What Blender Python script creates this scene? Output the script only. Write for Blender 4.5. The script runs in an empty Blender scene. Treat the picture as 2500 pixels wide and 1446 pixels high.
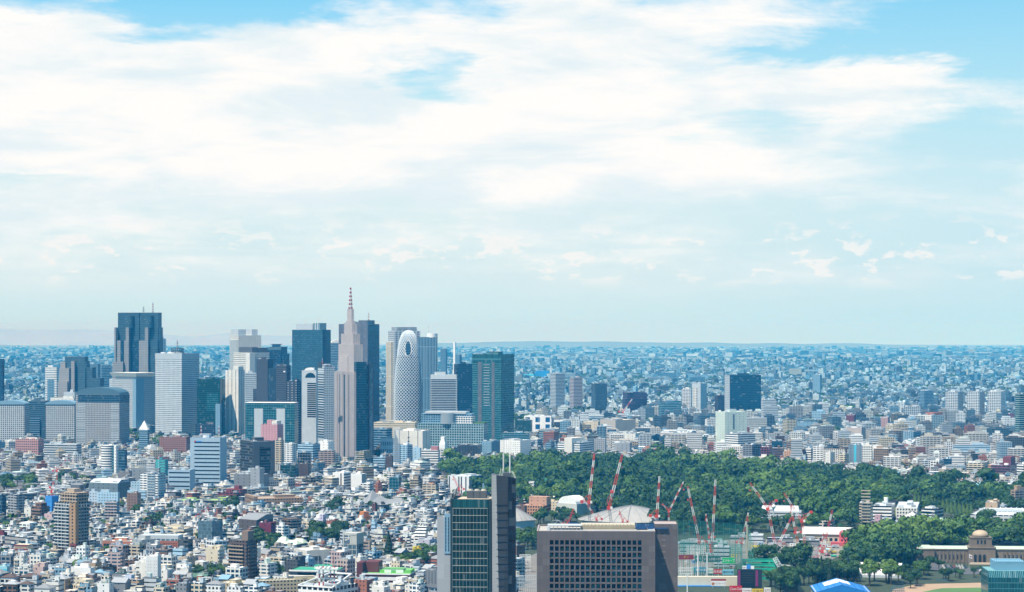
import bpy, bmesh, math, random
import numpy as np
from mathutils import Vector, Matrix
rng = random.Random(7)
S = bpy.context.scene
COL = S.collection
R_ = math.radians
# ------------------------------------------------------------------ camera, world, sun, exposure
F = 5440.0          # focal length, in pixels of the 2500 px wide photograph
HC = 215.0          # eye height above the street, metres
LEVEL = 801.0       # photograph row of the true horizontal
RR = 14.8e6         # twice the radius of the earth (with refraction)
cam_d = bpy.data.cameras.new("camera"); cam = bpy.data.objects.new("camera", cam_d); COL.objects.link(cam)
cam.location = (0, 0, HC); cam.rotation_euler = (R_(90), 0, 0)
cam_d.sensor_width = 36.0; cam_d.lens = 36.0*F/2500.0; cam_d.shift_y = (LEVEL-723.0)/2500.0
cam_d.clip_start = 1.0; cam_d.clip_end = 200000.0
S.camera = cam
SUN_LEFT, SUN_EL = 137.0, 63.0           # degrees left of the view direction, elevation
sdir = Vector((-math.sin(R_(SUN_LEFT))*math.cos(R_(SUN_EL)), math.cos(R_(SUN_LEFT))*math.cos(R_(SUN_EL)), math.sin(R_(SUN_EL))))
sun_d = bpy.data.lights.new("sun", 'SUN'); sun = bpy.data.objects.new("sun", sun_d); COL.objects.link(sun)
sun_d.energy = 5.0; sun_d.angle = R_(0.53); sun_d.color = (1.0, 0.94, 0.84)
sun.rotation_euler = sdir.to_track_quat('Z', 'Y').to_euler()
sun.location = (0, 0, 1000)
S.view_settings.view_transform = 'Standard'; S.view_settings.look = 'None'
EXPO = 0.52; S.view_settings.exposure = EXPO; S.view_settings.gamma = 1.0
S.render.engine = 'CYCLES'
cy = S.cycles
cy.max_bounces = 5; cy.diffuse_bounces = 2; cy.glossy_bounces = 2; cy.transmission_bounces = 2
cy.volume_bounces = 0; cy.transparent_max_bounces = 12
cy.caustics_reflective = False; cy.caustics_refractive = False
cy.use_denoising = True; cy.denoising_prefilter = 'ACCURATE'; cy.denoising_quality = 'HIGH'; cy.use_adaptive_sampling = False
cy.sample_clamp_indirect = 4.0

def N(nt, typ, **kw):
    n = nt.nodes.new(typ)
    for k, v in kw.items(): setattr(n, k, v)
    return n
def M2(nt, op, a, b=None, c=None, clamp=False):
    n = nt.nodes.new('ShaderNodeMath'); n.operation = op; n.use_clamp = clamp
    for i, v in enumerate((a, b, c)):
        if v is None: continue
        if hasattr(v, 'links'): nt.links.new(v, n.inputs[i])
        else: n.inputs[i].default_value = v
    return n.outputs[0]
def MIX(nt, fac, a, b, mode='MIX'):
    n = nt.nodes.new('ShaderNodeMix'); n.data_type = 'RGBA'; n.blend_type = mode
    for sock, v in ((n.inputs[0], fac), (n.inputs[6], a), (n.inputs[7], b)):
        if hasattr(v, 'links'): nt.links.new(v, sock)
        elif isinstance(v, (int, float)): sock.default_value = v
        else: sock.default_value = (*v[:3], 1)
    return n.outputs[2]
def SMOOTH(nt, v, a, b):
    n = nt.nodes.new('ShaderNodeMapRange'); n.interpolation_type = 'SMOOTHSTEP'
    nt.links.new(v, n.inputs[0]); n.inputs[1].default_value = a; n.inputs[2].default_value = b
    return n.outputs[0]
def NOISE(nt, vec, scale, detail=5, rough=0.55, dist=0.0):
    n = nt.nodes.new('ShaderNodeTexNoise'); n.inputs['Scale'].default_value = scale
    n.inputs['Detail'].default_value = detail; n.inputs['Roughness'].default_value = rough
    n.inputs['Distortion'].default_value = dist
    if vec is not None: nt.links.new(vec, n.inputs['Vector'])
    return n.outputs['Fac']

W = bpy.data.worlds.new("World"); S.world = W; W.use_nodes = True
wt = W.node_tree; wt.nodes.clear()
sky = N(wt, 'ShaderNodeTexSky', sky_type='NISHITA'); sky.sun_disc = False
sky.sun_elevation = R_(SUN_EL); sky.sun_rotation = R_(-SUN_LEFT)
sky.altitude = 200; sky.air_density = 1.0; sky.dust_density = 0.4; sky.ozone_density = 2.0
SKY_STRENGTH = 0.075
tc = N(wt, 'ShaderNodeTexCoord'); sp = N(wt, 'ShaderNodeSeparateXYZ'); wt.links.new(tc.outputs['Generated'], sp.inputs[0])
X, Y_, Z = sp.outputs
hyp = M2(wt, 'SQRT', M2(wt, 'ADD', M2(wt, 'MULTIPLY', X, X), M2(wt, 'MULTIPLY', Y_, Y_)))
az = M2(wt, 'ARCTAN2', X, Y_)                       # radians right of the view direction
el = M2(wt, 'ARCTAN2', Z, hyp)                      # radians above level
# clouds: stratus sheets as a flat layer seen in perspective, broken up by noise; masses and gaps placed by bearing
def vec3(a, b, c):
    n = wt.nodes.new('ShaderNodeCombineXYZ')
    for i, v in enumerate((a, b, c)):
        if hasattr(v, 'links'): wt.links.new(v, n.inputs[i])
        else: n.inputs[i].default_value = v
    return n.outputs[0]
lay = vec3(M2(wt, 'MULTIPLY', az, 9.0), M2(wt, 'MULTIPLY', el, 30.0), 0.0)
n1 = NOISE(wt, lay, 1.0, 10, 0.61, 0.45)
lay2 = vec3(M2(wt, 'MULTIPLY', az, 14.0), M2(wt, 'MULTIPLY', el, 110.0), 3.7)
n2 = NOISE(wt, lay2, 1.0, 7, 0.6, 0.5)
wz = NOISE(wt, vec3(M2(wt, 'MULTIPLY', az, 12.0), M2(wt, 'MULTIPLY', el, 34.0), 1.3), 1.0, 7, 0.62, 0.4)
wy = NOISE(wt, vec3(M2(wt, 'MULTIPLY', az, 10.0), M2(wt, 'MULTIPLY', el, 30.0), 6.3), 1.0, 7, 0.62, 0.4)
azw = M2(wt, 'ADD', az, M2(wt, 'MULTIPLY', M2(wt, 'SUBTRACT', wz, .5), .16)); elw = M2(wt, 'ADD', el, M2(wt, 'MULTIPLY', M2(wt, 'SUBTRACT', wy, .5), .05))
def bump(a0, e0, sa, se):                           # soft blob on the sky: bearing/elevation in photo pixels
    a0 = math.atan((a0-1250)/F); e0 = math.atan((LEVEL-e0)/F)
    da = M2(wt, 'MULTIPLY', M2(wt, 'SUBTRACT', azw, a0), F/sa); de = M2(wt, 'MULTIPLY', M2(wt, 'SUBTRACT', elw, e0), F/se)
    r2 = M2(wt, 'ADD', M2(wt, 'MULTIPLY', da, da), M2(wt, 'MULTIPLY', de, de))
    return M2(wt, 'EXPONENT', M2(wt, 'MULTIPLY', r2, -1.0))
dens = M2(wt, 'ADD', M2(wt, 'MULTIPLY', M2(wt, 'SUBTRACT', n1, 0.5), 1.9), M2(wt, 'MULTIPLY', M2(wt, 'SUBTRACT', n2, 0.5), 1.15))
for (a0, e0, sa, se, w) in (
        (250, 250, 760, 150, 0.95), (900, 350, 850, 140, 0.85), (1500, 90, 520, 100, 0.75), (1850, 235, 420, 50, 0.50), (1250, 420, 900, 60, 0.5), (150, 50, 200, 26, .35), (2200, 215, 300, 30, .35),
        (1090, 160, 150, 75, -0.85), (640, 6, 420, 55, -0.80), (2380, 80, 460, 130, -0.75), (2050, 140, 330, 24, -0.45), (2450, 310, 360, 60, -0.40), (1250, 215, 180, 26, -.3),
        (2300, 420, 600, 110, -0.36), (330, 95, 170, 34, -0.45), (130, 440, 400, 18, -0.40), (900, 470, 700, 10, -.3), (1800, 560, 900, 90, -0.16), (300, 600, 800, 60, -0.20)):
    dens = M2(wt, 'ADD', dens, M2(wt, 'MULTIPLY', bump(a0, e0, sa, se), w))
dens = M2(wt, 'ADD', dens, 0.10)
front = SMOOTH(wt, M2(wt, 'ABSOLUTE', az), 0.9, 0.35)           # the cloud bank fills the western sky
low = SMOOTH(wt, el, 0.42, 0.20)
cover = M2(wt, 'MULTIPLY', SMOOTH(wt, dens, -0.30, 0.52), M2(wt, 'MULTIPLY', M2(wt, 'MULTIPLY', front, low), SMOOTH(wt, el, 0.006, 0.045)))
# small cumulus low over the horizon
lay3 = vec3(M2(wt, 'MULTIPLY', az, 52.0), M2(wt, 'MULTIPLY', el, 120.0), 4.4)
n3 = NOISE(wt, lay3, 1.0, 7, 0.62, 0.2)
cband = M2(wt, 'MULTIPLY', SMOOTH(wt, el, 0.016, 0.026), SMOOTH(wt, el, 0.056, 0.034))
cum = M2(wt, 'MULTIPLY', SMOOTH(wt, n3, 0.54, 0.61), M2(wt, 'MULTIPLY', cband, 0.7))
shade = NOISE(wt, vec3(M2(wt, 'MULTIPLY', az, 11.0), M2(wt, 'MULTIPLY', el, 46.0), 5.0), 1.0, 6, 0.6, 0.3)
K = 2**-EXPO
ccol = MIX(wt, SMOOTH(wt, shade, 0.34, 0.60), (0.78*K, 0.89*K, 0.94*K), (1.01*K, 1.0*K, 0.98*K))
sk = wt.nodes.new('ShaderNodeVectorMath'); sk.operation = 'SCALE'; wt.links.new(sky.outputs[0], sk.inputs[0]); sk.inputs['Scale'].default_value = SKY_STRENGTH
sk2 = MIX(wt, 1.0, sk.outputs[0], (0.42, 1.04, 1.22), 'MULTIPLY')          # clear deep-blue summer sky
# pale air towards the horizon of the western sky
rampn = wt.nodes.new('ShaderNodeValToRGB'); rp = rampn.color_ramp
wt.links.new(M2(wt, 'DIVIDE', el, 0.16), rampn.inputs[0])
for i, (p_, c_) in enumerate(((0.0, (.60, .83, .88)), (.13, (.66, .84, .88)), (.38, (.70, .87, .91)), (.64, (.50, .81, .93)), (1.0, (.17, .61, .95)))):
    e_ = rp.elements[i] if i < 2 else rp.elements.new(p_)
    e_.position = p_; e_.color = (c_[0]*K, c_[1]*K, c_[2]*K, 1)
rightblue = M2(wt, 'MULTIPLY', SMOOTH(wt, az, 0.02, 0.25), .28)
pale = MIX(wt, rightblue, rampn.outputs[0], (.36*K, .72*K, .90*K))
c0 = MIX(wt, M2(wt, 'MULTIPLY', front, SMOOTH(wt, el, .5, .2)), sk2, pale)
c1 = MIX(wt, cover, c0, ccol)
c2 = MIX(wt, cum, c1, (0.97*K, 0.955*K, 0.93*K))
bg = N(wt, 'ShaderNodeBackground'); wt.links.new(c2, bg.inputs[0]); bg.inputs[1].default_value = 1.0
wo = N(wt, 'ShaderNodeOutputWorld'); wt.links.new(bg.outputs[0], wo.inputs[0])
W.cycles.sampling_method = 'MANUAL'; W.cycles.sample_map_resolution = 2048

# ------------------------------------------------------------------ pixel helpers (photo pixels -> metres)
CROPS = {0: (0, 0, 1.0), 1: (0, 680, 3.214), 2: (540, 680, 3.213), 3: (1200, 780, 3.571), 4: (1850, 780, 3.615),
         5: (0, 1030, 3.477), 6: (600, 1030, 3.477), 7: (1040, 1080, 3.788), 8: (1640, 1080, 2.907)}
def cx(c, x): return CROPS[c][0] + x/CROPS[c][2]
def cyy(c, y): return CROPS[c][1] + y/CROPS[c][2]
def gz(x, y): return -(x*x+y*y)/RR
def dist(py):                                        # ground distance seen at photo row py
    k = (py-LEVEL)/F
    return (k-math.sqrt(max(0.0, k*k-4*HC/RR)))*RR/2 if k*k > 4*HC/RR else 56000.0
def gp(px, py):
    Y = dist(py); x = (px-1250)/F*Y
    return (x, Y, gz(x, Y))
def at(px, py, Y): return Vector(((px-1250)/F*Y, Y, HC-(py-LEVEL)/F*Y))
def to_px(x, y, z): return 1250+x/y*F, LEVEL-(z-HC)/y*F

# ------------------------------------------------------------------ mesh builder
class MB:
    def __init__(s): s.v = []; s.f = []; s.m = []
    def face(s, pts, m=0):
        i = len(s.v); s.v += [tuple(p) for p in pts]; s.f.append(tuple(range(i, i+len(pts)))); s.m.append(m); return s
    def box(s, x0, x1, y0, y1, z0, z1, m=0, bottom=False, top=True, mt=None):
        a = [(x0, y0), (x1, y0), (x1, y1), (x0, y1)]
        return s.prism(a, z0, z1, m, top, bottom, mt)
    def prism(s, poly, z0, z1, m=0, top=True, bottom=False, mt=None, poly1=None):
        q = poly1 or poly; n = len(poly)
        for i in range(n):
            a, b = poly[i], poly[(i+1) % n]; c, d = q[(i+1) % n], q[i]
            s.face([(a[0], a[1], z0), (b[0], b[1], z0), (c[0], c[1], z1), (d[0], d[1], z1)], m)
        if top: s.face([(p[0], p[1], z1) for p in q], m if mt is None else mt)
        if bottom: s.face([(p[0], p[1], z0) for p in reversed(poly)], m)
        return s
    def cyl(s, x, y, r, z0, z1, n=16, m=0, r1=None, top=True):
        r1 = r if r1 is None else r1
        p = [(x+r*math.cos(2*math.pi*i/n), y+r*math.sin(2*math.pi*i/n)) for i in range(n)]
        q = [(x+r1*math.cos(2*math.pi*i/n), y+r1*math.sin(2*math.pi*i/n)) for i in range(n)]
        return s.prism(p, z0, z1, m, top, False, None, q)
    def dome(s, x, y, r, z0, h, n=20, k=6, m=0):
        for j in range(k):
            a, b = j*math.pi/2/k, (j+1)*math.pi/2/k
            for i in range(n):
                t, u = 2*math.pi*i/n, 2*math.pi*(i+1)/n
                P = lambda al, th: (x+r*math.cos(al)*math.cos(th), y+r*math.cos(al)*math.sin(th), z0+h*math.sin(al))
                pts = [P(a, t), P(a, u), P(b, u)] + ([P(b, t)] if j < k-1 else [])
                s.face(pts, m)
        return s
    def bar(s, p, q, w, m=0, w2=None):
        p = Vector(p); q = Vector(q); d = q-p
        if d.length < 1e-6: return s
        d.normalize(); u = d.cross(Vector((0, 0, 1)))
        if u.length < 1e-3: u = Vector((1, 0, 0))
        u.normalize(); t = d.cross(u); w2 = w if w2 is None else w2
        A = [p+u*sx*w/2+t*sy*w/2 for sx, sy in ((-1, -1), (1, -1), (1, 1), (-1, 1))]
        B = [q+u*sx*w2/2+t*sy*w2/2 for sx, sy in ((-1, -1), (1, -1), (1, 1), (-1, 1))]
        for i in range(4): s.face([A[i], A[(i+1) % 4], B[(i+1) % 4], B[i]], m)
        s.face(A[::-1], m); s.face(B, m); return s
    def mesh(s, name, mats):
        me = bpy.data.meshes.new(name); me.from_pydata(s.v, [], s.f)
        for m in (mats if isinstance(mats, (list, tuple)) else [mats]): me.materials.append(m)
        me.polygons.foreach_set('material_index', s.m)
        uv = me.uv_layers.new(name='UVMap'); out = np.zeros((len(me.loops), 2), np.float32); li = 0
        for f in s.f:
            P = [s.v[i] for i in f]
            a, b, c = Vector(P[0]), Vector(P[1]), Vector(P[2]); n = (b-a).cross(c-a)
            if n.length > 0: n.normalize()
            if abs(n.z) > 0.75:
                for p in P: out[li] = (p[0], p[1]); li += 1
            else:
                t = Vector((-n.y, n.x, 0)); t.normalize()
                us = [t.x*p[0]+t.y*p[1] for p in P]; mid = (min(us)+max(us))/2
                for p, u in zip(P, us): out[li] = (u-mid, p[2]); li += 1
        uv.data.foreach_set('uv', out.ravel()); me.update(); return me
    def build(s, name, mats, parent=None, loc=None, rz=None, label=None):
        return link(name, s.mesh(name, mats), parent, loc, rz, label)
def link(name, me, parent=None, loc=None, rz=None, label=None):
    o = bpy.data.objects.new(name, me); COL.objects.link(o)
    if parent is not None: o.parent = parent
    if loc is not None: o.location = loc
    if rz is not None: o.rotation_euler = (0, 0, rz)
    if label: o['label'] = label
    return o
def tag(o, label=None, cat=None, group=None, kind=None):
    if label: o['label'] = label
    if cat: o['category'] = cat
    if group: o['group'] = group
    if kind: o['kind'] = kind
    return o
def thing(name, label, cat, loc=(0, 0, 0), rz=0.0, group=None):
    o = bpy.data.objects.new(name, None); COL.objects.link(o); o.empty_display_size = 1
    o.location = loc; o.rotation_euler = (0, 0, rz)
    return tag(o, label, cat, group)
def dup(root, loc, rz, label=None, group=None, scale=None):
    r = root.copy(); COL.objects.link(r); r.location = loc; r.rotation_euler = (0, 0, rz)
    if label: r['label'] = label
    if group: r['group'] = group
    if scale: r.scale = scale
    for ch in list(root.children):
        c = ch.copy(); COL.objects.link(c); c.parent = r
        for g in list(ch.children):
            d = g.copy(); COL.objects.link(d); d.parent = c
    return r

# ------------------------------------------------------------------ materials
PAL = dict(white=(.80, .80, .78), offwhite=(.70, .69, .64), cream=(.64, .57, .43), beige=(.50, .43, .33), tan=(.40, .29, .19), brown=(.17, .105, .075),
           umber=(.09, .06, .05), brick=(.33, .13, .085), orange=(.50, .19, .085), pink=(.60, .33, .34), rose=(.42, .17, .18), red=(.35, .045, .045), maroon=(.16, .035, .045),
           silver=(.49, .54, .57), grey=(.32, .34, .36), ash=(.22, .235, .25), charcoal=(.075, .085, .095), black=(.022, .027, .032),
           bluegrey=(.19, .33, .44), skyblue=(.38, .56, .69), slate=(.065, .135, .18), navy=(.02, .06, .11), teal=(.05, .26, .28), mint=(.50, .66, .58), green=(.03, .33, .20),
           mauve=(.24, .20, .205), lilac=(.46, .42, .66), yellow=(.72, .58, .06), blue=(.03, .22, .62), cyan=(.08, .48, .62), stone=(.34, .25, .18), lime=(.35, .55, .16))
GL = dict(b=(.02, .085, .14), t=(.012, .095, .12), k=(.008, .02, .03), g=(.006, .05, .045), s=(.12, .21, .27), n=(.008, .045, .09))
STY = dict(grid=(3.2, 3.6, .55, .52), small=(3.4, 3.3, .34, .36), large=(4.2, 3.7, .74, .62), band=(60, 3.7, 1, .46), thin=(60, 3.7, 1, .28), wide=(60, 3.9, 1, .66),
           rib=(2.6, 3.6, .58, 1), wrib=(5.2, 3.6, .55, 1), curt=(2.4, 3.9, .93, .80), pane=(4.0, 4.0, .94, .90), apt=(6.0, 3.0, .80, .48), few=(7.5, 4.4, .16, .26), dot=(4.4, 4.2, .5, .42))
FG = bpy.data.node_groups.new('facade', 'ShaderNodeTree')
def _facade_group():
    g = FG; I = g.interface
    for nm, tp, dv in (('pu', 'NodeSocketFloat', 3.), ('pv', 'NodeSocketFloat', 3.), ('fu', 'NodeSocketFloat', .5), ('fv', 'NodeSocketFloat', .5), ('metal', 'NodeSocketFloat', .3), ('rand', 'NodeSocketFloat', 1.)):
        s = I.new_socket(nm, in_out='INPUT', socket_type=tp); s.default_value = dv
    I.new_socket('wall', in_out='INPUT', socket_type='NodeSocketColor'); I.new_socket('glass', in_out='INPUT', socket_type='NodeSocketColor')
    I.new_socket('BSDF', in_out='OUTPUT', socket_type='NodeSocketShader')
    gi = N(g, 'NodeGroupInput'); go = N(g, 'NodeGroupOutput')
    uv = N(g, 'ShaderNodeUVMap'); sx = N(g, 'ShaderNodeSeparateXYZ'); g.links.new(uv.outputs[0], sx.inputs[0])
    u = M2(g, 'ADD', M2(g, 'DIVIDE', sx.outputs[0], gi.outputs['pu']), 0.5); v = M2(g, 'DIVIDE', sx.outputs[1], gi.outputs['pv'])
    mu = M2(g, 'LESS_THAN', M2(g, 'ABSOLUTE', M2(g, 'SUBTRACT', M2(g, 'FRACT', u), .5)), M2(g, 'MULTIPLY', gi.outputs['fu'], .5))
    mv = M2(g, 'LESS_THAN', M2(g, 'ABSOLUTE', M2(g, 'SUBTRACT', M2(g, 'FRACT', v), .52)), M2(g, 'MULTIPLY', gi.outputs['fv'], .5))
    geo = N(g, 'ShaderNodeNewGeometry'); sn = N(g, 'ShaderNodeSeparateXYZ'); g.links.new(geo.outputs['True Normal'], sn.inputs[0])
    side = M2(g, 'LESS_THAN', M2(g, 'ABSOLUTE', sn.outputs[2]), .75)
    mask = M2(g, 'MULTIPLY', M2(g, 'MULTIPLY', mu, mv), side)
    oi = N(g, 'ShaderNodeObjectInfo')
    cell = N(g, 'ShaderNodeCombineXYZ')
    g.links.new(M2(g, 'FLOOR', M2(g, 'DIVIDE', sx.outputs[0], M2(g, 'MINIMUM', gi.outputs['pu'], 4.5))), cell.inputs[0]); g.links.new(M2(g, 'FLOOR', v), cell.inputs[1]); g.links.new(M2(g, 'MULTIPLY', oi.outputs['Random'], 97.), cell.inputs[2])
    wn = N(g, 'ShaderNodeTexWhiteNoise', noise_dimensions='3D'); g.links.new(cell.outputs[0], wn.inputs[0])
    r = wn.outputs['Value']
    gl = MIX(g, 1.0, gi.outputs['glass'], M2(g, 'ADD', 1.0, M2(g, 'MULTIPLY', M2(g, 'SUBTRACT', r, .5), M2(g, 'MULTIPLY', gi.outputs['rand'], .8))), 'MULTIPLY')
    gl = MIX(g, M2(g, 'MULTIPLY', M2(g, 'MULTIPLY', M2(g, 'GREATER_THAN', r, .93), .25), gi.outputs['rand']), gl, (.42, .44, .42))
    tcn = N(g, 'ShaderNodeTexCoord')
    nz = NOISE(g, tcn.outputs['Object'], .07, 4, .6)
    vary = M2(g, 'MULTIPLY', M2(g, 'ADD', .82, M2(g, 'MULTIPLY', nz, .34)), M2(g, 'ADD', .94, M2(g, 'MULTIPLY', oi.outputs['Random'], .1)))
    streak_v = N(g, 'ShaderNodeMapping'); streak_v.inputs['Scale'].default_value = (.55, .55, .035); g.links.new(tcn.outputs['Object'], streak_v.inputs[0])
    st = M2(g, 'ADD', .90, M2(g, 'MULTIPLY', NOISE(g, streak_v.outputs[0], 1.0, 3, .6), .2))
    wl = MIX(g, 1.0, gi.outputs['wall'], M2(g, 'MULTIPLY', vary, st), 'MULTIPLY')
    p = N(g, 'ShaderNodeBsdfPrincipled')
    g.links.new(MIX(g, mask, wl, gl), p.inputs['Base Color'])
    g.links.new(M2(g, 'SUBTRACT', .78, M2(g, 'MULTIPLY', mask, .66)), p.inputs['Roughness'])
    g.links.new(M2(g, 'MULTIPLY', mask, gi.outputs['metal']), p.inputs['Metallic'])
    p.inputs['Specular IOR Level'].default_value = .35
    g.links.new(p.outputs[0], go.inputs[0])
_facade_group()
_mats = {}
def rgb(c): return PAL[c] if isinstance(c, str) else c
def fac(style, wall, glass='b', metal=.18):
    key = ('f', style, wall, glass, metal)
    if key in _mats: return _mats[key]
    s = STY[style] if isinstance(style, str) else style
    m = bpy.data.materials.new('facade'); m.use_nodes = True; t = m.node_tree; t.nodes.clear()
    gr = N(t, 'ShaderNodeGroup'); gr.node_tree = FG; o = N(t, 'ShaderNodeOutputMaterial'); t.links.new(gr.outputs[0], o.inputs[0])
    for k, v in zip(('pu', 'pv', 'fu', 'fv'), s): gr.inputs[k].default_value = v
    gr.inputs['metal'].default_value = metal; gr.inputs['wall'].default_value = (*rgb(wall), 1)
    gr.inputs['glass'].default_value = (*(GL[glass] if isinstance(glass, str) else glass), 1)
    if metal == 0.: gr.inputs['rand'].default_value = .18
    _mats[key] = m; return m
def mat(c, rough=.75, metal=0.0, var=.16, scale=.15, name=None):
    key = ('m', c, rough, metal, var, scale)
    if key in _mats: return _mats[key]
    m = bpy.data.materials.new(name or 'paint'); m.use_nodes = True; t = m.node_tree; p = t.nodes['Principled BSDF']
    tcn = N(t, 'ShaderNodeTexCoord'); nz = NOISE(t, tcn.outputs['Object'], scale, 5, .65)
    oi = N(t, 'ShaderNodeObjectInfo')
    k = M2(t, 'ADD', M2(t, 'ADD', 1-var, M2(t, 'MULTIPLY', nz, var*1.7)), M2(t, 'MULTIPLY', M2(t, 'SUBTRACT', oi.outputs['Random'], .5), var*.6))
    t.links.new(MIX(t, 1.0, rgb(c), k, 'MULTIPLY'), p.inputs['Base Color'])
    p.inputs['Roughness'].default_value = rough; p.inputs['Metallic'].default_value = metal
    _mats[key] = m; return m
def glassmat(c, metal=.4, rough=.1, spec=.5):
    c = GL[c] if isinstance(c, str) and c in GL else rgb(c)
    key = ('g', c, metal, rough, spec)
    if key in _mats: return _mats[key]
    m = bpy.data.materials.new('window_glass'); m.use_nodes = True; p = m.node_tree.nodes['Principled BSDF']
    p.inputs['Base Color'].default_value = (*c, 1); p.inputs['Roughness'].default_value = rough; p.inputs['Metallic'].default_value = metal; p.inputs['Specular IOR Level'].default_value = spec
    _mats[key] = m; return m

# ------------------------------------------------------------------ setting: ground, hills, haze
def ground_mat():
    m = bpy.data.materials.new('city_ground'); m.use_nodes = True; t = m.node_tree; p = t.nodes['Principled BSDF']
    g = N(t, 'ShaderNodeNewGeometry')
    v = N(t, 'ShaderNodeTexVoronoi'); v.inputs['Scale'].default_value = .022; t.links.new(g.outputs['Position'], v.inputs['Vector'])
    big = NOISE(t, g.outputs['Position'], .0012, 5, .6); fine = NOISE(t, g.outputs['Position'], .08, 4, .6)
    sv = N(t, 'ShaderNodeSeparateColor'); t.links.new(v.outputs['Color'], sv.inputs[0])
    c = MIX(t, SMOOTH(t, sv.outputs[0], .35, .8), (.07, .08, .08), (.22, .22, .21))
    green = MIX(t, fine, (.03, .065, .03), (.07, .12, .05))
    c = MIX(t, SMOOTH(t, M2(t, 'ADD', big, M2(t, 'MULTIPLY', sv.outputs[1], .25)), .58, .72), c, green)
    sp_ = N(t, 'ShaderNodeSeparateXYZ'); t.links.new(g.outputs['Position'], sp_.inputs[0])
    nearf = SMOOTH(t, sp_.outputs[1], 4200, 3000)
    c = MIX(t, nearf, c, MIX(t, fine, (.07, .072, .075), (.15, .15, .145)))
    t.links.new(c, p.inputs['Base Color']); p.inputs['Roughness'].default_value = .9
    return m
def make_ground():
    rs = [0, 300, 700, 1100, 1500] + list(np.arange(1800, 6000, 300)) + list(np.geomspace(6000, 62000, 40))
    n = 128; V = [(0, 0, 0)]; Fc = []
    for r in rs[1:]:
        for i in range(n):
            a = 2*math.pi*i/n; V.append((r*math.cos(a), r*math.sin(a), -r*r/RR))
    for i in range(n): Fc.append((0, 1+i, 1+(i+1) % n))
    for k in range(len(rs)-2):
        for i in range(n):
            a = 1+k*n+i; b = 1+k*n+(i+1) % n; Fc.append((a, a+n, b+n, b))
    me = bpy.data.meshes.new('ground'); me.from_pydata(V, [], Fc); me.materials.append(ground_mat())
    return tag(link('ground', me), 'grey city ground between the buildings out to the horizon', kind='structure')
make_ground()
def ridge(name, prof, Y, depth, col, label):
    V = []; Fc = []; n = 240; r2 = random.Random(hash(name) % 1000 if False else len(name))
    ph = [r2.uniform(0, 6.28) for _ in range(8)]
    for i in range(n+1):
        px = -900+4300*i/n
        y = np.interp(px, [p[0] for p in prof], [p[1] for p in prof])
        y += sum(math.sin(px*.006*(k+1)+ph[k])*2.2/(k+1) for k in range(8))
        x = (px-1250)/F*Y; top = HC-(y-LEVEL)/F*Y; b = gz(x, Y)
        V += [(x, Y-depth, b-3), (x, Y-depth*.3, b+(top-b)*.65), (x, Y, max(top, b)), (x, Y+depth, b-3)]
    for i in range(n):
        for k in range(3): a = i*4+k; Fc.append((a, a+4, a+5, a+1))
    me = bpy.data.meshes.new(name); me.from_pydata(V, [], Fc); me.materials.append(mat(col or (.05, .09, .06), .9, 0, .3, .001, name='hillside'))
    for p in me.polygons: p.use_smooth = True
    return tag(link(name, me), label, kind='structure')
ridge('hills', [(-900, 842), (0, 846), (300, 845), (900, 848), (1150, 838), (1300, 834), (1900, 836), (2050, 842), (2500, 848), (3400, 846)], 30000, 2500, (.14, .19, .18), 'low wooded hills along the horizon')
ridge('mountains', [(-900, 790), (-200, 803), (0, 801), (130, 808), (330, 812), (480, 822), (560, 814), (690, 818), (900, 836), (1300, 846), (3400, 850)], 52000, 3000, (.26, .28, .29), 'faint blue mountain ridge on the left horizon')  # ridge colour paled to stand in for distance haze
# ------------------------------------------------------------------ stuff: far city and woods (numpy)
def in_poly(px, py, poly):
    c = np.zeros(np.shape(px), bool); n = len(poly); j = n-1
    for i in range(n):
        xi, yi = poly[i]; xj, yj = poly[j]
        with np.errstate(divide='ignore', invalid='ignore'):
            t = ((yi > py) != (yj > py)) & (px < (xj-xi)*(py-yi)/((yj-yi) if yj != yi else 1e-9)+xi)
        c ^= t; j = i
    return c
def gpoly(pts): return [gp(a, b)[:2] for a, b in pts]
FOREST = gpoly([(1080, 1150), (1250, 1148), (1450, 1138), (1700, 1140), (1900, 1160), (2100, 1180), (2300, 1200), (2540, 1218), (2540, 1262), (2350, 1264), (2300, 1258), (2100, 1262),
                (2095, 1296), (1850, 1305), (1660, 1310), (1430, 1250), (1270, 1238), (1190, 1215), (1080, 1168)])
WOODS = gpoly([(1842, 1380), (1900, 1384), (1960, 1388), (2000, 1404), (2062, 1404), (2076, 1366), (2108, 1338), (2180, 1325), (2545, 1318), (2545, 1340), (2240, 1348), (2225, 1385), (2205, 1398), (2095, 1396), (2090, 1426), (1965, 1428), (1945, 1452), (1900, 1450), (1858, 1410)])
CLEAR = [FOREST, WOODS, gpoly([(1262, 1238), (1700, 1250), (2110, 1262), (2310, 1255), (2540, 1290), (2540, 1560), (1262, 1560)]),
         gpoly([(-60, 1172), (95, 1180), (110, 1215), (-60, 1222)])]
def blocked(x, y):
    b = np.zeros(np.shape(x), bool)
    for p in CLEAR: b |= in_poly(x, y, p)
    return b
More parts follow.
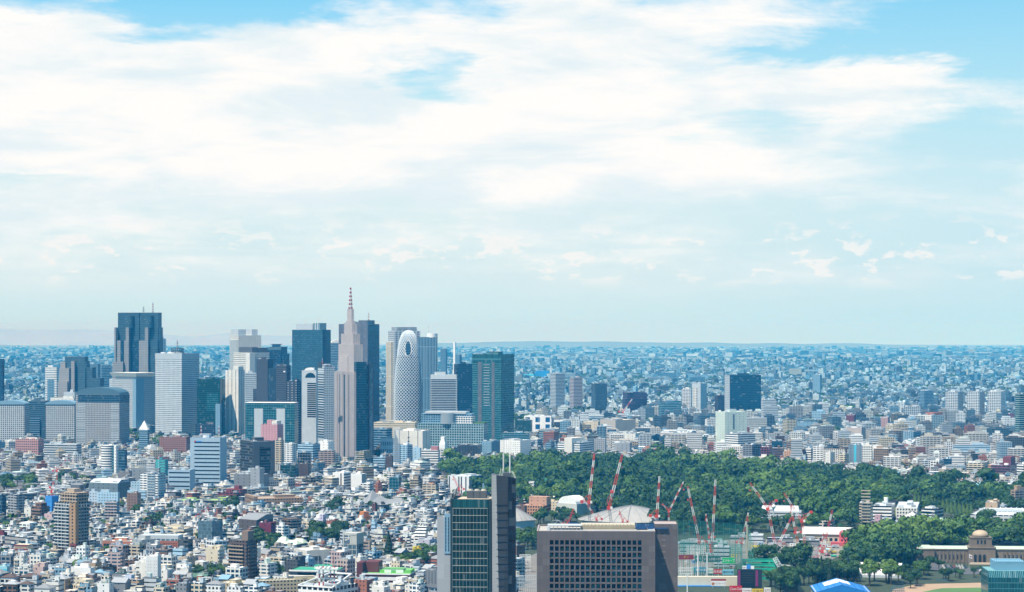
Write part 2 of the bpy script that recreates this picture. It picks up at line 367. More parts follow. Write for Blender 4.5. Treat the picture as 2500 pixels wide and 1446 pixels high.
def mesh_np(name, V, n_per, uv=None, colr=None, mats=(), mi=None):
    nf = len(V)//n_per
    me = bpy.data.meshes.new(name); me.vertices.add(len(V)); me.loops.add(len(V)); me.polygons.add(nf)
    me.vertices.foreach_set('co', np.asarray(V, np.float32).ravel())
    me.loops.foreach_set('vertex_index', np.arange(len(V), dtype=np.int32))
    me.polygons.foreach_set('loop_start', np.arange(0, len(V), n_per, dtype=np.int32))
    for m in mats: me.materials.append(m)
    if mi is not None: me.polygons.foreach_set('material_index', np.asarray(mi, np.int32))
    if uv is not None:
        l = me.uv_layers.new(name='UVMap'); l.data.foreach_set('uv', np.asarray(uv, np.float32).ravel())
    if colr is not None:
        a = me.color_attributes.new('paint', 'FLOAT_COLOR', 'CORNER'); a.data.foreach_set('color', np.asarray(colr, np.float32).ravel())
    me.update(calc_edges=True); return me
def attr_fac(style, glass):
    s = STY[style] if isinstance(style, str) else style
    m = bpy.data.materials.new('city_facade'); m.use_nodes = True; t = m.node_tree; t.nodes.clear()
    gr = N(t, 'ShaderNodeGroup'); gr.node_tree = FG; o = N(t, 'ShaderNodeOutputMaterial'); t.links.new(gr.outputs[0], o.inputs[0])
    for k, v in zip(('pu', 'pv', 'fu', 'fv'), s): gr.inputs[k].default_value = v
    gr.inputs['metal'].default_value = .2
    a = N(t, 'ShaderNodeAttribute'); a.attribute_name = 'paint'; t.links.new(a.outputs['Color'], gr.inputs['wall'])
    gr.inputs['glass'].default_value = (*GL[glass], 1); return m
def attr_plain():
    m = bpy.data.materials.new('city_roof'); m.use_nodes = True; t = m.node_tree; p = t.nodes['Principled BSDF']
    a = N(t, 'ShaderNodeAttribute'); a.attribute_name = 'paint'; g = N(t, 'ShaderNodeNewGeometry')
    k = M2(t, 'ADD', .8, M2(t, 'MULTIPLY', NOISE(t, g.outputs['Position'], .25, 4, .6), .4))
    t.links.new(MIX(t, 1.0, a.outputs['Color'], k, 'MULTIPLY'), p.inputs['Base Color']); p.inputs['Roughness'].default_value = .85; return m
WALLS = np.array([PAL[k] for k in ('white', 'white', 'white', 'white', 'white', 'white', 'white', 'offwhite', 'offwhite', 'offwhite', 'offwhite', 'cream', 'silver', 'silver', 'silver', 'skyblue', 'grey', 'ash', 'bluegrey', 'slate', 'charcoal', 'white', 'offwhite', 'beige', 'tan', 'brown', 'brick')])
ROOFS = np.array([PAL[k] for k in ('white', 'white', 'offwhite', 'silver', 'silver', 'silver', 'grey', 'grey', 'ash', 'bluegrey', 'beige', 'brown', 'charcoal', 'mint', 'cream')])
def boxes_np(cx_, cy_, w, d, h, rot, z0, wall, roof, style):
    """all arrays of length n -> quads (5 per box), uv, colours, material index"""
    n = len(cx_); c, s = np.cos(rot), np.sin(rot)
    lx = np.stack([-w, w, w, -w], 1)/2; ly = np.stack([-d, -d, d, d], 1)/2
    X = cx_[:, None]+lx*c[:, None]-ly*s[:, None]; Y = cy_[:, None]+lx*s[:, None]+ly*c[:, None]
    B = np.stack([X, Y, np.repeat(z0[:, None], 4, 1)], 2); T = B.copy(); T[:, :, 2] += h[:, None]
    quads = np.zeros((n, 5, 4, 3)); uv = np.zeros((n, 5, 4, 2))
    for k in range(4):
        k2 = (k+1) % 4; ln = (w if k % 2 == 0 else d)
        quads[:, k] = np.stack([B[:, k], B[:, k2], T[:, k2], T[:, k]], 1)
        uv[:, k, 0, 0] = -ln/2; uv[:, k, 1, 0] = ln/2; uv[:, k, 2, 0] = ln/2; uv[:, k, 3, 0] = -ln/2
        uv[:, k, 2, 1] = h; uv[:, k, 3, 1] = h
    quads[:, 4] = T
    colr = np.ones((n, 5, 4, 4)); colr[:, :4, :, :3] = wall[:, None, None, :]; colr[:, 4, :, :3] = roof[:, None, :]
    mi = np.repeat(style[:, None], 5, 1); mi[:, 4] = 3
    return quads.reshape(-1, 3), uv.reshape(-1, 2), colr.reshape(-1, 4), mi.ravel()
EDGE = [(a, dist(b_)) for a, b_ in ((1080, 1150), (1250, 1148), (1450, 1138), (1700, 1140), (1900, 1160), (2100, 1180), (2300, 1200), (2540, 1218))]      # far edge of the forest
FOOT = []      # footprints of the separately built buildings: x, y, radius
def far_city():
    g = np.random.default_rng(11)
    parts = []
    zones = ((1760, 2700, 14.5, .97), (2700, 4200, 20, 1.0), (4200, 8500, 21, .93), (8500, 15000, 31, .8), (15000, 30000, 58, .6))
    for y0, y1, pitch, keep in zones:
        hw = .275*y1
        gx, gy = np.meshgrid(np.arange(-hw, hw, pitch), np.arange(y0, y1, pitch)); gx = gx.ravel(); gy = gy.ravel()
        ok = np.abs(gx) < .262*gy+80; gx, gy = gx[ok], gy[ok]
        # street grid turned a little by district
        dist_id = np.sin(gx/430.)+np.sin(gy/610.+gx/900.)
        rot = np.round(dist_id*1.4)/1.4*.32-.38+g.normal(0, .03, len(gx))
        x = gx+g.uniform(-.28, .28, len(gx))*pitch; y = gy+g.uniform(-.28, .28, len(gx))*pitch
        # parks and streets
        park = (np.sin(x/310.+1.3)*np.sin(y/420.+.7)+.55*np.sin(x/97.+y/151.))
        ok = (g.random(len(x)) < keep) & (park < (1.22 if y0 < 4000 else 1.15)) & ~blocked(x, y) & (np.abs(((x*.93+y*.36) % 340)-170) > 9)
        x, y, rot = x[ok], y[ok], rot[ok]
        if y0 < 9000 and FOOT:
            Fp = np.array(FOOT); ok = np.ones(len(x), bool)
            for fx, fy, fr in Fp: ok &= (x-fx)**2+(y-fy)**2 > (fr+pitch*.42)**2
            x, y, rot = x[ok], y[ok], rot[ok]
        n = len(x)
        w = pitch*g.uniform(.45, .92, n); d = pitch*g.uniform(.45, .92, n)
        # taller stock in the middle distance, low houses elsewhere
        core = np.clip(1-np.abs(y-3300)/1300, 0, 1)*np.where(x > 60, 1.0, .55)
        h = g.gamma(3.2, 2.3, n)+3.5+core*g.gamma(1.8, 9.5, n)*(g.random(n) < .66)
        big = (g.random(n) < .05) & (y > 3000); w = np.where(big, w*g.uniform(1.3, 2.6, n), w); d = np.where(big, d*1.25, d)
        mid = (g.random(n) < .22) & (x > .01*y) & (y > 3300) & (y < 5200); w = np.where(mid, w*g.uniform(1.0, 1.8, n), w); d = np.where(mid, d*1.2, d)
        h += (g.random(n) < .045)*g.uniform(8, 26, n)
        h = np.minimum(h, np.where(y < 2700, 7+7*g.random(n)**2, 50)) if y0 > 2000 else np.minimum(h, 7+10*g.random(n)**1.8)
        if y0 < 2000: h += (g.random(n) < .02)*(y > 2300)*g.uniform(4, 14, n)
        pxs = 1250+x/y*F
        if y0 < 5000:
            edge = np.interp(pxs, [p[0] for p in EDGE], [p[1] for p in EDGE]); h = np.where((pxs > 1080) & (y < edge+330), np.minimum(h, 6+5*g.random(n)), h)
            h = np.where(pxs >= 1260, np.minimum(h, 11+18*g.random(n)**2+(g.random(n) < .2)*(y > 3650)*15), h)
            h = np.where(mid & (y > edge+250), 12+g.random(n)**2*30, h)
            h = np.where(pxs < 1260, np.minimum(h, 8+7*g.random(n)**2+(g.random(n) < .24)*(y > 2850)*(6+9*g.random(n))), h)
        if 2000 < y0 < 3000:
            k_ = (pxs < 1080) | (y > edge+70); x, y, rot, w, d, h = x[k_], y[k_], rot[k_], w[k_], d[k_], h[k_]; n = len(x)
        if y0 < 2000:
            k_ = (y > Y_HOUSES-6) | (x > .02*y); x, y, rot, w, d, h = x[k_], y[k_], rot[k_], w[k_], d[k_], h[k_]; n = len(x)
        if pitch > 40: w *= g.uniform(.7, 1.6, n); h *= 1.15
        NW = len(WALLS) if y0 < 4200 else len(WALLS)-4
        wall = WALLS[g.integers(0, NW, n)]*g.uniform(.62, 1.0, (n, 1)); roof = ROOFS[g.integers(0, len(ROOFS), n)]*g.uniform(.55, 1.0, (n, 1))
        if y0 > 4000:                                # far out: pale blocks among dull roofs, blue haze and fade put into the colour
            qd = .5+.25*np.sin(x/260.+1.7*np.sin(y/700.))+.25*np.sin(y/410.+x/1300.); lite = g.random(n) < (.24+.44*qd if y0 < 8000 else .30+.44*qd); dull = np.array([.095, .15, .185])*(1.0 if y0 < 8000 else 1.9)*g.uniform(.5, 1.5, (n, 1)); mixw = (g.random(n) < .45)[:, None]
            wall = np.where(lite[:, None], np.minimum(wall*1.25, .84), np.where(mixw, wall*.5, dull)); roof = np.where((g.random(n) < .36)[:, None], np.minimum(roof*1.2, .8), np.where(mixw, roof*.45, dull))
        st = g.integers(0, 3, n); z0 = -(x*x+y*y)/RR-1.0
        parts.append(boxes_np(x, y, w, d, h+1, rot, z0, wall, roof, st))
        if y0 < 9000:           # rooftop sheds and stair houses
            for f in (.75, .55) if y0 < 4500 else (.6,):
                k = g.random(n) < f; m_ = k.sum()
                ww = w[k]*g.uniform(.18, .5, m_); dd = d[k]*g.uniform(.18, .5, m_)
                ox = g.uniform(-.25, .25, m_)*w[k]; oy = g.uniform(-.25, .25, m_)*d[k]; c, s = np.cos(rot[k]), np.sin(rot[k])
                parts.append(boxes_np(x[k]+ox*c-oy*s, y[k]+ox*s+oy*c, ww, dd, g.uniform(1.5, 4.2, m_), rot[k], z0[k]+h[k]+1, wall[k]*g.uniform(.8, 1.1, (m_, 1)), roof[k], np.full(m_, 3)))
    V = np.concatenate([p[0] for p in parts]); uv = np.concatenate([p[1] for p in parts]); cl = np.concatenate([p[2] for p in parts]); mi = np.concatenate([p[3] for p in parts])
    far = np.clip((V[:, 1:2]-3600)/3500, 0, 1); cl[:, :3] *= 1-far*np.array([[.30, .10, .0]])       # blue haze multiplied into wall and roof colours, growing with distance
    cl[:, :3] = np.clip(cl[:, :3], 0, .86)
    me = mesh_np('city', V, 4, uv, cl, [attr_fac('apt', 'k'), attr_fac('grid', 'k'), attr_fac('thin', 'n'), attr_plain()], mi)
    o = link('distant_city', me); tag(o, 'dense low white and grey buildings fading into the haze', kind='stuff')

def leaf_mat(name, c, c2):
    m = bpy.data.materials.new(name); m.use_nodes = True; t = m.node_tree; p = t.nodes['Principled BSDF']
    g = N(t, 'ShaderNodeNewGeometry'); oi = N(t, 'ShaderNodeObjectInfo')
    big = NOISE(t, g.outputs['Position'], .055, 3, .6)
    at_ = N(t, 'ShaderNodeAttribute'); at_.attribute_name = 'paint'; sa_ = N(t, 'ShaderNodeSeparateColor'); t.links.new(at_.outputs['Color'], sa_.inputs[0])
    f = M2(t, 'ADD', M2(t, 'MULTIPLY', SMOOTH(t, big, .36, .64), .3), M2(t, 'MULTIPLY', g.outputs['Random Per Island'], .2))
    f = M2(t, 'ADD', f, M2(t, 'MULTIPLY', M2(t, 'ADD', M2(t, 'FRACT', M2(t, 'MULTIPLY', oi.outputs['Random'], 7.3)), sa_.outputs[0]), .5))
    t.links.new(MIX(t, f, c, c2), p.inputs['Base Color']); p.inputs['Roughness'].default_value = .6
    p.inputs['Specular IOR Level'].default_value = .25
    return m
LEAF = dict(dark=leaf_mat('leaf_dark', (.012, .042, .013), (.034, .088, .020)), mid=leaf_mat('leaf_mid', (.024, .070, .015), (.068, .146, .026)),
            light=leaf_mat('leaf_light', (.050, .115, .020), (.115, .20, .036)), pine=leaf_mat('leaf_pine', (.007, .026, .015), (.016, .046, .021)))
def crown_quads(g, n, R, H, zc, lobes=7, leaf=1.3, shape='round'):
    """lumpy crown: leaf sprays on the skins of several lobes; returns (n*4,3)"""
    if shape == 'round':
        lc = np.stack([g.normal(0, .42, lobes)*R, g.normal(0, .42, lobes)*R, zc+g.uniform(-.38, .5, lobes)*H*.5], 1); lr = R*g.uniform(.38, .68, lobes)
        lc[0] = (0, 0, zc); lr[0] = R*.86
        li = g.integers(0, lobes, n); d = g.normal(0, 1, (n, 3)); d[:, 2] = np.abs(d[:, 2])*1.0-.22; d /= np.linalg.norm(d, axis=1)[:, None]
        P = lc[li]+d*(lr[li]*g.uniform(.8, 1.06, n))[:, None]*np.array([1, 1, H/(2*R)])
    else:                                            # cone: conifer
        t = g.random(n)**.75; ang = g.uniform(0, 6.283, n); tier = .78+.30*np.abs(np.sin(t*H*1.05)); r = R*(1-t)*tier*g.uniform(.75, 1.05, n)+.2
        P = np.stack([r*np.cos(ang), r*np.sin(ang), zc-H/2+t*H], 1); d = np.stack([np.cos(ang), np.sin(ang), np.full(n, .55)], 1)
    nn = d+g.normal(0, .30, (n, 3)); nn /= np.linalg.norm(nn, axis=1)[:, None]
    a = np.cross(nn, g.normal(0, 1, (n, 3))); a /= np.linalg.norm(a, axis=1)[:, None]; b = np.cross(nn, a)
    s = leaf*g.uniform(.6, 1.25, (n, 1))/2
    q = np.stack([P-a*s-b*s*.7, P+a*s*.8-b*s, P+a*s+b*s*.7, P-a*s*.7+b*s], 1)
    return q.reshape(-1, 3)
def far_woods():
    g = np.random.default_rng(5)
    pts = []
    P = np.array(FOREST); x0, y0 = P.min(0); x1, y1 = P.max(0)
    pitch = 11.6
    gx, gy = np.meshgrid(np.arange(x0, x1, pitch), np.arange(y0, y1, pitch)); x = gx.ravel()+g.uniform(-.45, .45, gx.size)*pitch; y = gy.ravel()+g.uniform(-.45, .45, gx.size)*pitch
    ok = in_poly(x, y, FOREST)
    x = np.concatenate([x, [p[0] for p in WOOD_REST]]); y = np.concatenate([y, [p[1] for p in WOOD_REST]]); ok = np.concatenate([ok, np.ones(len(WOOD_REST), bool)])
    for h in HOLES: ok &= ~in_poly(x, y, h)
    for fx, fy, fr in FOOT: ok &= (x-fx)**2+(y-fy)**2 > (fr+4)**2
    x, y = x[ok], y[ok]
    base = [crown_quads(g, 420, 6.5, 11.0, 10.5, 4, 1.3) for _ in range(14)]
    con = [crown_quads(g, 260, 4.0, 16.0, 9.5, 1, 1.3, 'cone') for _ in range(4)]
    out = []; mi = []; cl = []
    kind = np.sin(x/61.+2)+np.sin(y/83.)+g.normal(0, .75, len(x))
    for i in range(len(x)):
        c = g.random() < .11; q = (con[g.integers(4)] if c else base[g.integers(14)]).copy()
        a = g.uniform(0, 6.28); sc = g.gamma(8, 1/8.)*1.05 if not c else g.uniform(.8, 1.2); zs = sc*g.uniform(.85, 1.12)
        X = (q[:, 0]*math.cos(a)-q[:, 1]*math.sin(a))*sc+x[i]; Yv = (q[:, 0]*math.sin(a)+q[:, 1]*math.cos(a))*sc+y[i]
        out.append(np.stack([X, Yv, q[:, 2]*zs+gz(x[i], y[i])], 1))
        cl.append(np.full((len(q), 4), g.random()))
        mi.append(np.full(len(q)//4, 3 if c else (2 if kind[i] > 1.5 else 1 if kind[i] > .0 else 0)))
    me = mesh_np('woods', np.concatenate(out), 4, None, np.concatenate(cl), [LEAF['dark'], LEAF['mid'], LEAF['light'], LEAF['pine']], np.concatenate(mi))
    tag(link('forest', me), 'dense dark green park forest between the cranes and the city', kind='stuff')
    # trees scattered among the far houses
    out = []; mi = []; small = [crown_quads(g, 40, 5.0, 8.0, 6.0, 4, 3.0) for _ in range(8)]
    spots = []
    for _ in range(5200):
        Y = float(g.uniform(1900**.5, 15000**.5))**2; X = float(g.uniform(-.255, .255))*Y; spots.append((X, Y, 1.0))
    for _ in range(430):                             # clumps
        Y = float(g.uniform(3600, 16000)); X = float(g.uniform(-.255, .255))*Y; m_ = int(g.integers(6, 34)); sp_ = 30*Y/5000
        for _ in range(m_): spots.append((X+float(g.normal(0, sp_*1.7)), Y+float(g.normal(0, sp_)), 1.25+Y/26000))
    for X, Y, s in spots:
        if bool(blocked(np.array([X]), np.array([Y]))[0]): continue
        if any((X-fx)**2+(Y-fy)**2 < (fr+4)**2 for fx, fy, fr in FOOT): continue
        q = small[g.integers(8)]*s*g.uniform(.8, 1.35); out.append(q+np.array([X, Y, gz(X, Y)])); mi.append(np.full(len(q)//4, g.integers(0, 2)))
    me = mesh_np('street_trees', np.concatenate(out), 4, None, None, [LEAF['dark'], LEAF['mid']], np.concatenate(mi))
    tag(link('distant_trees', me), 'small dark green trees scattered among the distant houses', kind='stuff')
# ------------------------------------------------------------------ building kit
HOLES = [gpoly([(1850, 1258), (1966, 1258), (1972, 1296), (1846, 1296)]), gpoly([(2125, 1244), (2238, 1238), (2250, 1252), (2130, 1262)]), gpoly([(1982, 1206), (2008, 1204), (2006, 1212), (1984, 1214)])]
FOOT = []; REFS = []
def unit_mesh(name, fn, mats):
    b = MB(); fn(b); return b.mesh(name, mats)
GREY_U = lambda: [mat('silver', .6), mat('ash', .7)]
def _ac(b):
    b.box(-.5, .5, -.5, .5, 0, .92, 0, mt=1); b.cyl(-.22, 0, .2, .92, 1.0, 10, 0); b.cyl(.24, 0, .2, .92, 1.0, 10, 0); b.box(-.44, .44, -.512, -.50, .15, .8, 1)
def _tank(b):
    b.cyl(0, 0, .48, .22, .9, 12, 0); b.cyl(0, 0, .48, .9, 1.0, 12, 0, r1=.2)
    for sx in (-.3, .3):
        for sy in (-.3, .3): b.bar((sx, sy, 0), (sx, sy, .24), .07, 1)
def _shed(b):
    b.box(-.5, .5, -.5, .5, 0, .93, 0, mt=1); b.box(-.53, .53, -.53, .53, .93, 1.0, 1, bottom=True); b.box(-.15, .1, -.515, -.50, .0, .65, 1)
def _frame(b):
    for x in (-.5, -.17, .17, .5):
        for y in (-.5, .5): b.bar((x, y, 0), (x, y, 1), .05, 1)
    for z in (.35, .68, 1.0):
        for y in (-.5, .5): b.bar((-.5, y, z), (.5, y, z), .05, 0)
        for x in (-.5, .5): b.bar((x, -.5, z), (x, .5, z), .05, 0)
def _panel(b):
    for i in range(4):
        y = -.5+i*.28; b.face([(-.5, y, .25), (.5, y, .25), (.5, y+.22, 1.0), (-.5, y+.22, 1.0)], 0); b.bar((-.4, y+.22, 0), (-.4, y+.22, 1), .04, 1); b.bar((.4, y+.22, 0), (.4, y+.22, 1), .04, 1)
def _pipe(b):
    b.box(-.5, .5, -.5, -.2, .2, .8, 0, bottom=True); b.box(-.5, -.2, -.2, .5, .2, .7, 0, bottom=True)
    for x in (-.4, 0, .4): b.bar((x, -.35, 0), (x, -.35, .3), .1, 1)
U_AC = unit_mesh('air_conditioner', _ac, GREY_U()); U_TANK = unit_mesh('water_tank', _tank, [mat('white', .5), mat('grey')]); U_FRAME = unit_mesh('roof_railing', _frame, GREY_U())
U_PV = unit_mesh('solar_panel', _panel, [glassmat((.02, .05, .12), .2, .15), mat('grey')]); U_PIPE = unit_mesh('duct', _pipe, GREY_U())
_sheds = {}
def U_SHED(w, r):
    if (w, r) not in _sheds: _sheds[(w, r)] = unit_mesh('stair_house', _shed, [mat(w), mat(r)])
    return _sheds[(w, r)]
_rings = {}
class Bld: pass
def solve(uL, uC, uR, Y, th, dep=None):
    t = math.radians(th); Xc = uC*Y; ct, st = math.cos(t), math.sin(t)
    L = (Xc-uL*Y)/(ct+uL*st)
    if dep is not None: D = dep
    else:
        den = st-uR*ct; D = (uR*Y-Xc)/den if den > .02 else 0
        if D <= 1 or D > 140: D = max(8.0, min(L, 22.0))
    return L, D
def B(label, c, xl, xc, xr, yt, Y, th=None, st='grid', w='white', g='b', m=.15, r='silver', name='office_building', cat='building', dep=None, ref=None, group=None, units=None,
      pent=None, walls=True, base=0.0, foot=True):
    pl, pc, pr = cx(c, xl), cx(c, xc), cx(c, xr if xr is not None else xc)
    if th is None:
        th = math.degrees(math.atan2(max(pr-pc, .5), max(pc-pl, .5))); th = min(80, max(6, th))
    W_, D_ = solve((pl-1250)/F, (pc-1250)/F, (pr-1250)/F, Y, th, dep)
    t = math.radians(th); ex = Vector((math.cos(t), -math.sin(t))); ey = Vector((math.sin(t), math.cos(t)))
    C = Vector(((pc-1250)/F*Y, Y)); ctr = C-ex*W_/2+ey*D_/2
    z0 = gz(ctr.x, ctr.y)-.3
    b = Bld(); b.W, b.D, b.Y, b.z0, b.th, b.c = W_, D_, Y, z0, t, c
    b.zt = lambda y, cc=None: HC-(cyy(c if cc is None else cc, y)-LEVEL)/F*Y-z0
    b.H = b.zt(yt)
    b.kx = Y/F/CROPS[c][2]
    b.root = thing(name, label, cat, (ctr.x, ctr.y, z0), -t, group)
    b.wm = fac(st, w, g, m); b.pm = mat(w); b.rm = mat(r, .85)
    b.rng = random.Random(label)
    if foot: FOOT.append((ctr.x, ctr.y, .46*math.hypot(W_, D_)))
    if ref: REFS.append((ctr.x, ctr.y, b.H, ref, math.hypot(W_, D_)/2))
    if walls:
        MB().box(-W_/2, W_/2, -D_/2, D_/2, base, b.H, top=False).build('wall', b.wm, b.root)
        MB().box(-W_/2+.02, W_/2-.02, -D_/2+.02, D_/2-.02, b.H-1.4, b.H-.9, bottom=False).build('roof', b.rm, b.root)
        if units is None: units = 3 if W_*D_ > 250 else 2
        kit(b, units, w, r)
    return b
def kit(b, n, w, r, z=None, x0=-.5, x1=.5, y0=-.5, y1=.5):
    g = b.rng; z = b.H-.95 if z is None else z; W_, D_ = b.W*(x1-x0), b.D*(y1-y0); mx, my = b.W*(x0+x1)/2, b.D*(y0+y1)/2
    if n <= 0: return
    def put(name, me, fx, fy, sx, sy, sz):
        o = link(name, me, b.root, (mx+fx*W_, my+fy*D_, z)); o.scale = (sx, sy, sz); return o
    put('stair_house', U_SHED(w, r), g.uniform(-.2, .25), g.uniform(-.1, .28), max(2.5, W_*g.uniform(.22, .42)), max(2.5, D_*g.uniform(.25, .42)), g.uniform(2.6, 4.0)*(1.5 if b.H > 60 else 1))
    ks = [('air_conditioner', U_AC), ('water_tank', U_TANK), ('duct', U_PIPE), ('air_conditioner', U_AC), ('roof_railing', U_FRAME)]
    for i in range(n-1):
        nm, me = g.choice(ks); s = min(W_, D_)*g.uniform(.12, .22)
        put(nm, me, (-.3, .32, -.05, .3, -.32)[i % 5]+g.uniform(-.06, .06), (-.33, -.3, -.36, .36, .33)[i % 5]+g.uniform(-.05, .05), max(1.2, s*g.uniform(1, 2)), max(1.2, s), max(1.1, min(3.2, s*.9)))
def part(b, name, x0, x1, y0, y1, z0, z1, m, top=True, bottom=False, label=None, parent=None, frac=True):
    """box part; x/y as fractions of the footprint (-.5 .. .5)"""
    sx, sy = (b.W, b.D) if frac else (1, 1)
    return MB().box(x0*sx, x1*sx, y0*sy, y1*sy, z0, z1, bottom=bottom, top=top).build(name, m, parent or b.root, label=label)
def bands(b, n, z0, z1, frac, m, name='spandrel', proud=.35, W_=None, D_=None):
    """n wall bands running round the building between z0 and z1, each a part"""
    W_ = W_ or b.W; D_ = D_ or b.D; p = (z1-z0)/n
    me = MB().box(-W_/2-proud, W_/2+proud, -D_/2-proud, D_/2+proud, 0, p*frac, bottom=True).mesh(name, m)
    for i in range(n): link(name, me, b.root, (0, 0, z0+i*p))
def balconies(b, face, n, z0, pitch, m, x0=-.46, x1=.46, depth=1.3, ph=1.1, bays=0):
    L = b.W if face == 'A' else b.D; a, c = x0*L, x1*L; q = MB()
    def bx(u0, u1, v0, v1, zz0, zz1, mm=0):
        if face == 'A': q.box(u0, u1, -b.D/2-v1, -b.D/2-v0, zz0, zz1, mm, bottom=True)
        else: q.box(b.W/2+v0, b.W/2+v1, u0, u1, zz0, zz1, mm, bottom=True)
    bx(a, c, .003, depth, 0, .22); bx(a, c, depth-.12, depth+.003, .22, ph)
    bx(a, a+.15, .003, depth-.13, .22, ph); bx(c-.15, c, .003, depth-.13, .22, ph)
    for i in range(1, bays):
        u = a+(c-a)*i/bays; bx(u-.1, u+.1, .003, depth-.13, .22, pitch)
    me = q.mesh('balcony', m)
    for i in range(n): link('balcony', me, b.root, (0, 0, z0+i*pitch))
def windows(b, face, cols, rows, zlo, zhi, x0, x1, wf, hf, m, name='window'):
    """separate panes set proud of a plain wall (small counts only)"""
    L = b.W if face == 'A' else b.D; px_ = (x1-x0)*L/cols; pz = (zhi-zlo)/rows; w2, h2 = px_*wf/2, pz*hf/2
    if face == 'A': me = MB().box(-w2, w2, -.06, 0, -h2, h2).mesh(name, m)
    else: me = MB().box(0, .06, -w2, w2, -h2, h2).mesh(name, m)
    for i in range(cols):
        for j in range(rows):
            u = x0*L+(i+.5)*px_; z = zlo+(j+.5)*pz
            link(name, me, b.root, (u, -b.D/2, z) if face == 'A' else (b.W/2, u, z))
def pole(b, x, y, z0, h, w=.5, m=None, name='antenna', stripes=0, arms=0):
    q = MB(); n = max(1, stripes)
    for i in range(n): q.bar((0, 0, h*i/n), (0, 0, h*(i+1)/n), w*(1-.4*i/n), i % 2)
    for i in range(arms):
        z = h*(.35+.5*i/max(1, arms)); q.bar((-w*3, 0, z), (w*3, 0, z), w*.7, 0); q.bar((0, -w*3, z), (0, w*3, z), w*.7, 0)
    return q.build(name, [mat('red', .5), mat('white', .5)] if stripes else [m or mat('silver', .5), mat('white', .5)], b.root, (x, y, z0))
def lettering(parent, text, size, loc, rot, m, name='lettering', ext=.02, align='CENTER', shear=0.):
    c = bpy.data.curves.new(name, 'FONT'); c.body = text; c.size = size; c.extrude = ext; c.shear = shear; c.align_x = align; c.align_y = 'CENTER'
    o = bpy.data.objects.new(name, c); COL.objects.link(o); o.parent = parent; o.location = loc; o.rotation_euler = rot; c.materials.append(m)
    bpy.context.view_layer.update(); me = bpy.data.meshes.new_from_object(o.evaluated_get(bpy.context.evaluated_depsgraph_get())); bpy.data.objects.remove(o); bpy.data.curves.remove(c)
    if not me.materials: me.materials.append(m)
    ob = link(name, me, parent, loc); ob.rotation_euler = rot; return ob
# ------------------------------------------------------------------ the skyscraper district
def lattice_mast(name, h, w, w2, m, n=8, parent=None, loc=(0, 0, 0)):
    q = MB(); seg = h/n
    for i in range(n):
        a, c = w+(w2-w)*i/n, w+(w2-w)*(i+1)/n; z0, z1 = i*seg, (i+1)*seg; k = i % 2
        A = [(-a/2, -a/2, z0), (a/2, -a/2, z0), (a/2, a/2, z0), (-a/2, a/2, z0)]; C = [(-c/2, -c/2, z1), (c/2, -c/2, z1), (c/2, c/2, z1), (-c/2, c/2, z1)]
        t = max(.12, w*.14)
        for j in range(4): q.bar(A[j], C[j], t, k); q.bar(A[j], C[(j+1) % 4], t*.7, k); q.bar(C[j], C[(j+1) % 4], t*.7, k)
    return q.build(name, m, parent, loc)
RW = lambda: [mat('red', .5), mat('white', .5)]
# stepped clock-tower skyscraper with striped mast
def stepped_tower():
    Y = 3500
    b = B('tall stepped mauve stone tower narrowing upwards to a red and white mast', 2, 893, 1048, 1140, 735, Y, th=69, st=(7.0, 4, .0, .0), w=(.37, .335, .33), r=(.40, .35, .34), name='stepped_tower', cat='skyscraper', walls=False, ref='the stepped mauve tower')
    W_, D_ = b.W, b.D; zt = b.zt; stone = fac((3.6, 3.9, .10, .9), (.37, .335, .33), 'k', .1); top_st = fac((3.6, 60, .07, 1), (.45, .405, .395), (.22, .19, .19), 0.)
    teal = fac('curt', (.02, .10, .13), 'n', .55)
    part(b, 'wall', -.5, .5, -.5, .5, 0, zt(735), stone)
    for f0, f1 in ((-.27, -.22), (-.05, .02), (.20, .24)): MB().box(f0*W_, f1*W_, -D_/2-.02, -D_/2+.5, 10, zt(760)).build('window_slot', glassmat('n'), b.root)
    for f0, f1 in ((-.5, -.36), (-.2, -.07), (.06, .18), (.26, .5)): MB().box(f0*W_, f1*W_, -D_/2-1.2, -D_/2+.01, 0, zt(742)-2*abs(f0)).build('buttress', fac((3.6, 3.9, .04, 1), (.37, .335, .33), (.3, .26, .26), 0.), b.root)
    MB().box(W_/2-.3, W_/2+.6, -D_/2+2.5, D_/2, 0, zt(655)).build('glass_wall', teal, b.root)
    MB().box(W_*.18, W_/2-.31, -D_*.38, D_*.42, zt(735), zt(657)).build('glass_wing', teal, b.root)
    MB().box(-W_*.5, -W_*.28, -D_*.3, D_*.42, zt(735), zt(660)).build('glass_wing', fac('pane', 'silver', 's', .3), b.root)
    for rt, y0, y1 in ((.78, 735, 600), (.775, 600, 518), (.60, 518, 435), (.415, 435, 355), (.30, 355, 332), (.215, 332, 238)):
        part(b, 'tier', -rt/2, rt/2, -rt/2, rt/2, zt(y0), zt(y1), top_st)
    part(b, 'terrace', -.30, .12, -.46, -.39, zt(735), zt(612), top_st)
    MB().box(-W_*.16, W_*.10, -W_*.46-.15, -W_*.46+.1, zt(706), zt(662)).build('belfry_window', glassmat('k'), b.root)
    lattice_mast('mast', zt(68)-zt(238), 5.0, 1.2, RW(), 11, b.root, (0, 0, zt(238)))
    a = B('dark annex with glass strips on the right flank of the stepped mauve tower', 2, 1120, 1160, 1196, 680, Y+32, th=31, st=(12, 4, .45, .9), w=(.10, .105, .12), g='s', r='ash', name='annex_tower', cat='office tower')
stepped_tower()
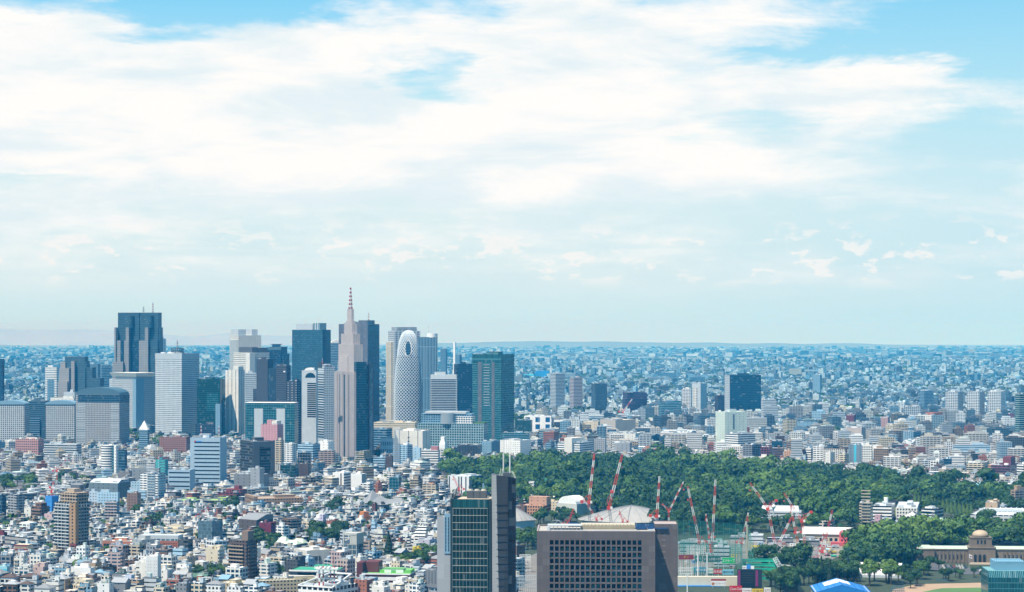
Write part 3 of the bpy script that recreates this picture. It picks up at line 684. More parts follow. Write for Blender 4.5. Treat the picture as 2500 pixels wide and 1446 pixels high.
def twin_towers():
    Y = 4900
    b = B('twin-topped dark stone city hall tower with lattice antennas on both heads', 1, 892, 1245, 1245, 487, Y, th=11, dep=34, st=(3.2, 3.9, .5, .5), w=(.24, .24, .25), g='n', r='slate', name='city_hall_tower', cat='skyscraper', walls=False)
    k = b.kx/math.cos(b.th); X = lambda p: (p-1068.5)*k; zt = b.zt
    dark = fac((2.6, 3.9, .62, .52), (.045, .105, .14), 'n', .3); stone = fac((2.4, 3.9, .40, .46), (.30, .31, .31), 'n', .2); navy = fac('curt', (.02, .07, .10), 'n', .4)
    def bx(nm, p0, p1, y0, y1, zy, m, z0=0): return MB().box(X(p0), X(p1), y0, y1, z0, zt(zy)).build(nm, m, b.root)
    bx('podium_wall', 893, 1244, -8, 17, 487, dark)
    for a, c in ((905, 1078), (1087, 1234)): bx('tower_head', a, c, -6, 16, 268, dark, zt(487))
    for a, c in ((893, 1084), (1085, 1245)): bx('shoulder', a, c, -4, 15, 385, dark, zt(487))
    bx('gap_wall', 1078, 1087, -3, 14, 300, stone, zt(487))
    for a, c, y in ((893, 905, 385), (905, 985, 487), (986, 1011, 385), (1090, 1141, 487), (1142, 1168, 385)): bx('pier', a, c, -16 if c-a > 30 else -19, -8, y, stone)
    bx('lower_pier', 885, 970, -24, -16.5, 655, stone); bx('side_wing', 1180, 1240, -14, -8, 480, dark)
    for a, c, y0, y1 in ((940, 968, 487, 995), (1017, 1085, 487, 995), (1170, 1200, 500, 990)): bx('glass_strip', a, c, -8.6 if a > 1000 else -16.4, -8 if a > 1000 else -15.9, y0, navy)
    for a, c in ((968, 1040), (1127, 1197)):
        r = (c-a)*k/2; MB().cyl(X((a+c)/2), -6, r*.98, zt(387), zt(296), 20).build('round_bay', mat((.03, .08, .11), .5), b.root)
        for i in range(5):
            MB().cyl(0, 0, 1.3, 0, .4, 10).build('dish', mat('white', .5), b.root, (X(a+14+(i*13) % 45), -6-r, zt(322+(i*17) % 38)))
    for p, yt_, nn in ((1101, 222, 6), (1177, 188, 8)):
        lattice_mast('antenna', zt(yt_)-zt(268), 2.6, 1.2, RW() if p > 1150 else [mat('silver'), mat('ash')], nn, b.root, (X(p), 4, zt(268)))
twin_towers()
def grey_stepped():
    Y = 4900
    b = B('grey stepped tower with a small crane on its flat dark top', 1, 460, 722, 722, 700, Y, th=11, dep=30, w='ash', r='slate', name='stepped_office_tower', cat='skyscraper', walls=False)
    k = b.kx/math.cos(b.th); X = lambda p: (p-591)*k; zt = b.zt
    dark = fac((2.6, 3.9, .6, .5), (.055, .115, .15), 'n', .3); stone = fac((2.4, 3.9, .36, .42), (.33, .32, .31), 'n', .2)
    def bx(nm, p0, p1, y0, y1, zy, m, z0=0): return MB().box(X(p0), X(p1), y0, y1, z0, zt(zy)).build(nm, m, b.root)
    bx('tower_head', 492, 655, -6, 15, 615, dark); bx('shoulder', 640, 668, -5, 14, 650, dark); bx('shoulder', 460, 500, -9, 12, 655, stone)
    bx('pier', 462, 540, -16, -6, 705, stone); bx('pier', 555, 582, -14, -6, 650, stone); bx('wing', 618, 668, -12, -6, 702, dark); bx('wing', 660, 722, -9, 13, 700, dark); bx('low_wing', 690, 790, -13, 10, 782, dark); bx('lower_pier', 458, 535, -22, -16, 808, stone)
    q = MB(); q.bar((0, 0, 0), (0, 0, 4), .7); q.bar((2, 0, 4), (-7, 0, 7.5), .6); q.build('roof_crane', mat('slate'), b.root, (X(632), 0, zt(615)))
grey_stepped()
def cocoon():
    Y = 4100; k = Y/F/3.213
    ctr = at(cx(2, 1470), 0, Y); z0 = gz(ctr.x, Y); root = thing('cocoon_tower', 'rounded cocoon tower wrapped in white criss-cross lattice with an oval window', 'skyscraper', (ctr.x, Y, z0), R_(-24))
    FOOT.append((ctr.x, Y, 26)); REFS.append((ctr.x, Y, 190, 'the latticed cocoon tower', 26))
    zt = lambda y: HC-(cyy(2, y)-LEVEL)/F*Y-z0
    prof = [(0, 24.5), (zt(1085), 25.4), (zt(900), 25.2), (zt(800), 24.2), (zt(700), 22.6), (zt(620), 20.6), (zt(550), 18.6), (zt(490), 16.0), (zt(450), 12.8), (zt(425), 9.3), (zt(412), 5.5), (zt(408), 1.5)]
    zs, rs = [p[0] for p in prof], [p[1] for p in prof]
    def pt(phi, z, off=0):
        r = float(np.interp(z, zs, rs))*(1+.05*math.cos(3*phi+.7))+off; return (r*math.cos(phi), r*math.sin(phi), z)
    q = MB(); n = 36; lv = list(np.linspace(0, zt(500), 26))+list(np.linspace(zt(500), zt(408), 12))[1:]
    for a, c in zip(lv[:-1], lv[1:]):
        for i in range(n):
            t, u = 2*math.pi*i/n, 2*math.pi*(i+1)/n; q.face([pt(t, a), pt(u, a), pt(u, c), pt(t, c)])
    q.build('glass_wall', fac((50, 3.9, 1, .8), (.10, .22, .29), 'n', .3), root)
    q = MB(); nh = 26; top = zt(410); segs = 46; zz = list(np.linspace(12, zt(470), 36))+list(np.linspace(zt(470), top, 11))[1:]
    hz, ang0 = zt(548), R_(-66)
    for sgn in (1, -1):
        for j in range(nh):
            P = []
            for z in zz:
                phi = 2*math.pi*j/nh+sgn*z/78*math.pi; P.append((phi, z))
            for (p0, za), (p1, zb) in zip(P[:-1], P[1:]):
                zm = (za+zb)/2; d = math.atan2(math.sin((p0+p1)/2-ang0), math.cos((p0+p1)/2-ang0))
                if (d/.34)**2+((zm-hz)/14.0)**2 < 1: continue
                q.bar(pt(p0, za, .35), pt(p1, zb, .35), 1.0 if zm > zt(600) else .72)
    q.build('lattice', mat((.66, .73, .77), .6), root)
    q = MB(); m_ = 24
    ring = [(ang0+.34*math.cos(2*math.pi*i/m_), hz+14.0*math.sin(2*math.pi*i/m_)) for i in range(m_)]
    for i in range(m_): q.bar(pt(*ring[i], .5), pt(*ring[(i+1) % m_], .5), .9)
    q.build('oval_frame', mat('white', .6), root)
    q = MB()
    for i in range(3): q.bar((i*2-2, 0, 0), (i*2-2, 0, 5+i), .25)
    q.build('antenna', mat('silver'), root, (0, 0, zt(412)))
cocoon()
# --- white and dark towers left of the stepped one
b = B('white tower with a dotted window face and two boxes on its roof', 2, 68, 135, 315, 447, 4700, th=66, st='dot', w='offwhite', g='n', name='office_tower', cat='office tower', units=0)
for a, c in ((.02, .34), (.6, .86)): part(b, 'penthouse', -.45, .45, a-.5, c-.5, b.H-1, b.zt(400), fac('few', 'silver', 'k'))
for f in (-.4, .1, .3): pole(b, 0, f*b.D, b.zt(400), 8, .35)
part(b, 'rib_face', -.5, .5, -.508, -.50, 5, b.H-9, fac('rib', 'offwhite', 's', .1), top=True)
b = B('white stepped tower with strip windows and dark boxes on top, before the dotted tower', 2, 95, 225, 378, 583, 4420, th=50, st='thin', w='offwhite', g='n', name='office_tower', cat='office tower', units=0)
for a, c, h in ((-.3, .0, 540), (.05, .5, 545)): part(b, 'penthouse', -.4, .4, a, c, b.H-1, b.zt(h), mat('charcoal'))
part(b, 'fin_wall', .28, .52, -.52, -.25, 0, b.H-.5, mat('offwhite'))
b = B('tall blank white stair tower with narrow ribs below the stepped white tower', 2, 33, 135, 185, 720, 4280, th=28, st=(9, 60, .12, 1), w='offwhite', g='k', name='office_tower', cat='office tower', units=1, r='offwhite')
part(b, 'upper_shaft', .1, .5, -.5, .3, b.H-1, b.zt(690), b.pm)
b = B('white slab with blue strip windows right of the blank white stair tower', 2, 183, 190, 276, 742, 4250, th=78, st='thin', w='silver', g='b', name='office_tower', cat='office tower')
b = B('slim brown-edged shaft at the left foot of the white stair tower', 1, 1768, 1782, 1800, 750, 4330, th=40, st='rib', w='cream', g='k', name='office_tower', cat='office tower', units=0)
b = B('tallest charcoal slab of the black tower group with blank walls', 2, 278, 365, 406, 633, 4000, th=28, st=(60, 3.8, .0, .3), w=(.05, .06, .075), g='k', r='charcoal', name='black_tower', cat='office tower')
part(b, 'low_wing', -.85, -.42, -.45, .4, 0, b.zt(870), fac('thin', (.05, .06, .075), 'n'))
b = B('lower charcoal tower of the black group with white lamps near its top', 2, 430, 512, 545, 683, 3960, th=25, st=(60, 3.8, 1, .25), w=(.055, .065, .08), g='k', r='charcoal', name='black_tower', cat='office tower', ref='the black tower group')
part(b, 'link_wall', -1.35, -.5, -.2, .5, 0, b.zt(705), fac('rib', (.03, .045, .06), 'n'))
MB().box(-2, 2, -.3, 0, 0, 2.2).build('lamp_box', mat('white'), b.root, (b.W*.3, -b.D/2, b.H-12))
b = B('black block with rows of white slots stepping down right of the charcoal towers', 2, 520, 592, 628, 805, 3900, th=30, st=(9, 4.2, .35, .2), w=(.035, .045, .06), g=(.55, .6, .62), m=0., r='charcoal', name='black_tower', cat='office tower')
b = B('navy blue tower with a mushroom-shaped disc on its sloped top', 2, 323, 470, 518, 560, 4720, th=22, st='curt', w='navy', g='n', m=.5, r='slate', name='office_tower', cat='office tower', units=0)
z = b.H-1
MB().prism([(-b.W*.5, -b.D*.5), (b.W*.5, -b.D*.5), (b.W*.5, b.D*.5), (-b.W*.5, b.D*.5)], z, b.zt(537), 0, True, False, None, [(-b.W*.1, -b.D*.5), (b.W*.5, -b.D*.5), (b.W*.5, b.D*.5), (-b.W*.1, b.D*.5)]).build('sloped_roof', mat('slate'), b.root)
MB().cyl(b.W*.08, 0, b.W*.2, b.zt(537), b.zt(522), 20).cyl(b.W*.08, 0, b.W*.2, b.zt(522), b.zt(515), 20, r1=b.W*.33).build('roof_disc', mat('bluegrey'), b.root)
part(b, 'side_wing', .5, .62, -.4, .5, 0, b.zt(590), fac('curt', 'navy', 'n', .5))
b = B('big dark blue glass tower with pale boxes and two thin masts on top', 2, 556, 795, 860, 403, 4500, th=17, st=(3.4, 3.9, .8, .42), w=(.012, .06, .095), g=(.07, .20, .29), m=.4, r='slate', name='office_tower', cat='office tower', units=0, ref='the big dark blue glass tower')
part(b, 'penthouse', -.4, .15, -.4, .3, b.H-1, b.zt(357), mat('silver')); part(b, 'penthouse', .17, .38, -.4, .4, b.H-1, b.zt(350), fac('wrib', 'silver', 's'))
for f, y in ((-.2, 357), (.24, 350)): pole(b, f*b.W, 0, b.zt(y), 14, .35, stripes=6)
b = B('blue striped tower with a rounded white top behind the stepped mauve tower', 2, 856, 862, 922, 507, 4950, th=80, st='band', w='bluegrey', g='n', name='office_tower', cat='office tower', units=0, dep=42)
q = MB(); rad = b.D/2
for i in range(12):
    a, c = math.pi*i/12, math.pi*(i+1)/12
    P = lambda t, x: (x, -rad*math.cos(t), b.H+8*math.sin(t))
    q.face([P(a, -b.W/2), P(a, b.W/2), P(c, b.W/2), P(c, -b.W/2)])
for x in (-b.W/2, b.W/2): q.face([(x, -rad*math.cos(math.pi*i/12), b.H+8*math.sin(math.pi*i/12)) for i in range(13)])
q.build('barrel_roof', mat('offwhite'), b.root)
b = B('grey ribbed twin-face tower with a navy right side behind the stepped tower', 2, 922, 1150, 1240, 358, 4500, th=21, st='rib', w=(.26, .25, .27), g='n', r='slate', name='office_tower', cat='office tower', units=2)
MB().box(b.W/2, b.W/2+.25, -b.D/2+1, b.D/2, 0, b.H-2).build('glass_wall', fac((2.6, 3.9, .8, .7), (.02, .06, .09), 'n', .4), b.root)
part(b, 'penthouse', .12, .42, -.35, .3, b.H-1, b.zt(328), b.wm); lattice_mast('antenna', 16, 2.0, .8, RW(), 6, b.root, (b.W*.33, 0, b.zt(328)))
# --- around the cocoon
b = B('pale banded tower with a boxed crown behind the latticed cocoon', 2, 1310, 1358, 1562, 412, 4420, th=68, st=(7.5, 3.8, .55, .5), w='silver', g='n', name='office_tower', cat='office tower', units=1)
part(b, 'crown', -.45, .45, -.38, .38, b.H-1, b.zt(382), fac('large', 'silver', 'n'))
part(b, 'stair_shaft', -.52, .3, -.58, -.5, 0, b.zt(500), fac((5.5, 60, .4, 1), 'cream', (.3, .3, .28), 0.))
for y in (-.3, .0, .3): pole(b, 0, y*b.D, b.zt(382), 8, .3)
b = B('dark vertically ribbed tower with a curved white crown right of the cocoon', 2, 1545, 1686, 1696, 460, 4250, th=8, st=(2.9, 60, .5, 1), w='bluegrey', g=(.012, .05, .085), r='silver', name='office_tower', cat='office tower', units=0)
MB().cyl(b.W*.24, 2, b.W*.28, b.H-1, b.zt(432), 24).build('round_crown', mat('white'), b.root); pole(b, b.W*.05, 0, b.H, 26, .35, stripes=6)
b = B('white slab edge with a rounded top right of the ribbed tower', 2, 1685, 1690, 1698, 432, 4290, th=60, st='few', w='offwhite', name='office_tower', cat='office tower', units=0)
b = B('silver office block with bold dark window bands below the cocoon', 2, 1642, 1846, 1856, 755, 4020, th=7, st=(80, 4, .0, .0), w='silver', name='banded_office', cat='office tower', units=3, r='silver')
me = MB().box(-b.W/2+1, b.W/2-1, -.12, .0, 0, 1.9).mesh('window_band', glassmat('n'))
me2 = MB().box(0, .12, -b.D/2+1, b.D/2-1, 0, 1.9).mesh('window_band', glassmat('n'))
for i in range(19):
    z = b.zt(1045)+i*(b.zt(800)-b.zt(1045))/18; link('window_band', me, b.root, (0, -b.D/2, z)); link('window_band', me2, b.root, (b.W/2, 0, z))
b = B('plain dark blue slab between the banded silver block and the teal tower', 2, 1825, 1845, 1972, 672, 4250, th=72, st='curt', w=(.02, .075, .12), g='n', m=.3, r='slate', name='office_tower', cat='office tower', units=2)
b = B('teal glass tower with vertical louvre strips and a roof crane above the station', 2, 1970, 2195, 2298, 597, 4000, th=25, st=(2.2, 4, .9, .8), w=(.08, .22, .24), g='t', m=.45, r='slate', name='glass_tower', cat='office tower', units=2, ref='the teal glass tower')
for f0, f1 in ((-.30, -.17), (.18, .28)): MB().box(f0*b.W, f1*b.W, -b.D/2-.6, -b.D/2, 0, b.zt(655)).build('louvre_strip', fac((60, 1.9, 1, .5), 'ash', 'k', .1), b.root)
for i in range(16): MB().box(-.1*b.W, .1*b.W, -b.D/2-.5, -b.D/2, 0, .7).build('ledge', mat('silver'), b.root, (0, 0, b.zt(1000)+i*(b.zt(680)-b.zt(1000))/15))
part(b, 'crown', -.505, .505, -.505, .505, b.zt(655), b.H+.2, fac((3.0, 20, .85, .9), (.06, .2, .22), 't', .4), top=False)
q = MB(); q.bar((0, 0, 0), (0, 0, 4), .6); q.bar((-2, 0, 3), (5, 0, 9), .5); q.build('roof_crane', mat('slate'), b.root, (0, 0, b.H))
def mall():
    b = B('long curved teal glass station mall with a steel drum on its roof', 2, 1540, 2060, 2162, 1140, 3760, th=12, st=(4.2, 4.2, .72, .68), w=(.30, .42, .46), g='t', m=.35, r='silver', name='station_mall', cat='shopping mall', units=0, dep=34)
    part(b, 'upper_storey', -.46, .3, -.3, .45, b.H-1, b.zt(1065), fac('large', 'bluegrey', 'b'), label='set-back upper storey'); part(b, 'roof_slab', -.4, .22, -.34, .5, b.zt(1065), b.zt(1048), mat('silver'), bottom=True)
    MB().cyl(-.06*b.W, -.28*b.D, 11.5, b.H-1, b.zt(1058), 28).build('steel_drum', mat('silver', .35, .5), b.root)
    part(b, 'roof_garden', .3, .5, -.3, .3, b.H-1, b.H+2, LEAF['mid']); part(b, 'roof_pavilion', .08, .32, -.4, .2, b.H-1, b.zt(1085), fac('large', 'white', 'b'))
mall()
b = B('white department block with a dark slot and tiny windows before the mall', 2, 1360, 1580, 1640, 1195, 3560, th=20, st=(16, 60, .06, 1), w='offwhite', g='k', r='white', name='department_store', cat='shop building', units=3)
for i in range(3): MB().box(-1.6, 1.6, -.2, 0, 0, 1.4).build('window', glassmat('k'), b.root, (0, -b.D/2, b.H-12-i*6))
b = B('low white hall with tall slit windows left of the white department block', 2, 1250, 1356, 1362, 1250, 3580, th=8, st=(3, 12, .5, .5), w='white', g='s', name='department_store', cat='shop building')
b = B('low dark banded block at the foot of the stepped mauve tower', 2, 1195, 1300, 1340, 1180, 3720, th=25, st='wide', w='bluegrey', g='n', name='office_block', cat='office block')
b = B('long beige station roof deck behind the dark banded block', 2, 1195, 1520, 1545, 1130, 3950, th=8, st='thin', w='cream', g='k', r='cream', name='station_deck', cat='station', units=4, dep=30)
b = B('white striped slab with arched windows left of the white grid tower', 2, 632, 745, 760, 722, 3720, th=12, st=(80, 4.1, .0, .5), w='silver', g='k', name='office_tower', cat='office tower', units=1)
for i in range(17): MB().box(-.12*b.W, .5*b.W-.3, -.12, 0, 0, 2.2).build('window_band', glassmat('k'), b.root, (0, -b.D/2, b.zt(1090)+i*(b.zt(830)-b.zt(1090))/16))
q = MB(); q.prism([(b.W*.18*math.cos(math.pi*i/10), 0) for i in range(2)], 0, 1)
q = MB(); q.face([(b.W*.36*math.cos(math.pi*i/12), 0, 8.5*math.sin(math.pi*i/12)) for i in range(13)][::-1]); q.build('arched_window', glassmat('n'), b.root, (b.W*.1, -b.D/2-.08, b.zt(780)))
q = MB()
for i in range(10):
    P = lambda t: (b.W*.32*math.cos(t), 5.5*math.sin(t)); a, c = P(math.pi*i/10), P(math.pi*(i+1)/10)
    q.face([(a[0], -b.D/2, a[1]), (a[0], b.D/2, a[1]), (c[0], b.D/2, c[1]), (c[0], -b.D/2, c[1])])
q.face([(b.W*.32*math.cos(math.pi*i/10), -b.D/2, 5.5*math.sin(math.pi*i/10)) for i in range(11)][::-1]); q.build('arched_roof', mat('white'), b.root, (0, 0, b.H-.9))
b = B('white grid tower with a striped left edge and red mast beside the stepped tower', 2, 758, 806, 892, 692, 3650, th=62, st=(3.1, 3.7, .5, .42), w='silver', g='b', name='office_tower', cat='office tower', units=2, ref='the white grid tower')
for i in range(26): MB().box(-.5*b.W-.1, .5*b.W+.1, -.15, 0, 0, 1.7).build('window_band', glassmat('n'), b.root, (0, -b.D/2, b.zt(1250)+i*(b.zt(760)-b.zt(1250))/25))
pole(b, -b.W*.1, -b.D*.3, b.H, 13, .7, stripes=6, arms=3); part(b, 'penthouse', -.4, .5, -.4, .3, b.H-1, b.H+3, fac('rib', 'silver', 'n'))
b = B('blue glass block with two grey vertical panels and a white roof frame', 2, 188, 576, 592, 980, 3600, th=6, st='pane', w=(.12, .30, .36), g='t', m=.35, r='slate', name='glass_office', cat='office tower', units=0, ref='the blue glass block', dep=30)
for f0, f1 in ((-.315, -.14), (.135, .305)): MB().box(f0*b.W, f1*b.W, -b.D/2-.6, -b.D/2, 0, b.zt(1022)).build('stone_panel', mat('silver'), b.root)
part(b, 'roof_frame', -.5, .5, -.5, .5, b.H+.5, b.H+1.1, mat('white'), bottom=True)
b = B('stepped pink stone block in front of the blue glass one', 2, 312, 440, 488, 1147, 3440, th=20, st=(5, 3.6, .2, .45), w=(.52, .27, .29), g='n', r=(.5, .3, .3), name='pink_block', cat='office block', ref='the pink block')
part(b, 'tower_step', -.2, .05, -.3, .3, b.H-1, b.zt(1112), b.wm); part(b, 'white_attic', .08, .4, -.3, .4, b.H-1, b.zt(1118), mat('offwhite'))
b = B('brown grid-window block squeezed right of the blue glass building', 2, 625, 740, 755, 1150, 3800, th=10, st='large', w=(.20, .13, .10), g='n', r='brown', name='office_block', cat='office block')
part(b, 'upper_block', -.5, .35, -.2, .5, b.H-1, b.zt(1065), fac('large', 'umber', 'k'))
# --- left of the district
b = B('white tower with a regular window grid and a round latticed mast on top', 1, 1218, 1426, 1564, 590, 4300, th=34, st=(3.3, 3.75, .62, .50), w=(.56, .62, .66), g='n', r='silver', name='grid_tower', cat='office tower', units=0, ref='the white window-grid tower')
part(b, 'crown', -.502, .502, -.502, .502, b.zt(635), b.H+.3, fac((1.6, 30, .4, 1), (.62, .66, .69), 's', 0.), top=False)
q = MB()
for i in range(16):
    t, u = 2*math.pi*i/16, 2*math.pi*(i+1)/16; rr = 11.5
    for z in (0, 6, 11): q.bar((rr*math.cos(t), rr*math.sin(t), z), (rr*math.cos(u), rr*math.sin(u), z), 1.5)
    q.bar((rr*math.cos(t), rr*math.sin(t), 0), (rr*math.cos(u), rr*math.sin(u), 11), .9); q.bar((rr*math.cos(t), rr*math.sin(t), 0), (rr*math.cos(t), rr*math.sin(t), 11), 1.0)
q.build('mast_ring', mat('slate'), b.root, (0, 0, b.H-1)); lattice_mast('mast', b.zt(485)-b.H, 3.4, 1.0, [mat('silver'), mat('grey')], 7, b.root, (0, 0, b.H)); kit(b, 4, 'silver', 'grey')
b = B('grey tower with an overhanging white cornice left of the window-grid tower', 1, 880, 1066, 1216, 792, 4500, th=38, st=(2.6, 3.9, .6, .3), w=(.40, .43, .45), g='s', r='silver', name='cornice_tower', cat='office tower', units=0)
part(b, 'cornice_roof', -.42, .46, -.42, .46, b.H-1, b.zt(772), mat('silver'))
MB().prism([(-b.W*.5, -b.D*.5), (b.W*.5, -b.D*.5), (b.W*.5, b.D*.5), (-b.W*.5, b.D*.5)], b.zt(772), b.zt(742), 0, True, True, None, [(-b.W*.58, -b.D*.56), (b.W*.56, -b.D*.56), (b.W*.56, b.D*.56), (-b.W*.58, b.D*.56)]).build('cornice', mat('offwhite'), b.root)
part(b, 'stair_core', .38, .515, -.51, -.1, 0, b.H+.3, mat('bluegrey')); part(b, 'low_wing', -.95, -.5, -.1, .5, 0, b.zt(795), fac('thin', 'silver', 's'))
b = B('grey horizontally lined tower with a barrel roof and glass attic', 1, 595, 938, 1016, 912, 3950, th=14, st=(3.0, 3.7, .55, .5), w=(.36, .37, .38), g='k', r='slate', name='barrel_roof_tower', cat='office tower', units=0, ref='the barrel-roofed grey tower')
part(b, 'glass_attic', -.45, .502, -.502, .502, b.zt(975), b.zt(915), fac('curt', 'slate', 'n', .4))
q = MB()
for i in range(12):
    P = lambda t: (-b.W*.5*math.cos(t), b.H-1+13.5*math.sin(t)**.8 if math.sin(t) > 0 else b.H-1); a, c = P(math.pi*i/12), P(math.pi*(i+1)/12)
    q.face([(a[0], -b.D*.48, a[1]), (c[0], -b.D*.48, c[1]), (c[0], b.D*.48, c[1]), (a[0], b.D*.48, a[1])][::-1])
q.face([(-b.W*.5*math.cos(math.pi*i/12), -b.D*.48, b.H-1+13.5*max(0, math.sin(math.pi*i/12))**.8) for i in range(13)][::-1]); q.build('barrel_roof', mat('slate', .5), b.root)
me = MB().box(-b.W*.47, -b.W*.28, -.5, 0, 0, 1.2).mesh('ledge', mat('silver')); me2 = MB().box(b.W*.30, b.W*.49, -.5, 0, 0, 1.2).mesh('ledge', mat('silver'))
for i in range(26):
    z = 6+i*(b.zt(985)-6)/25; link('ledge', me, b.root, (0, -b.D/2, z)); link('ledge', me2, b.root, (0, -b.D/2, z))
for xl, xr_, lab in ((-40, 192, 'grey square-windowed block with a low arched roof cut by the left edge'), (358, 586, 'grey square-windowed block with a low arched roof left of the barrel-roofed tower')):
    b = B(lab, 1, xl, xr_, xr_, 985, 4020, th=4, dep=30, st=(3.7, 3.7, .56, .6), w=(.46, .50, .53), g='k', r='slate', name='arched_office', cat='office block', units=0, group='twin grid blocks with arched roofs')
    q = MB()
    for i in range(10):
        P = lambda t: (-b.W*.52*math.cos(t), 7*math.sin(t)); a, c = P(math.pi*i/10), P(math.pi*(i+1)/10)
        q.face([(a[0], -b.D*.5-.5, a[1]), (c[0], -b.D*.5-.5, c[1]), (c[0], b.D*.5, c[1]), (a[0], b.D*.5, a[1])][::-1])
    q.face([(-b.W*.52*math.cos(math.pi*i/10), -b.D*.5-.5, 7*math.sin(math.pi*i/10)) for i in range(11)][::-1]); q.build('arched_roof', mat('bluegrey', .5), b.root, (0, 0, b.H-.5))
    part(b, 'dark_eave', -.52, .52, -.52, .5, b.H-2, b.H-.6, mat('slate'), bottom=True)
b = B('dark blue glass link building between the two arched-roof blocks', 1, 195, 355, 360, 962, 4080, th=4, dep=26, st='band', w='slate', g='n', r='slate', name='office_block', cat='office block')
part(b, 'curved_front', -.25, .25, -.62, -.5, 0, b.zt(1100), fac('wide', 'bluegrey', 'n'))
b = B('dark teal glass tower with a concave right shoulder beside the grid tower', 1, 1545, 1728, 1766, 790, 4250, th=12, st='curt', w=(.02, .09, .11), g='g', m=.45, r='slate', name='glass_tower', cat='office tower', units=2)
MB().box(-.08*b.W, .40*b.W, -b.D/2-.15, -b.D/2, b.zt(1040), b.zt(900)).build('bright_panel', fac('curt', (.05, .2, .22), 't', .5), b.root); part(b, 'shoulder', .36, .55, -.8, -.5, 0, b.zt(985), fac('few', 'bluegrey', 'k'))
b = B('low black glass block at the foot of the dark teal tower', 1, 1535, 1680, 1690, 1142, 3800, th=8, st='curt', w='charcoal', g='n', r='ash', name='office_block', cat='office block')
b = B('white banded civic tower with a blue lattice base at the far left', 1, 354, 444, 460, 695, 5300, th=10, st=(60, 4.2, 1, .45), w='white', g='s', name='office_tower', cat='office tower', units=1)
part(b, 'lattice_base', -.3, .3, -.515, -.5, 0, b.zt(790), fac('large', 'bluegrey', 'b'))
b = B('blue slab with a small crane right behind the twin-topped tower', 1, 1243, 1252, 1303, 473, 5350, th=75, st='large', w='bluegrey', g='b', name='office_tower', cat='office tower', units=1)
q = MB(); q.bar((0, 0, 0), (0, 0, 4), .7); q.bar((-3, 0, 3), (6, 0, 10), .6); q.build('roof_crane', mat('slate'), b.root, (0, 0, b.H))
B('plain blue office slab left behind the twin-topped tower', 1, 690, 770, 786, 672, 5450, st='rib', w='bluegrey', g='n', name='office_tower', cat='office tower', units=1)
B('wide blue banded slab beside the grey stepped tower', 1, 786, 800, 876, 683, 5400, th=70, st='wide', w='bluegrey', g='b', name='office_tower', cat='office tower', units=1)
B('dark navy tower sliced by the left edge of the photo', 1, -60, 20, 34, 632, 4400, th=20, st='curt', w='navy', g='n', name='office_tower', cat='office tower', units=1)
B('pale box-shaped block behind the right arched-roof block', 1, 500, 585, 592, 893, 4250, th=8, st='few', w='silver', name='office_block', cat='office block', units=1, dep=18)
B('wide blank white wall block just above the right arched roof', 1, 395, 580, 592, 938, 4180, th=6, st='few', w='offwhite', name='office_block', cat='office block', units=1, dep=14)
b = B('dark block with a pointed white pyramid roof before the barrel-roofed tower', 1, 1092, 1158, 1172, 1186, 3800, th=15, st='band', w='bluegrey', g='k', name='pyramid_roof_block', cat='office block', units=0)
MB().prism([(-b.W*.53, -b.D*.53), (b.W*.53, -b.D*.53), (b.W*.53, b.D*.53), (-b.W*.53, b.D*.53)], 0, b.zt(1115)-b.H, 0, False, True, None, [(-.2, -.2), (.2, -.2), (.2, .2), (-.2, .2)]).build('pyramid_roof', mat('white'), b.root, (0, 0, b.H-.4))
b = B('long red-brown tiled block with balcony rows below the window-grid tower', 1, 1250, 1462, 1492, 1245, 3700, th=14, st=(4, 3.5, .7, .4), w=(.30, .15, .12), g='k', r='grey', name='brick_block', cat='apartment block', ref='the long red-brown block', units=4)
b = B('low grey hall with a barrel vault left of the long red-brown block', 1, 345, 600, 640, 1300, 3560, th=14, st='band', w='silver', g='k', r='silver', name='hall', cat='hall', units=2)
B('dark red and white low block at the foot of the left arched-roof office', 1, 120, 300, 345, 1262, 3640, th=14, st=(3.5, 4, .6, .5), w=(.5, .28, .26), g='k', r='offwhite', name='office_block', cat='office block')
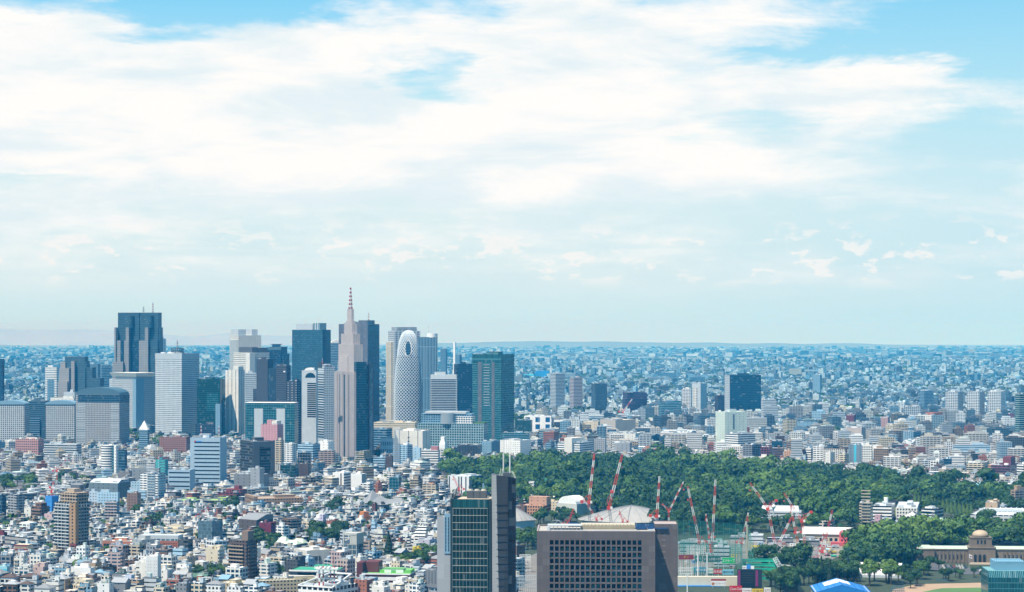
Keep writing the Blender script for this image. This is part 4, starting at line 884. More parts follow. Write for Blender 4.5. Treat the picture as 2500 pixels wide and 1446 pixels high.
# ------------------------------------------------------------------ middle distance towers (label, crop, xl, xc, xr, ytop, Y, options)
MID = [
 ('bright cyan-clad sheds on a wooded rise far behind the teal tower', 3, 280, 370, 382, 478, 9500, dict(st='few', w='cyan', name='office_block', dep=40)),
 ('bright blue tarp-coloured block on the wooded rise behind the cyan sheds', 3, 380, 500, 512, 448, 9600, dict(st='few', w=(.02, .22, .50), name='office_block', dep=40)),
 ('grey residential tower with fine horizontal balcony lines, tallest of the three far towers', 3, 512, 560, 638, 475, 5900, dict(st='band', w='silver', g='n', name='residential_tower', cat='apartment tower')),
 ('pinkish residential tower with balcony lines right of the grey lined tower', 3, 680, 716, 793, 508, 5800, dict(st='band', w=(.48, .42, .42), g='n', name='residential_tower', cat='apartment tower')),
 ('dark slate tower with a pale striped left face, third of the far towers', 3, 870, 906, 1008, 560, 5500, dict(st='rib', w=(.10, .14, .16), g='n', name='residential_tower', cat='apartment tower')),
 ('dark maroon glass block behind the small red crane', 3, 1145, 1182, 1356, 640, 5450, dict(st='band', w=(.085, .05, .075), g='n', name='office_tower', cat='office tower', r='charcoal')),
 ('teal banded office block with a dark left side right of the maroon block', 3, 1456, 1480, 1655, 715, 5100, dict(st='wide', w='bluegrey', g='t', name='office_tower', cat='office tower')),
 ('white grid-framed residential tower left of the tiered pale tower', 3, 1660, 1735, 1757, 606, 5700, dict(st='large', w='white', g='n', name='residential_tower', cat='apartment tower')),
 ('pale tiered tower with narrow windows beside the white grid-framed tower', 3, 1748, 1822, 1876, 560, 5600, dict(st='small', w='silver', g='n', name='residential_tower', cat='apartment tower')),
 ('slim dark brown tower left of the big navy slab', 3, 1945, 1975, 2036, 662, 5300, dict(st='rib', w=(.09, .08, .09), g='k', name='office_tower', cat='office tower')),
 ('huge plain navy glass slab with a white striped left edge', 3, 2030, 2077, 2350, 487, 5080, dict(st=(80, 4, 1, .7), w=(.012, .06, .10), g=(.010, .05, .09), m=.2, r='slate', name='navy_slab', cat='office tower', ref='the huge navy slab', th=77, units=1)),
 ('light grey banded offices right of the navy slab', 3, 2350, 2372, 2500, 760, 4800, dict(st='thin', w='silver', g='n', name='office_tower', cat='office tower', th=76)),
 ('pale upper office slab stepping up behind the light grey banded offices', 3, 2350, 2368, 2482, 700, 4900, dict(st='thin', w='silver', g='n', name='office_tower', cat='office tower', th=76)),
 ('pale mint-green faced tower with a blank grey-blue right wall', 3, 1952, 2036, 2226, 808, 3820, dict(st='few', w=(.55, .64, .58), g='s', name='mint_tower', cat='office tower', ref='the mint-green faced tower', th=64)),
 ('white banded office in front of the mint-green faced tower', 3, 2040, 2150, 2300, 1000, 3700, dict(st='band', w='white', g='n', name='office_block', th=52)),
 ('beige building wrapped in hanging scaffold veils', 3, 946, 1080, 1256, 878, 4330, dict(st=(3, 60, .25, 1), w=(.47, .44, .39), g=(.36, .34, .30), m=0., r='offwhite', name='veiled_building', th=52, ref='the veiled beige building')),
 ('white flat block with a glass right end under the veiled building', 3, 1060, 1254, 1322, 995, 3950, dict(st='few', w='offwhite', g='n', name='office_block', th=18)),
 ('white hospital-like slab with long window strips behind the park trees', 3, 1470, 1738, 1766, 985, 4120, dict(st='thin', w='white', g='k', name='office_block', th=8, units=4)),
 ('long low white building with a window row touching the park trees', 3, 1336, 1725, 1806, 1096, 3900, dict(st=(5, 5, .7, .35), w='white', g='k', name='office_block', th=10, dep=18, units=4)),
 ('white stepped office with a blank core and side window bands', 3, 575, 770, 890, 1078, 3700, dict(st='band', w='white', g='b', name='office_block', th=30, ref='the white stepped office')),
 ('dark green glass block left of the billboard frames', 3, 206, 345, 356, 880, 4250, dict(st='curt', w='slate', g='g', name='office_block', th=8)),
 ('white framed block with blue and red billboards', 3, 285, 520, 536, 842, 4400, dict(st=(20, 14, .45, .7), w='white', g=(.02, .12, .3), name='office_block', th=8, dep=16)),
 ('white and teal glass block over the park edge', 3, 415, 478, 596, 966, 3920, dict(st='curt', w='silver', g='t', name='office_block', th=60)),
 ('plain white block by the two white masts', 3, 75, 250, 342, 1056, 3660, dict(st='small', w='white', g='s', name='office_block', th=30)),
 ('pale teal glass-roofed hall at the foot of the teal glass tower', 3, 86, 330, 342, 990, 3860, dict(st='curt', w='bluegrey', g='t', name='hall', th=6, dep=26)),
 ('grey plain office at the park edge right of the white stepped office', 3, 895, 990, 1002, 1042, 3760, dict(st='small', w='grey', g='k', name='office_block', th=10)),
 ('grey low block next to the park trees below the white flat block', 3, 1075, 1205, 1222, 1078, 3720, dict(st='few', w='grey', g='k', name='office_block', th=10)),
 ('white block with a roof sign left of the veiled building', 3, 800, 930, 948, 890, 4420, dict(st='few', w='cream', g='k', name='office_block', th=8)),
 ('dark teal cube with ribs behind the park trees', 3, 1330, 1400, 1472, 1010, 3990, dict(st='rib', w='slate', g='n', name='office_block')),
 ('dark teal long office left of the mint-green faced tower', 3, 1765, 1935, 1952, 1022, 3900, dict(st='wide', w=(.08, .15, .17), g='g', name='office_block', th=8)),
 ('blank white cinema box behind the teal long office', 3, 1862, 1945, 1962, 872, 4500, dict(st='few', w='white', name='office_block', th=10, units=1)),
 ('white box block with blue right face at the shopping streets', 3, 545, 632, 692, 880, 4500, dict(st='few', w='white', g='b', name='office_block')),
 ('dark slate apartment block with open balconies before the mint tower', 3, 2190, 2270, 2350, 1092, 3600, dict(st='apt', w='ash', g='k', name='apartment_block', cat='apartment block')),
 ('red brick block at the park edge right of the dark slate apartments', 3, 2345, 2425, 2446, 1112, 3560, dict(st='large', w='maroon', g='k', name='apartment_block', cat='apartment block')),
 ('dark teal glass block directly behind the park, right of the red brick', 4, 122, 218, 232, 1075, 3660, dict(st='curt', w=(.03, .09, .11), g='n', name='office_block', th=14)),
 ('orange-tan apartment block at the park edge', 4, 232, 292, 302, 1160, 3590, dict(st='small', w=(.55, .33, .19), g='k', name='apartment_block', cat='apartment block', th=12)),
 ('red apartment block with balcony rows next to the orange-tan one', 4, 300, 372, 422, 1160, 3570, dict(st='apt', w=(.22, .07, .08), g='k', name='apartment_block', cat='apartment block', th=30)),
 ('narrow white apartment block with balcony stripes by the red one', 4, 422, 470, 490, 1138, 3500, dict(st='band', w='white', g='k', name='apartment_block', cat='apartment block')),
 ('broad white apartment block with blue shaded grid side at the park edge', 4, 487, 580, 642, 1120, 3480, dict(st='apt', w='white', g='k', name='apartment_block', cat='apartment block')),
 ('grey stone apartment sliver in front of the black glass block', 4, 600, 640, 680, 1172, 3440, dict(st='few', w='offwhite', g='k', name='apartment_block', cat='apartment block')),
 ('black glass block behind the grey stone sliver', 4, 590, 690, 722, 1105, 3560, dict(st='wide', w='charcoal', g='k', name='office_block')),
 ('cream apartment block with five balcony rows at the park edge', 4, 710, 770, 802, 1186, 3430, dict(st='apt', w='cream', g='k', name='apartment_block', cat='apartment block')),
 ('slate block with a bright blue vertical stripe rising over the trees', 4, 800, 925, 1006, 1106, 3450, dict(st='few', w=(.17, .23, .28), g='k', name='stripe_block', cat='office block', th=24, ref='the blue-striped slate block')),
 ('narrow building carrying a white sign box beside the blue-striped block', 4, 1016, 1060, 1092, 1165, 3440, dict(st='few', w='silver', g='k', name='office_block')),
 ('tan blank-walled tower with two small windows in the low-rise quarter', 4, 766, 916, 952, 956, 4000, dict(st=(40, 60, .0, .0), w=(.46, .40, .37), name='tan_tower', cat='office tower', th=16, ref='the tan blank-walled tower')),
 ('white hotel tower with vertical window slots on its narrow face', 4, 1450, 1535, 1646, 846, 4500, dict(st=(5.5, 3.6, .45, .5), w='white', g='n', name='hotel', cat='hotel', th=50, ref='the white hotel')),
 ('left white grid-faced tower of the residential trio', 4, 1655, 1766, 1813, 640, 5150, dict(st='large', w=(.66, .70, .71), g='n', name='residential_tower', cat='apartment tower', group='residential trio')),
 ('middle white grid-faced tower of the residential trio', 4, 1845, 1955, 2003, 640, 5150, dict(st='large', w=(.66, .70, .71), g='n', name='residential_tower', cat='apartment tower', group='residential trio')),
 ('right white grid-faced tower of the residential trio', 4, 2030, 2145, 2188, 636, 5150, dict(st='large', w=(.66, .70, .71), g='n', name='residential_tower', cat='apartment tower', group='residential trio')),
 ('teal balcony-banded tower cut by the right edge of the photo', 4, 2272, 2310, 2440, 656, 4130, dict(st='wide', w=(.30, .42, .44), g='g', name='residential_tower', cat='apartment tower', th=65)),
 ('long maroon block at the foot of the residential trio', 4, 2066, 2255, 2272, 832, 5000, dict(st='large', w=(.26, .09, .15), g='k', name='apartment_block', cat='apartment block', th=6)),
 ('black glass cube with a lower wing among the low houses', 4, 1525, 1685, 1742, 1020, 3950, dict(st='curt', w='black', g='k', r='ash', name='office_block', th=20)),
 ('blue-grey block with punched windows left of the black glass cube', 4, 1282, 1375, 1442, 992, 3900, dict(st='grid', w='bluegrey', g='n', name='office_block')),
 ('white balcony-striped apartment block left of the black glass cube', 4, 1275, 1370, 1392, 1085, 3700, dict(st='band', w='white', g='k', name='apartment_block', cat='apartment block')),
 ('white narrow apartment house at the park edge left of the grey trio', 4, 1360, 1412, 1424, 1240, 3340, dict(st='apt', w='white', g='k', name='apartment_block', cat='apartment block')),
 ('pale grey apartment house second along the park edge', 4, 1455, 1520, 1532, 1246, 3330, dict(st='apt', w='silver', g='k', name='apartment_block', cat='apartment block')),
 ('white apartment house with square windows third along the park edge', 4, 1522, 1600, 1642, 1246, 3300, dict(st='large', w='white', g='k', name='apartment_block', cat='apartment block')),
 ('dark glass office beside the white square-windowed apartment house', 4, 1632, 1735, 1768, 1230, 3340, dict(st='curt', w='slate', g='n', name='office_block')),
 ('cream banded apartment block with deep balconies by the park', 4, 1846, 1990, 2042, 1268, 3230, dict(st='apt', w='cream', g='k', name='apartment_block', cat='apartment block', ref='the cream banded apartments')),
 ('maroon apartment block with an orange end and red roof cube by the park', 4, 2040, 2225, 2286, 1288, 3160, dict(st='apt', w=(.14, .05, .075), g='k', name='apartment_block', cat='apartment block', th=22, ref='the maroon apartments')),
 ('white balcony block at the right photo edge beside the maroon apartments', 4, 2286, 2345, 2420, 1280, 3140, dict(st='band', w='white', g='k', name='apartment_block', cat='apartment block')),
 ('white grid housing slab at the far end of the low-rise quarter', 4, 1290, 1440, 1452, 770, 4900, dict(st='large', w='silver', g='n', name='apartment_block', cat='apartment block', th=8)),
 ('long pale grey housing slab left in the low-rise quarter', 4, 442, 625, 640, 738, 5200, dict(st='thin', w='silver', g='n', name='apartment_block', cat='apartment block', th=6)),
 ('dark building with a green-tinted roof garden and signs by the station street', 4, 345, 530, 545, 908, 4300, dict(st='few', w='bluegrey', g='k', r='slate', name='office_block', th=8)),
 ('maroon cube house in the middle of the low-rise quarter', 4, 780, 850, 866, 846, 4700, dict(st='few', w='maroon', g='k', name='office_block')),
 ('rosy-brown cube left of the white billboard by the tan tower', 4, 1085, 1150, 1168, 866, 4600, dict(st='few', w=(.42, .28, .27), g='k', name='office_block')),
 ('cream school-like block with window rows near the tan tower', 4, 1127, 1240, 1252, 935, 4350, dict(st='grid', w='cream', g='k', name='office_block', th=10)),
 ('blue slate slab far behind the station signs', 4, 485, 550, 566, 488, 7200, dict(st='few', w='bluegrey', g='n', name='office_tower', cat='office tower')),
 ('two-tone blue tower far out on the plain right of the slate slab', 4, 1425, 1470, 1552, 632, 5600, dict(st='large', w='bluegrey', g='n', name='office_tower', cat='office tower')),
 ('slender white chimney-like tower on the plain right of the cocoon', 2, 1820, 1834, 1842, 500, 9000, dict(st='few', w='white', name='chimney_tower', cat='tower', units=0)),
 ('lonely blue slab on the plain left of the white chimney-like tower', 2, 1720, 1760, 1774, 552, 7500, dict(st='rib', w='bluegrey', g='n', name='office_tower', cat='office tower')),
 ('dark blue slab peeking left below the white chimney-like tower', 2, 1838, 1870, 1888, 598, 7800, dict(st='rib', w='bluegrey', g='n', name='office_tower', cat='office tower')),
]
for lab, c, xl, xc, xr, yt, Y, kw in MID:
    kw = dict(kw); kw.setdefault('cat', 'office block'); b = B(lab, c, xl, xc, xr, yt, Y, **kw)
    if 'chimney-like' in lab: pole(b, 0, 0, b.H, 22, .8)
    if lab.startswith('slate block with a bright'):
        MB().box(-.1*b.W, .06*b.W, -.3, 0, 0, b.H-.5).build('blue_stripe', mat('cyan', .5), b.root, (0, -b.D/2, 0)); MB().box(0, .3, -.02*b.D, .08*b.D, 0, b.H-.5).build('white_stripe', mat('silver', .5), b.root, (b.W/2, 0, 0))
    if lab.startswith('tan blank'):
        for i in range(2): MB().box(-1.8, 1.8, -.15, 0, 0, 1.6).build('window', glassmat('k'), b.root, (b.W*.0, -b.D/2, b.H-14-i*4.5))
        part(b, 'low_wing', -.5, .05, -.75, -.5, 0, b.zt(1050), b.pm)
    if lab.startswith('maroon apartment block with'):
        part(b, 'orange_end', -.53, -.38, -.53, .5, 0, b.H, fac('apt', (.55, .31, .17), 'k')); part(b, 'roof_cube', .1, .48, -.3, .3, b.H-1, b.zt(1220), mat('maroon'))
        balconies(b, 'A', 8, b.H-27, 3.2, mat((.2, .1, .12)), -.36, .48)
    if lab.startswith('cream banded apartment'): balconies(b, 'A', 7, b.H-25, 3.2, mat('cream'), -.48, .48)
    if lab.startswith('narrow building carrying'): part(b, 'sign_box', -.5, .5, -.5, .5, b.H, b.zt(1110), mat('white', .5))
    if lab.startswith('huge plain navy'):
        MB().box(-.42*b.W, .5*b.W, -.4, 0, 0, b.H-.5).build('striped_edge', fac((60, 4, 1, .12), 'silver', 'k', 0.), b.root, (0, -b.D/2, 0))
    if lab.startswith('white stepped office'): part(b, 'blank_core', -.12, .22, -.62, .3, 0, b.zt(1036), mat('offwhite'))
    if lab.startswith('pale mint'):
        MB().box(0, .15, -1.6, 1.6, b.H-30, b.H-4).build('window_strip', glassmat('s'), b.root, (b.W/2, -.1*b.D, 0))
    if lab.startswith('white hotel'): part(b, 'penthouse', -.4, .4, -.3, .45, b.H-1, b.H+5, mat('brick'))
    if lab.startswith('dark maroon'): part(b, 'front_wing', -.1, .5, -.62, .5, 0, b.zt(695), b.wm)
    if lab.startswith('pale tiered'): part(b, 'front_tier', -.35, .1, -.56, -.5, 0, b.zt(600), fac('dot', 'offwhite', 'k'))
# ------------------------------------------------------------------ foreground towers
def brown_block():
    Y = 1500
    b = B('big brown-grey stone block with deep square windows and plant on its roof', 7, 1025, 2120, 2120, 826, Y, th=2.0, dep=46, w=(.175, .135, .135), r='beige', name='stone_office_block', cat='office tower', walls=False, ref='the big brown stone block')
    W_, D_, k = b.W, b.D, b.kx; X = lambda p: (p-1572.5)*k; zt = b.zt
    stone = fac((4.6, 4.6, .965, .975), (.09, .072, .07), (.132, .114, .108), 0.)
    stone.node_tree.nodes['Group'].inputs['glass'].default_value = (.132, .114, .108, 1)
    x0, x1 = X(1138), X(2000); ztop = zt(908); pit = (x1-x0)/18; pz = 57.7*Y/F/7*7/3.788; rows = 11; zb = ztop-rows*pz
    q = MB(); rec = 1.1; yf = -D_/2
    q.box(-W_/2, x0, yf, yf+rec, 0, b.H, top=False); q.box(x1, W_/2, yf, yf+rec, 0, b.H, top=False); q.box(x0, x1, yf, yf+rec, ztop, b.H, bottom=True, top=False); q.box(x0, x1, yf, yf+rec, 0, zb)
    pw = pit*.27; sh = pz*.25
    for i in range(19): q.box(x0+i*pit-pw/2+pit*0, x0+i*pit+pw/2, yf+.003, yf+rec, zb, ztop, top=False)
    for j in range(rows):
        z = zb+j*pz; q.box(x0, x1, yf+.06, yf+rec-.05, z, z+sh, bottom=True)
    q.box(-W_/2, W_/2, yf+rec+.4, D_/2, 0, b.H, top=False)
    q.build('wall', stone, b.root)
    g = b.rng; dk = glassmat((.004, .008, .011), .0, .15, .15); tl = mat((.018, .12, .105), .5); sill = mat((.22, .18, .17))
    meW = MB().box(-pit*.36, pit*.36, -.04, 0, 0, pz*.76).mesh('window', dk); meT = MB().box(-pit*.36, pit*.36, -.04, 0, 0, pz*.76).mesh('window', tl)
    meB = MB().box(-pit*.352, pit*.352, -.10, -.05, 0, pz*.46).mesh('blind', tl); rest = MB(); cnt = 0
    for j in range(rows-1, -1, -1):
        for i in range(18):
            x = x0+(i+.5)*pit; z = zb+j*pz+sh
            if cnt < 100:
                o = link('window', meW, b.root, (x, yf+rec+.3, z))
                if g.random() < (.12 if j == rows-1 else .62): link('blind', meB, o, (0, 0, 0))
            else:
                rest.box(x-pit*.36, x+pit*.36, yf+rec+.26, yf+rec+.3, z, z+pz*.76, 0 if g.random() < .45 else 1)
            cnt += 1
    o = rest.build('window', [dk, tl], b.root); o['kind'] = 'stuff'; o.name = 'lower_windows'
    # setback right wing and its edge
    wx = X(2338); MB().box(W_/2+.003, wx, yf+19.0, D_/2, 0, b.H+3.5, top=False).build('right_wing', stone, b.root)
    for i in range(5): MB().box(X(2188), X(2225), -.15, 0, 0, .9).build('vent_slot', sill, b.root, (0, yf+19, zt(935)-i*4.05))
    q = MB()
    for i in range(14): q.box(0, .12, -2.2, 2.2, -i*3.9, -i*3.9+2.4, bottom=True)
    q.build('side_glazing', dk, b.root, (wx, D_/2-12, zt(905)))
    # roof
    MB().box(-W_/2+.3, W_/2-.3, yf+.3, D_/2-.3, b.H-1.0, b.H-.6).build('roof', mat((.42, .40, .36), .9), b.root)
    q = MB()
    for (a, c, d, e) in ((-W_/2, W_/2, yf, yf+.9), (-W_/2, W_/2, D_/2-.9, D_/2), (-W_/2, -W_/2+.9, yf+.91, D_/2-.91), (W_/2-.9, W_/2, yf+.91, D_/2-.91)): q.box(a, c, d, e, b.H, b.H+.35)
    q.build('parapet', mat((.40, .33, .31)), b.root)
    MB().box(W_/2+.3, wx-.3, yf+19.3, D_/2-.3, b.H+2.4, b.H+2.9).build('wing_roof', mat((.40, .33, .31)), b.root)
    part(b, 'plant_deck', X(1430), X(1940), -D_*.02, D_*.30, b.H-.6, b.H+2.6, mat((.50, .45, .34)), frac=False)
    q = MB()
    for i in range(44): q.box(0, .38, -.12, 0, 0, 1.5, bottom=True) if False else q.box(X(1440)+i*(X(1930)-X(1440))/44, X(1440)+i*(X(1930)-X(1440))/44+.5, -D_*.02-.9, -D_*.02-.02, b.H-.4, b.H+2.0+.5*((i*7) % 3))
    q.build('cooling_fins', mat((.44, .38, .26)), b.root)
    for i, (xa, xb) in enumerate(((1945, 2050), (2055, 2150), (2155, 2250))):
        o = link('solar_panel', U_PV, b.root, (X((xa+xb)/2), D_*.06, b.H-.5)); o.scale = ((xb-xa)*k, D_*.36, 2.6)
    for i in range(5):
        o = link('solar_panel', U_PV, b.root, (X(1360+i*118), D_*.40, b.H-.5)); o.scale = (110*k, 3.6, 2.8)
    q = MB()
    for i in range(9):
        x = X(1140+i*36); q.bar((x, -D_*.12, b.H-.6), (x, -D_*.12, b.H+2.2), .22); q.bar((x, D_*.12, b.H-.6), (x, D_*.12, b.H+2.2), .22)
    q.box(X(1120), X(1440), -D_*.14, D_*.14, b.H+2.2, b.H+2.5, bottom=True); q.build('roof_canopy', mat('silver'), b.root)
    q = MB(); q.bar((X(1150), D_*.2, b.H), (X(1215), D_*.2, b.H+4.6), .25); q.bar((X(1215), D_*.2, b.H+4.6), (X(1285), D_*.2, b.H+.6), .25); q.bar((X(1160), D_*.2, b.H+4.6), (X(1230), D_*.2, b.H+4.6), .25); q.build('gondola_crane', mat('silver'), b.root)
    q = MB(); q.box(X(1118), X(1142), -D_*.3, -D_*.2, b.H-.5, b.H+2.2); q.box(X(2060), X(2110), -D_*.40, -D_*.34, b.H-.5, b.H+.9); q.box(X(1180), X(1500), -D_*.42, -D_*.405, b.H-.5, b.H+.45); q.box(X(1560), X(1980), -D_*.42, -D_*.405, b.H-.5, b.H+.45); q.build('roof_duct', mat('silver'), b.root)
brown_block()
def glass_pair():
    Y = 1350
    b = B('dark green glass tower with thin white floor lines', 7, 229, 600, 600, 527, Y, th=3, dep=27, w=(.01, .03, .03), name='glass_tower', cat='office tower', walls=False, ref='the dark green glass tower')
    W_, D_, k = b.W, b.D, b.kx; X = lambda p: (p-414.5)*k; zt = b.zt
    MB().box(-W_/2, W_/2, -D_/2, D_/2, 0, b.H, top=False).build('glass_wall', fac((1.15, 4.42, .90, .90), (.012, .035, .036), (.004, .028, .030), .2), b.root)
    MB().box(-W_/2-.25, -W_/2+.9, -D_/2-.25, -D_/2-.01, 0, b.H+.3).build('corner_post', mat((.02, .04, .045), .4), b.root); MB().box(W_/2-.9, W_/2+.1, -D_/2-.25, -D_/2-.01, 0, b.H+.3).build('corner_post', mat((.02, .04, .045), .4), b.root)
    MB().box(X(248), X(570), -D_/2-.10, -D_/2-.02, zt(606), b.H-.2).build('top_glazing', fac((1.15, 30, .9, 1), (.03, .10, .11), (.01, .09, .10), .3), b.root)
    me = MB().box(X(246), X(568), -.3, -.02, 0, .2, bottom=True).mesh('floor_line', mat((.55, .60, .52), .5)); z = zt(613)
    while z > 5: link('floor_line', me, b.root, (0, -D_/2, z)); z -= 66.2*k
    q = MB()
    for i in range(11): q.bar((X(246+i*32.2), -D_/2-.18, 0), (X(246+i*32.2), -D_/2-.18, zt(608)), .10)
    q.build('mullion', mat((.30, .40, .38), .5), b.root)
    MB().box(-W_/2+.4, W_/2-.4, -D_/2+.4, D_/2-.4, b.H-.9, b.H-.5).build('roof', mat('beige', .9), b.root)
    q = MB(); x = -W_/2+.6
    q.bar((x, -D_/2+1, b.H), (x, D_/2-1, b.H), .5)
    MB().face([(x, -D_/2, b.H), (x, D_/2, b.H), (x+1.5, D_/2, b.H+6.0), (x+.2, -D_/2, b.H+3.4)]).face([(x+.4, -D_/2, b.H), (x+.2+.4, -D_/2, b.H+3.4), (x+1.9, D_/2, b.H+6.0), (x+.4, D_/2, b.H)]).build('windbreak', mat('slate', .5), b.root)
    for i in range(10): q.bar((x+.5, -D_/2+i*D_/10, b.H), (x+1.6, -D_/2+(i+1)*D_/10, b.H+3.6+i*.24), .3)
    q.bar((x+.6, -D_/2, b.H+3.5), (x+1.9, D_/2, b.H+6.1), .4); q.build('windbreak_truss', mat((.35, .38, .4)), b.root)
    for i in range(3):
        xx = X(395+i*62); MB().box(xx-1.9, xx+1.9, -2, 6, b.H-.5, b.H+4.1, 0, mt=1).cyl(xx, 2, 1.5, b.H+4.1, b.H+4.9, 16, 2).build('cooling_tower', [mat('charcoal'), mat('ash'), mat('cream')], b.root)
    s = B('pale concrete slab tower flanking the dark green glass tower', 7, 103, 230, 232, 690, Y+3, th=14, w=(.33, .35, .37), st=(8.4, 9.0, .985, .985), g=(.34, .36, .38), m=0., r='silver', name='concrete_tower', cat='office tower', dep=22, units=0)
    MB().box(.55*s.W-s.W*.02, s.W*.98-s.W*.5+.12*s.W, -.2, 0, s.zt(1030), s.H+1.6).build('window_panel', mat('bluegrey'), s.root, (0, -s.D/2, 0)) if False else None
    MB().box(.04*s.W, .5*s.W, -.5, -.003, s.zt(1030), s.H+2.0).build('stair_panel', mat('bluegrey'), s.root, (0, -s.D/2, 0))
    me = MB().box(-.30, .30, -.10, 0, 0, 1.9).mesh('window', glassmat('n'))
    for i in range(10):
        for f in (.15, .36): link('window', me, s.root, (f*s.W, -s.D/2-.5, s.zt(1010)+i*(s.zt(690)-s.zt(1010))/10))
    # louvred tower: faceted front, leaning facet line, sloped top
    L = thing('louvre_tower', 'dark grey louvred tower with a leaning facet and two white masts', 'office tower', (0, Y-4, 0)); REFS.append(((720*k), Y, 118, 'the louvred tower', 8))
    px = lambda p: (cx(7, p)-1250)/F*(Y-4); zz = lambda p: HC-(cyy(7, p)-LEVEL)/F*(Y-4)
    H1, H2 = zz(305), zz(342)
    xa, xe, xf, xc2 = px(600), px(832), px(757), px(606); a_top, a_bot = px(650), px(690)
    lit = fac((60, .85, 1, .14), (.33, .345, .35), (.12, .13, .14), 0.); shade_paint = fac((60, .85, 1, .2), (.055, .06, .068), (.03, .034, .04), 0.); side = fac((5, 5, .96, .98), (.032, .036, .044), (.026, .03, .038), .1)
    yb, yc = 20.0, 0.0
    # sun and shade put into the colours: pale left facet, dark front, darker side
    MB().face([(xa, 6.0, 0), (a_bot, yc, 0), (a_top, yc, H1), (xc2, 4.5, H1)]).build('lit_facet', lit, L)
    MB().face([(a_bot, yc, 0), (xf, 1.6, 0), (xf, 1.6, zz(318)), (a_top, yc, H1)]).build('front_facet', shade_paint, L)
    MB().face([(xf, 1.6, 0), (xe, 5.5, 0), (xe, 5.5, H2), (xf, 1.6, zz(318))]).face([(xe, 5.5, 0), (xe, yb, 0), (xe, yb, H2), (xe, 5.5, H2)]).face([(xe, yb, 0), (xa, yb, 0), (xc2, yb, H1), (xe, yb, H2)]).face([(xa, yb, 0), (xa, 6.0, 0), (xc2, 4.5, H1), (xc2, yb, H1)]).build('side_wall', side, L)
    MB().face([(xc2, 4.5, H1), (a_top, yc, H1), (xf, 1.6, zz(318)), (xe, 5.5, H2), (xe, yb, H2), (xc2, yb, H1)]).build('roof', mat('charcoal'), L)
    z = zz(580); q0 = lambda z_: np.interp(z_, [0, H1], [a_bot, a_top])
    while z > 4:
        m = float(q0(z)); MB().bar((xa+.4, 5.6, z), (m, -.12, z), .32).bar((m, -.12, z), (xf-.1, 1.45, z), .38).build('floor_joint', mat((.03, .033, .04), .5), L); z -= 68*k
    MB().bar((xf, 1.5, 0), (xf, 1.5, zz(320)), .3).build('corner_slot', mat('black'), L)
    for p in (716, 776):
        x = px(p); q = MB(); q.cyl(x, 6, .42, zz(318)-2, zz(110), 10).cyl(x, 6, .16, zz(110), zz(-18), 8); q.build('mast', mat('offwhite', .5), L)
    for p0, p1 in ((680, 690), (700, 706), (790, 825), (800, 832)):
        MB().bar((px(p0), 5, zz(322)), (px(p1), 5, zz(250) if p1 < 750 else zz(330)), .25).build('stay', mat('offwhite', .5), L) if p1 < 750 else MB().bar((px(p0), 5, zz(272)), (px(p1), 5, zz(336)), .25).build('stay', mat('offwhite', .5), L)
    part_ = MB().box(px(712), px(790), 4, 14, zz(345), zz(288)).build('mast_base', mat('charcoal'), L)
glass_pair()
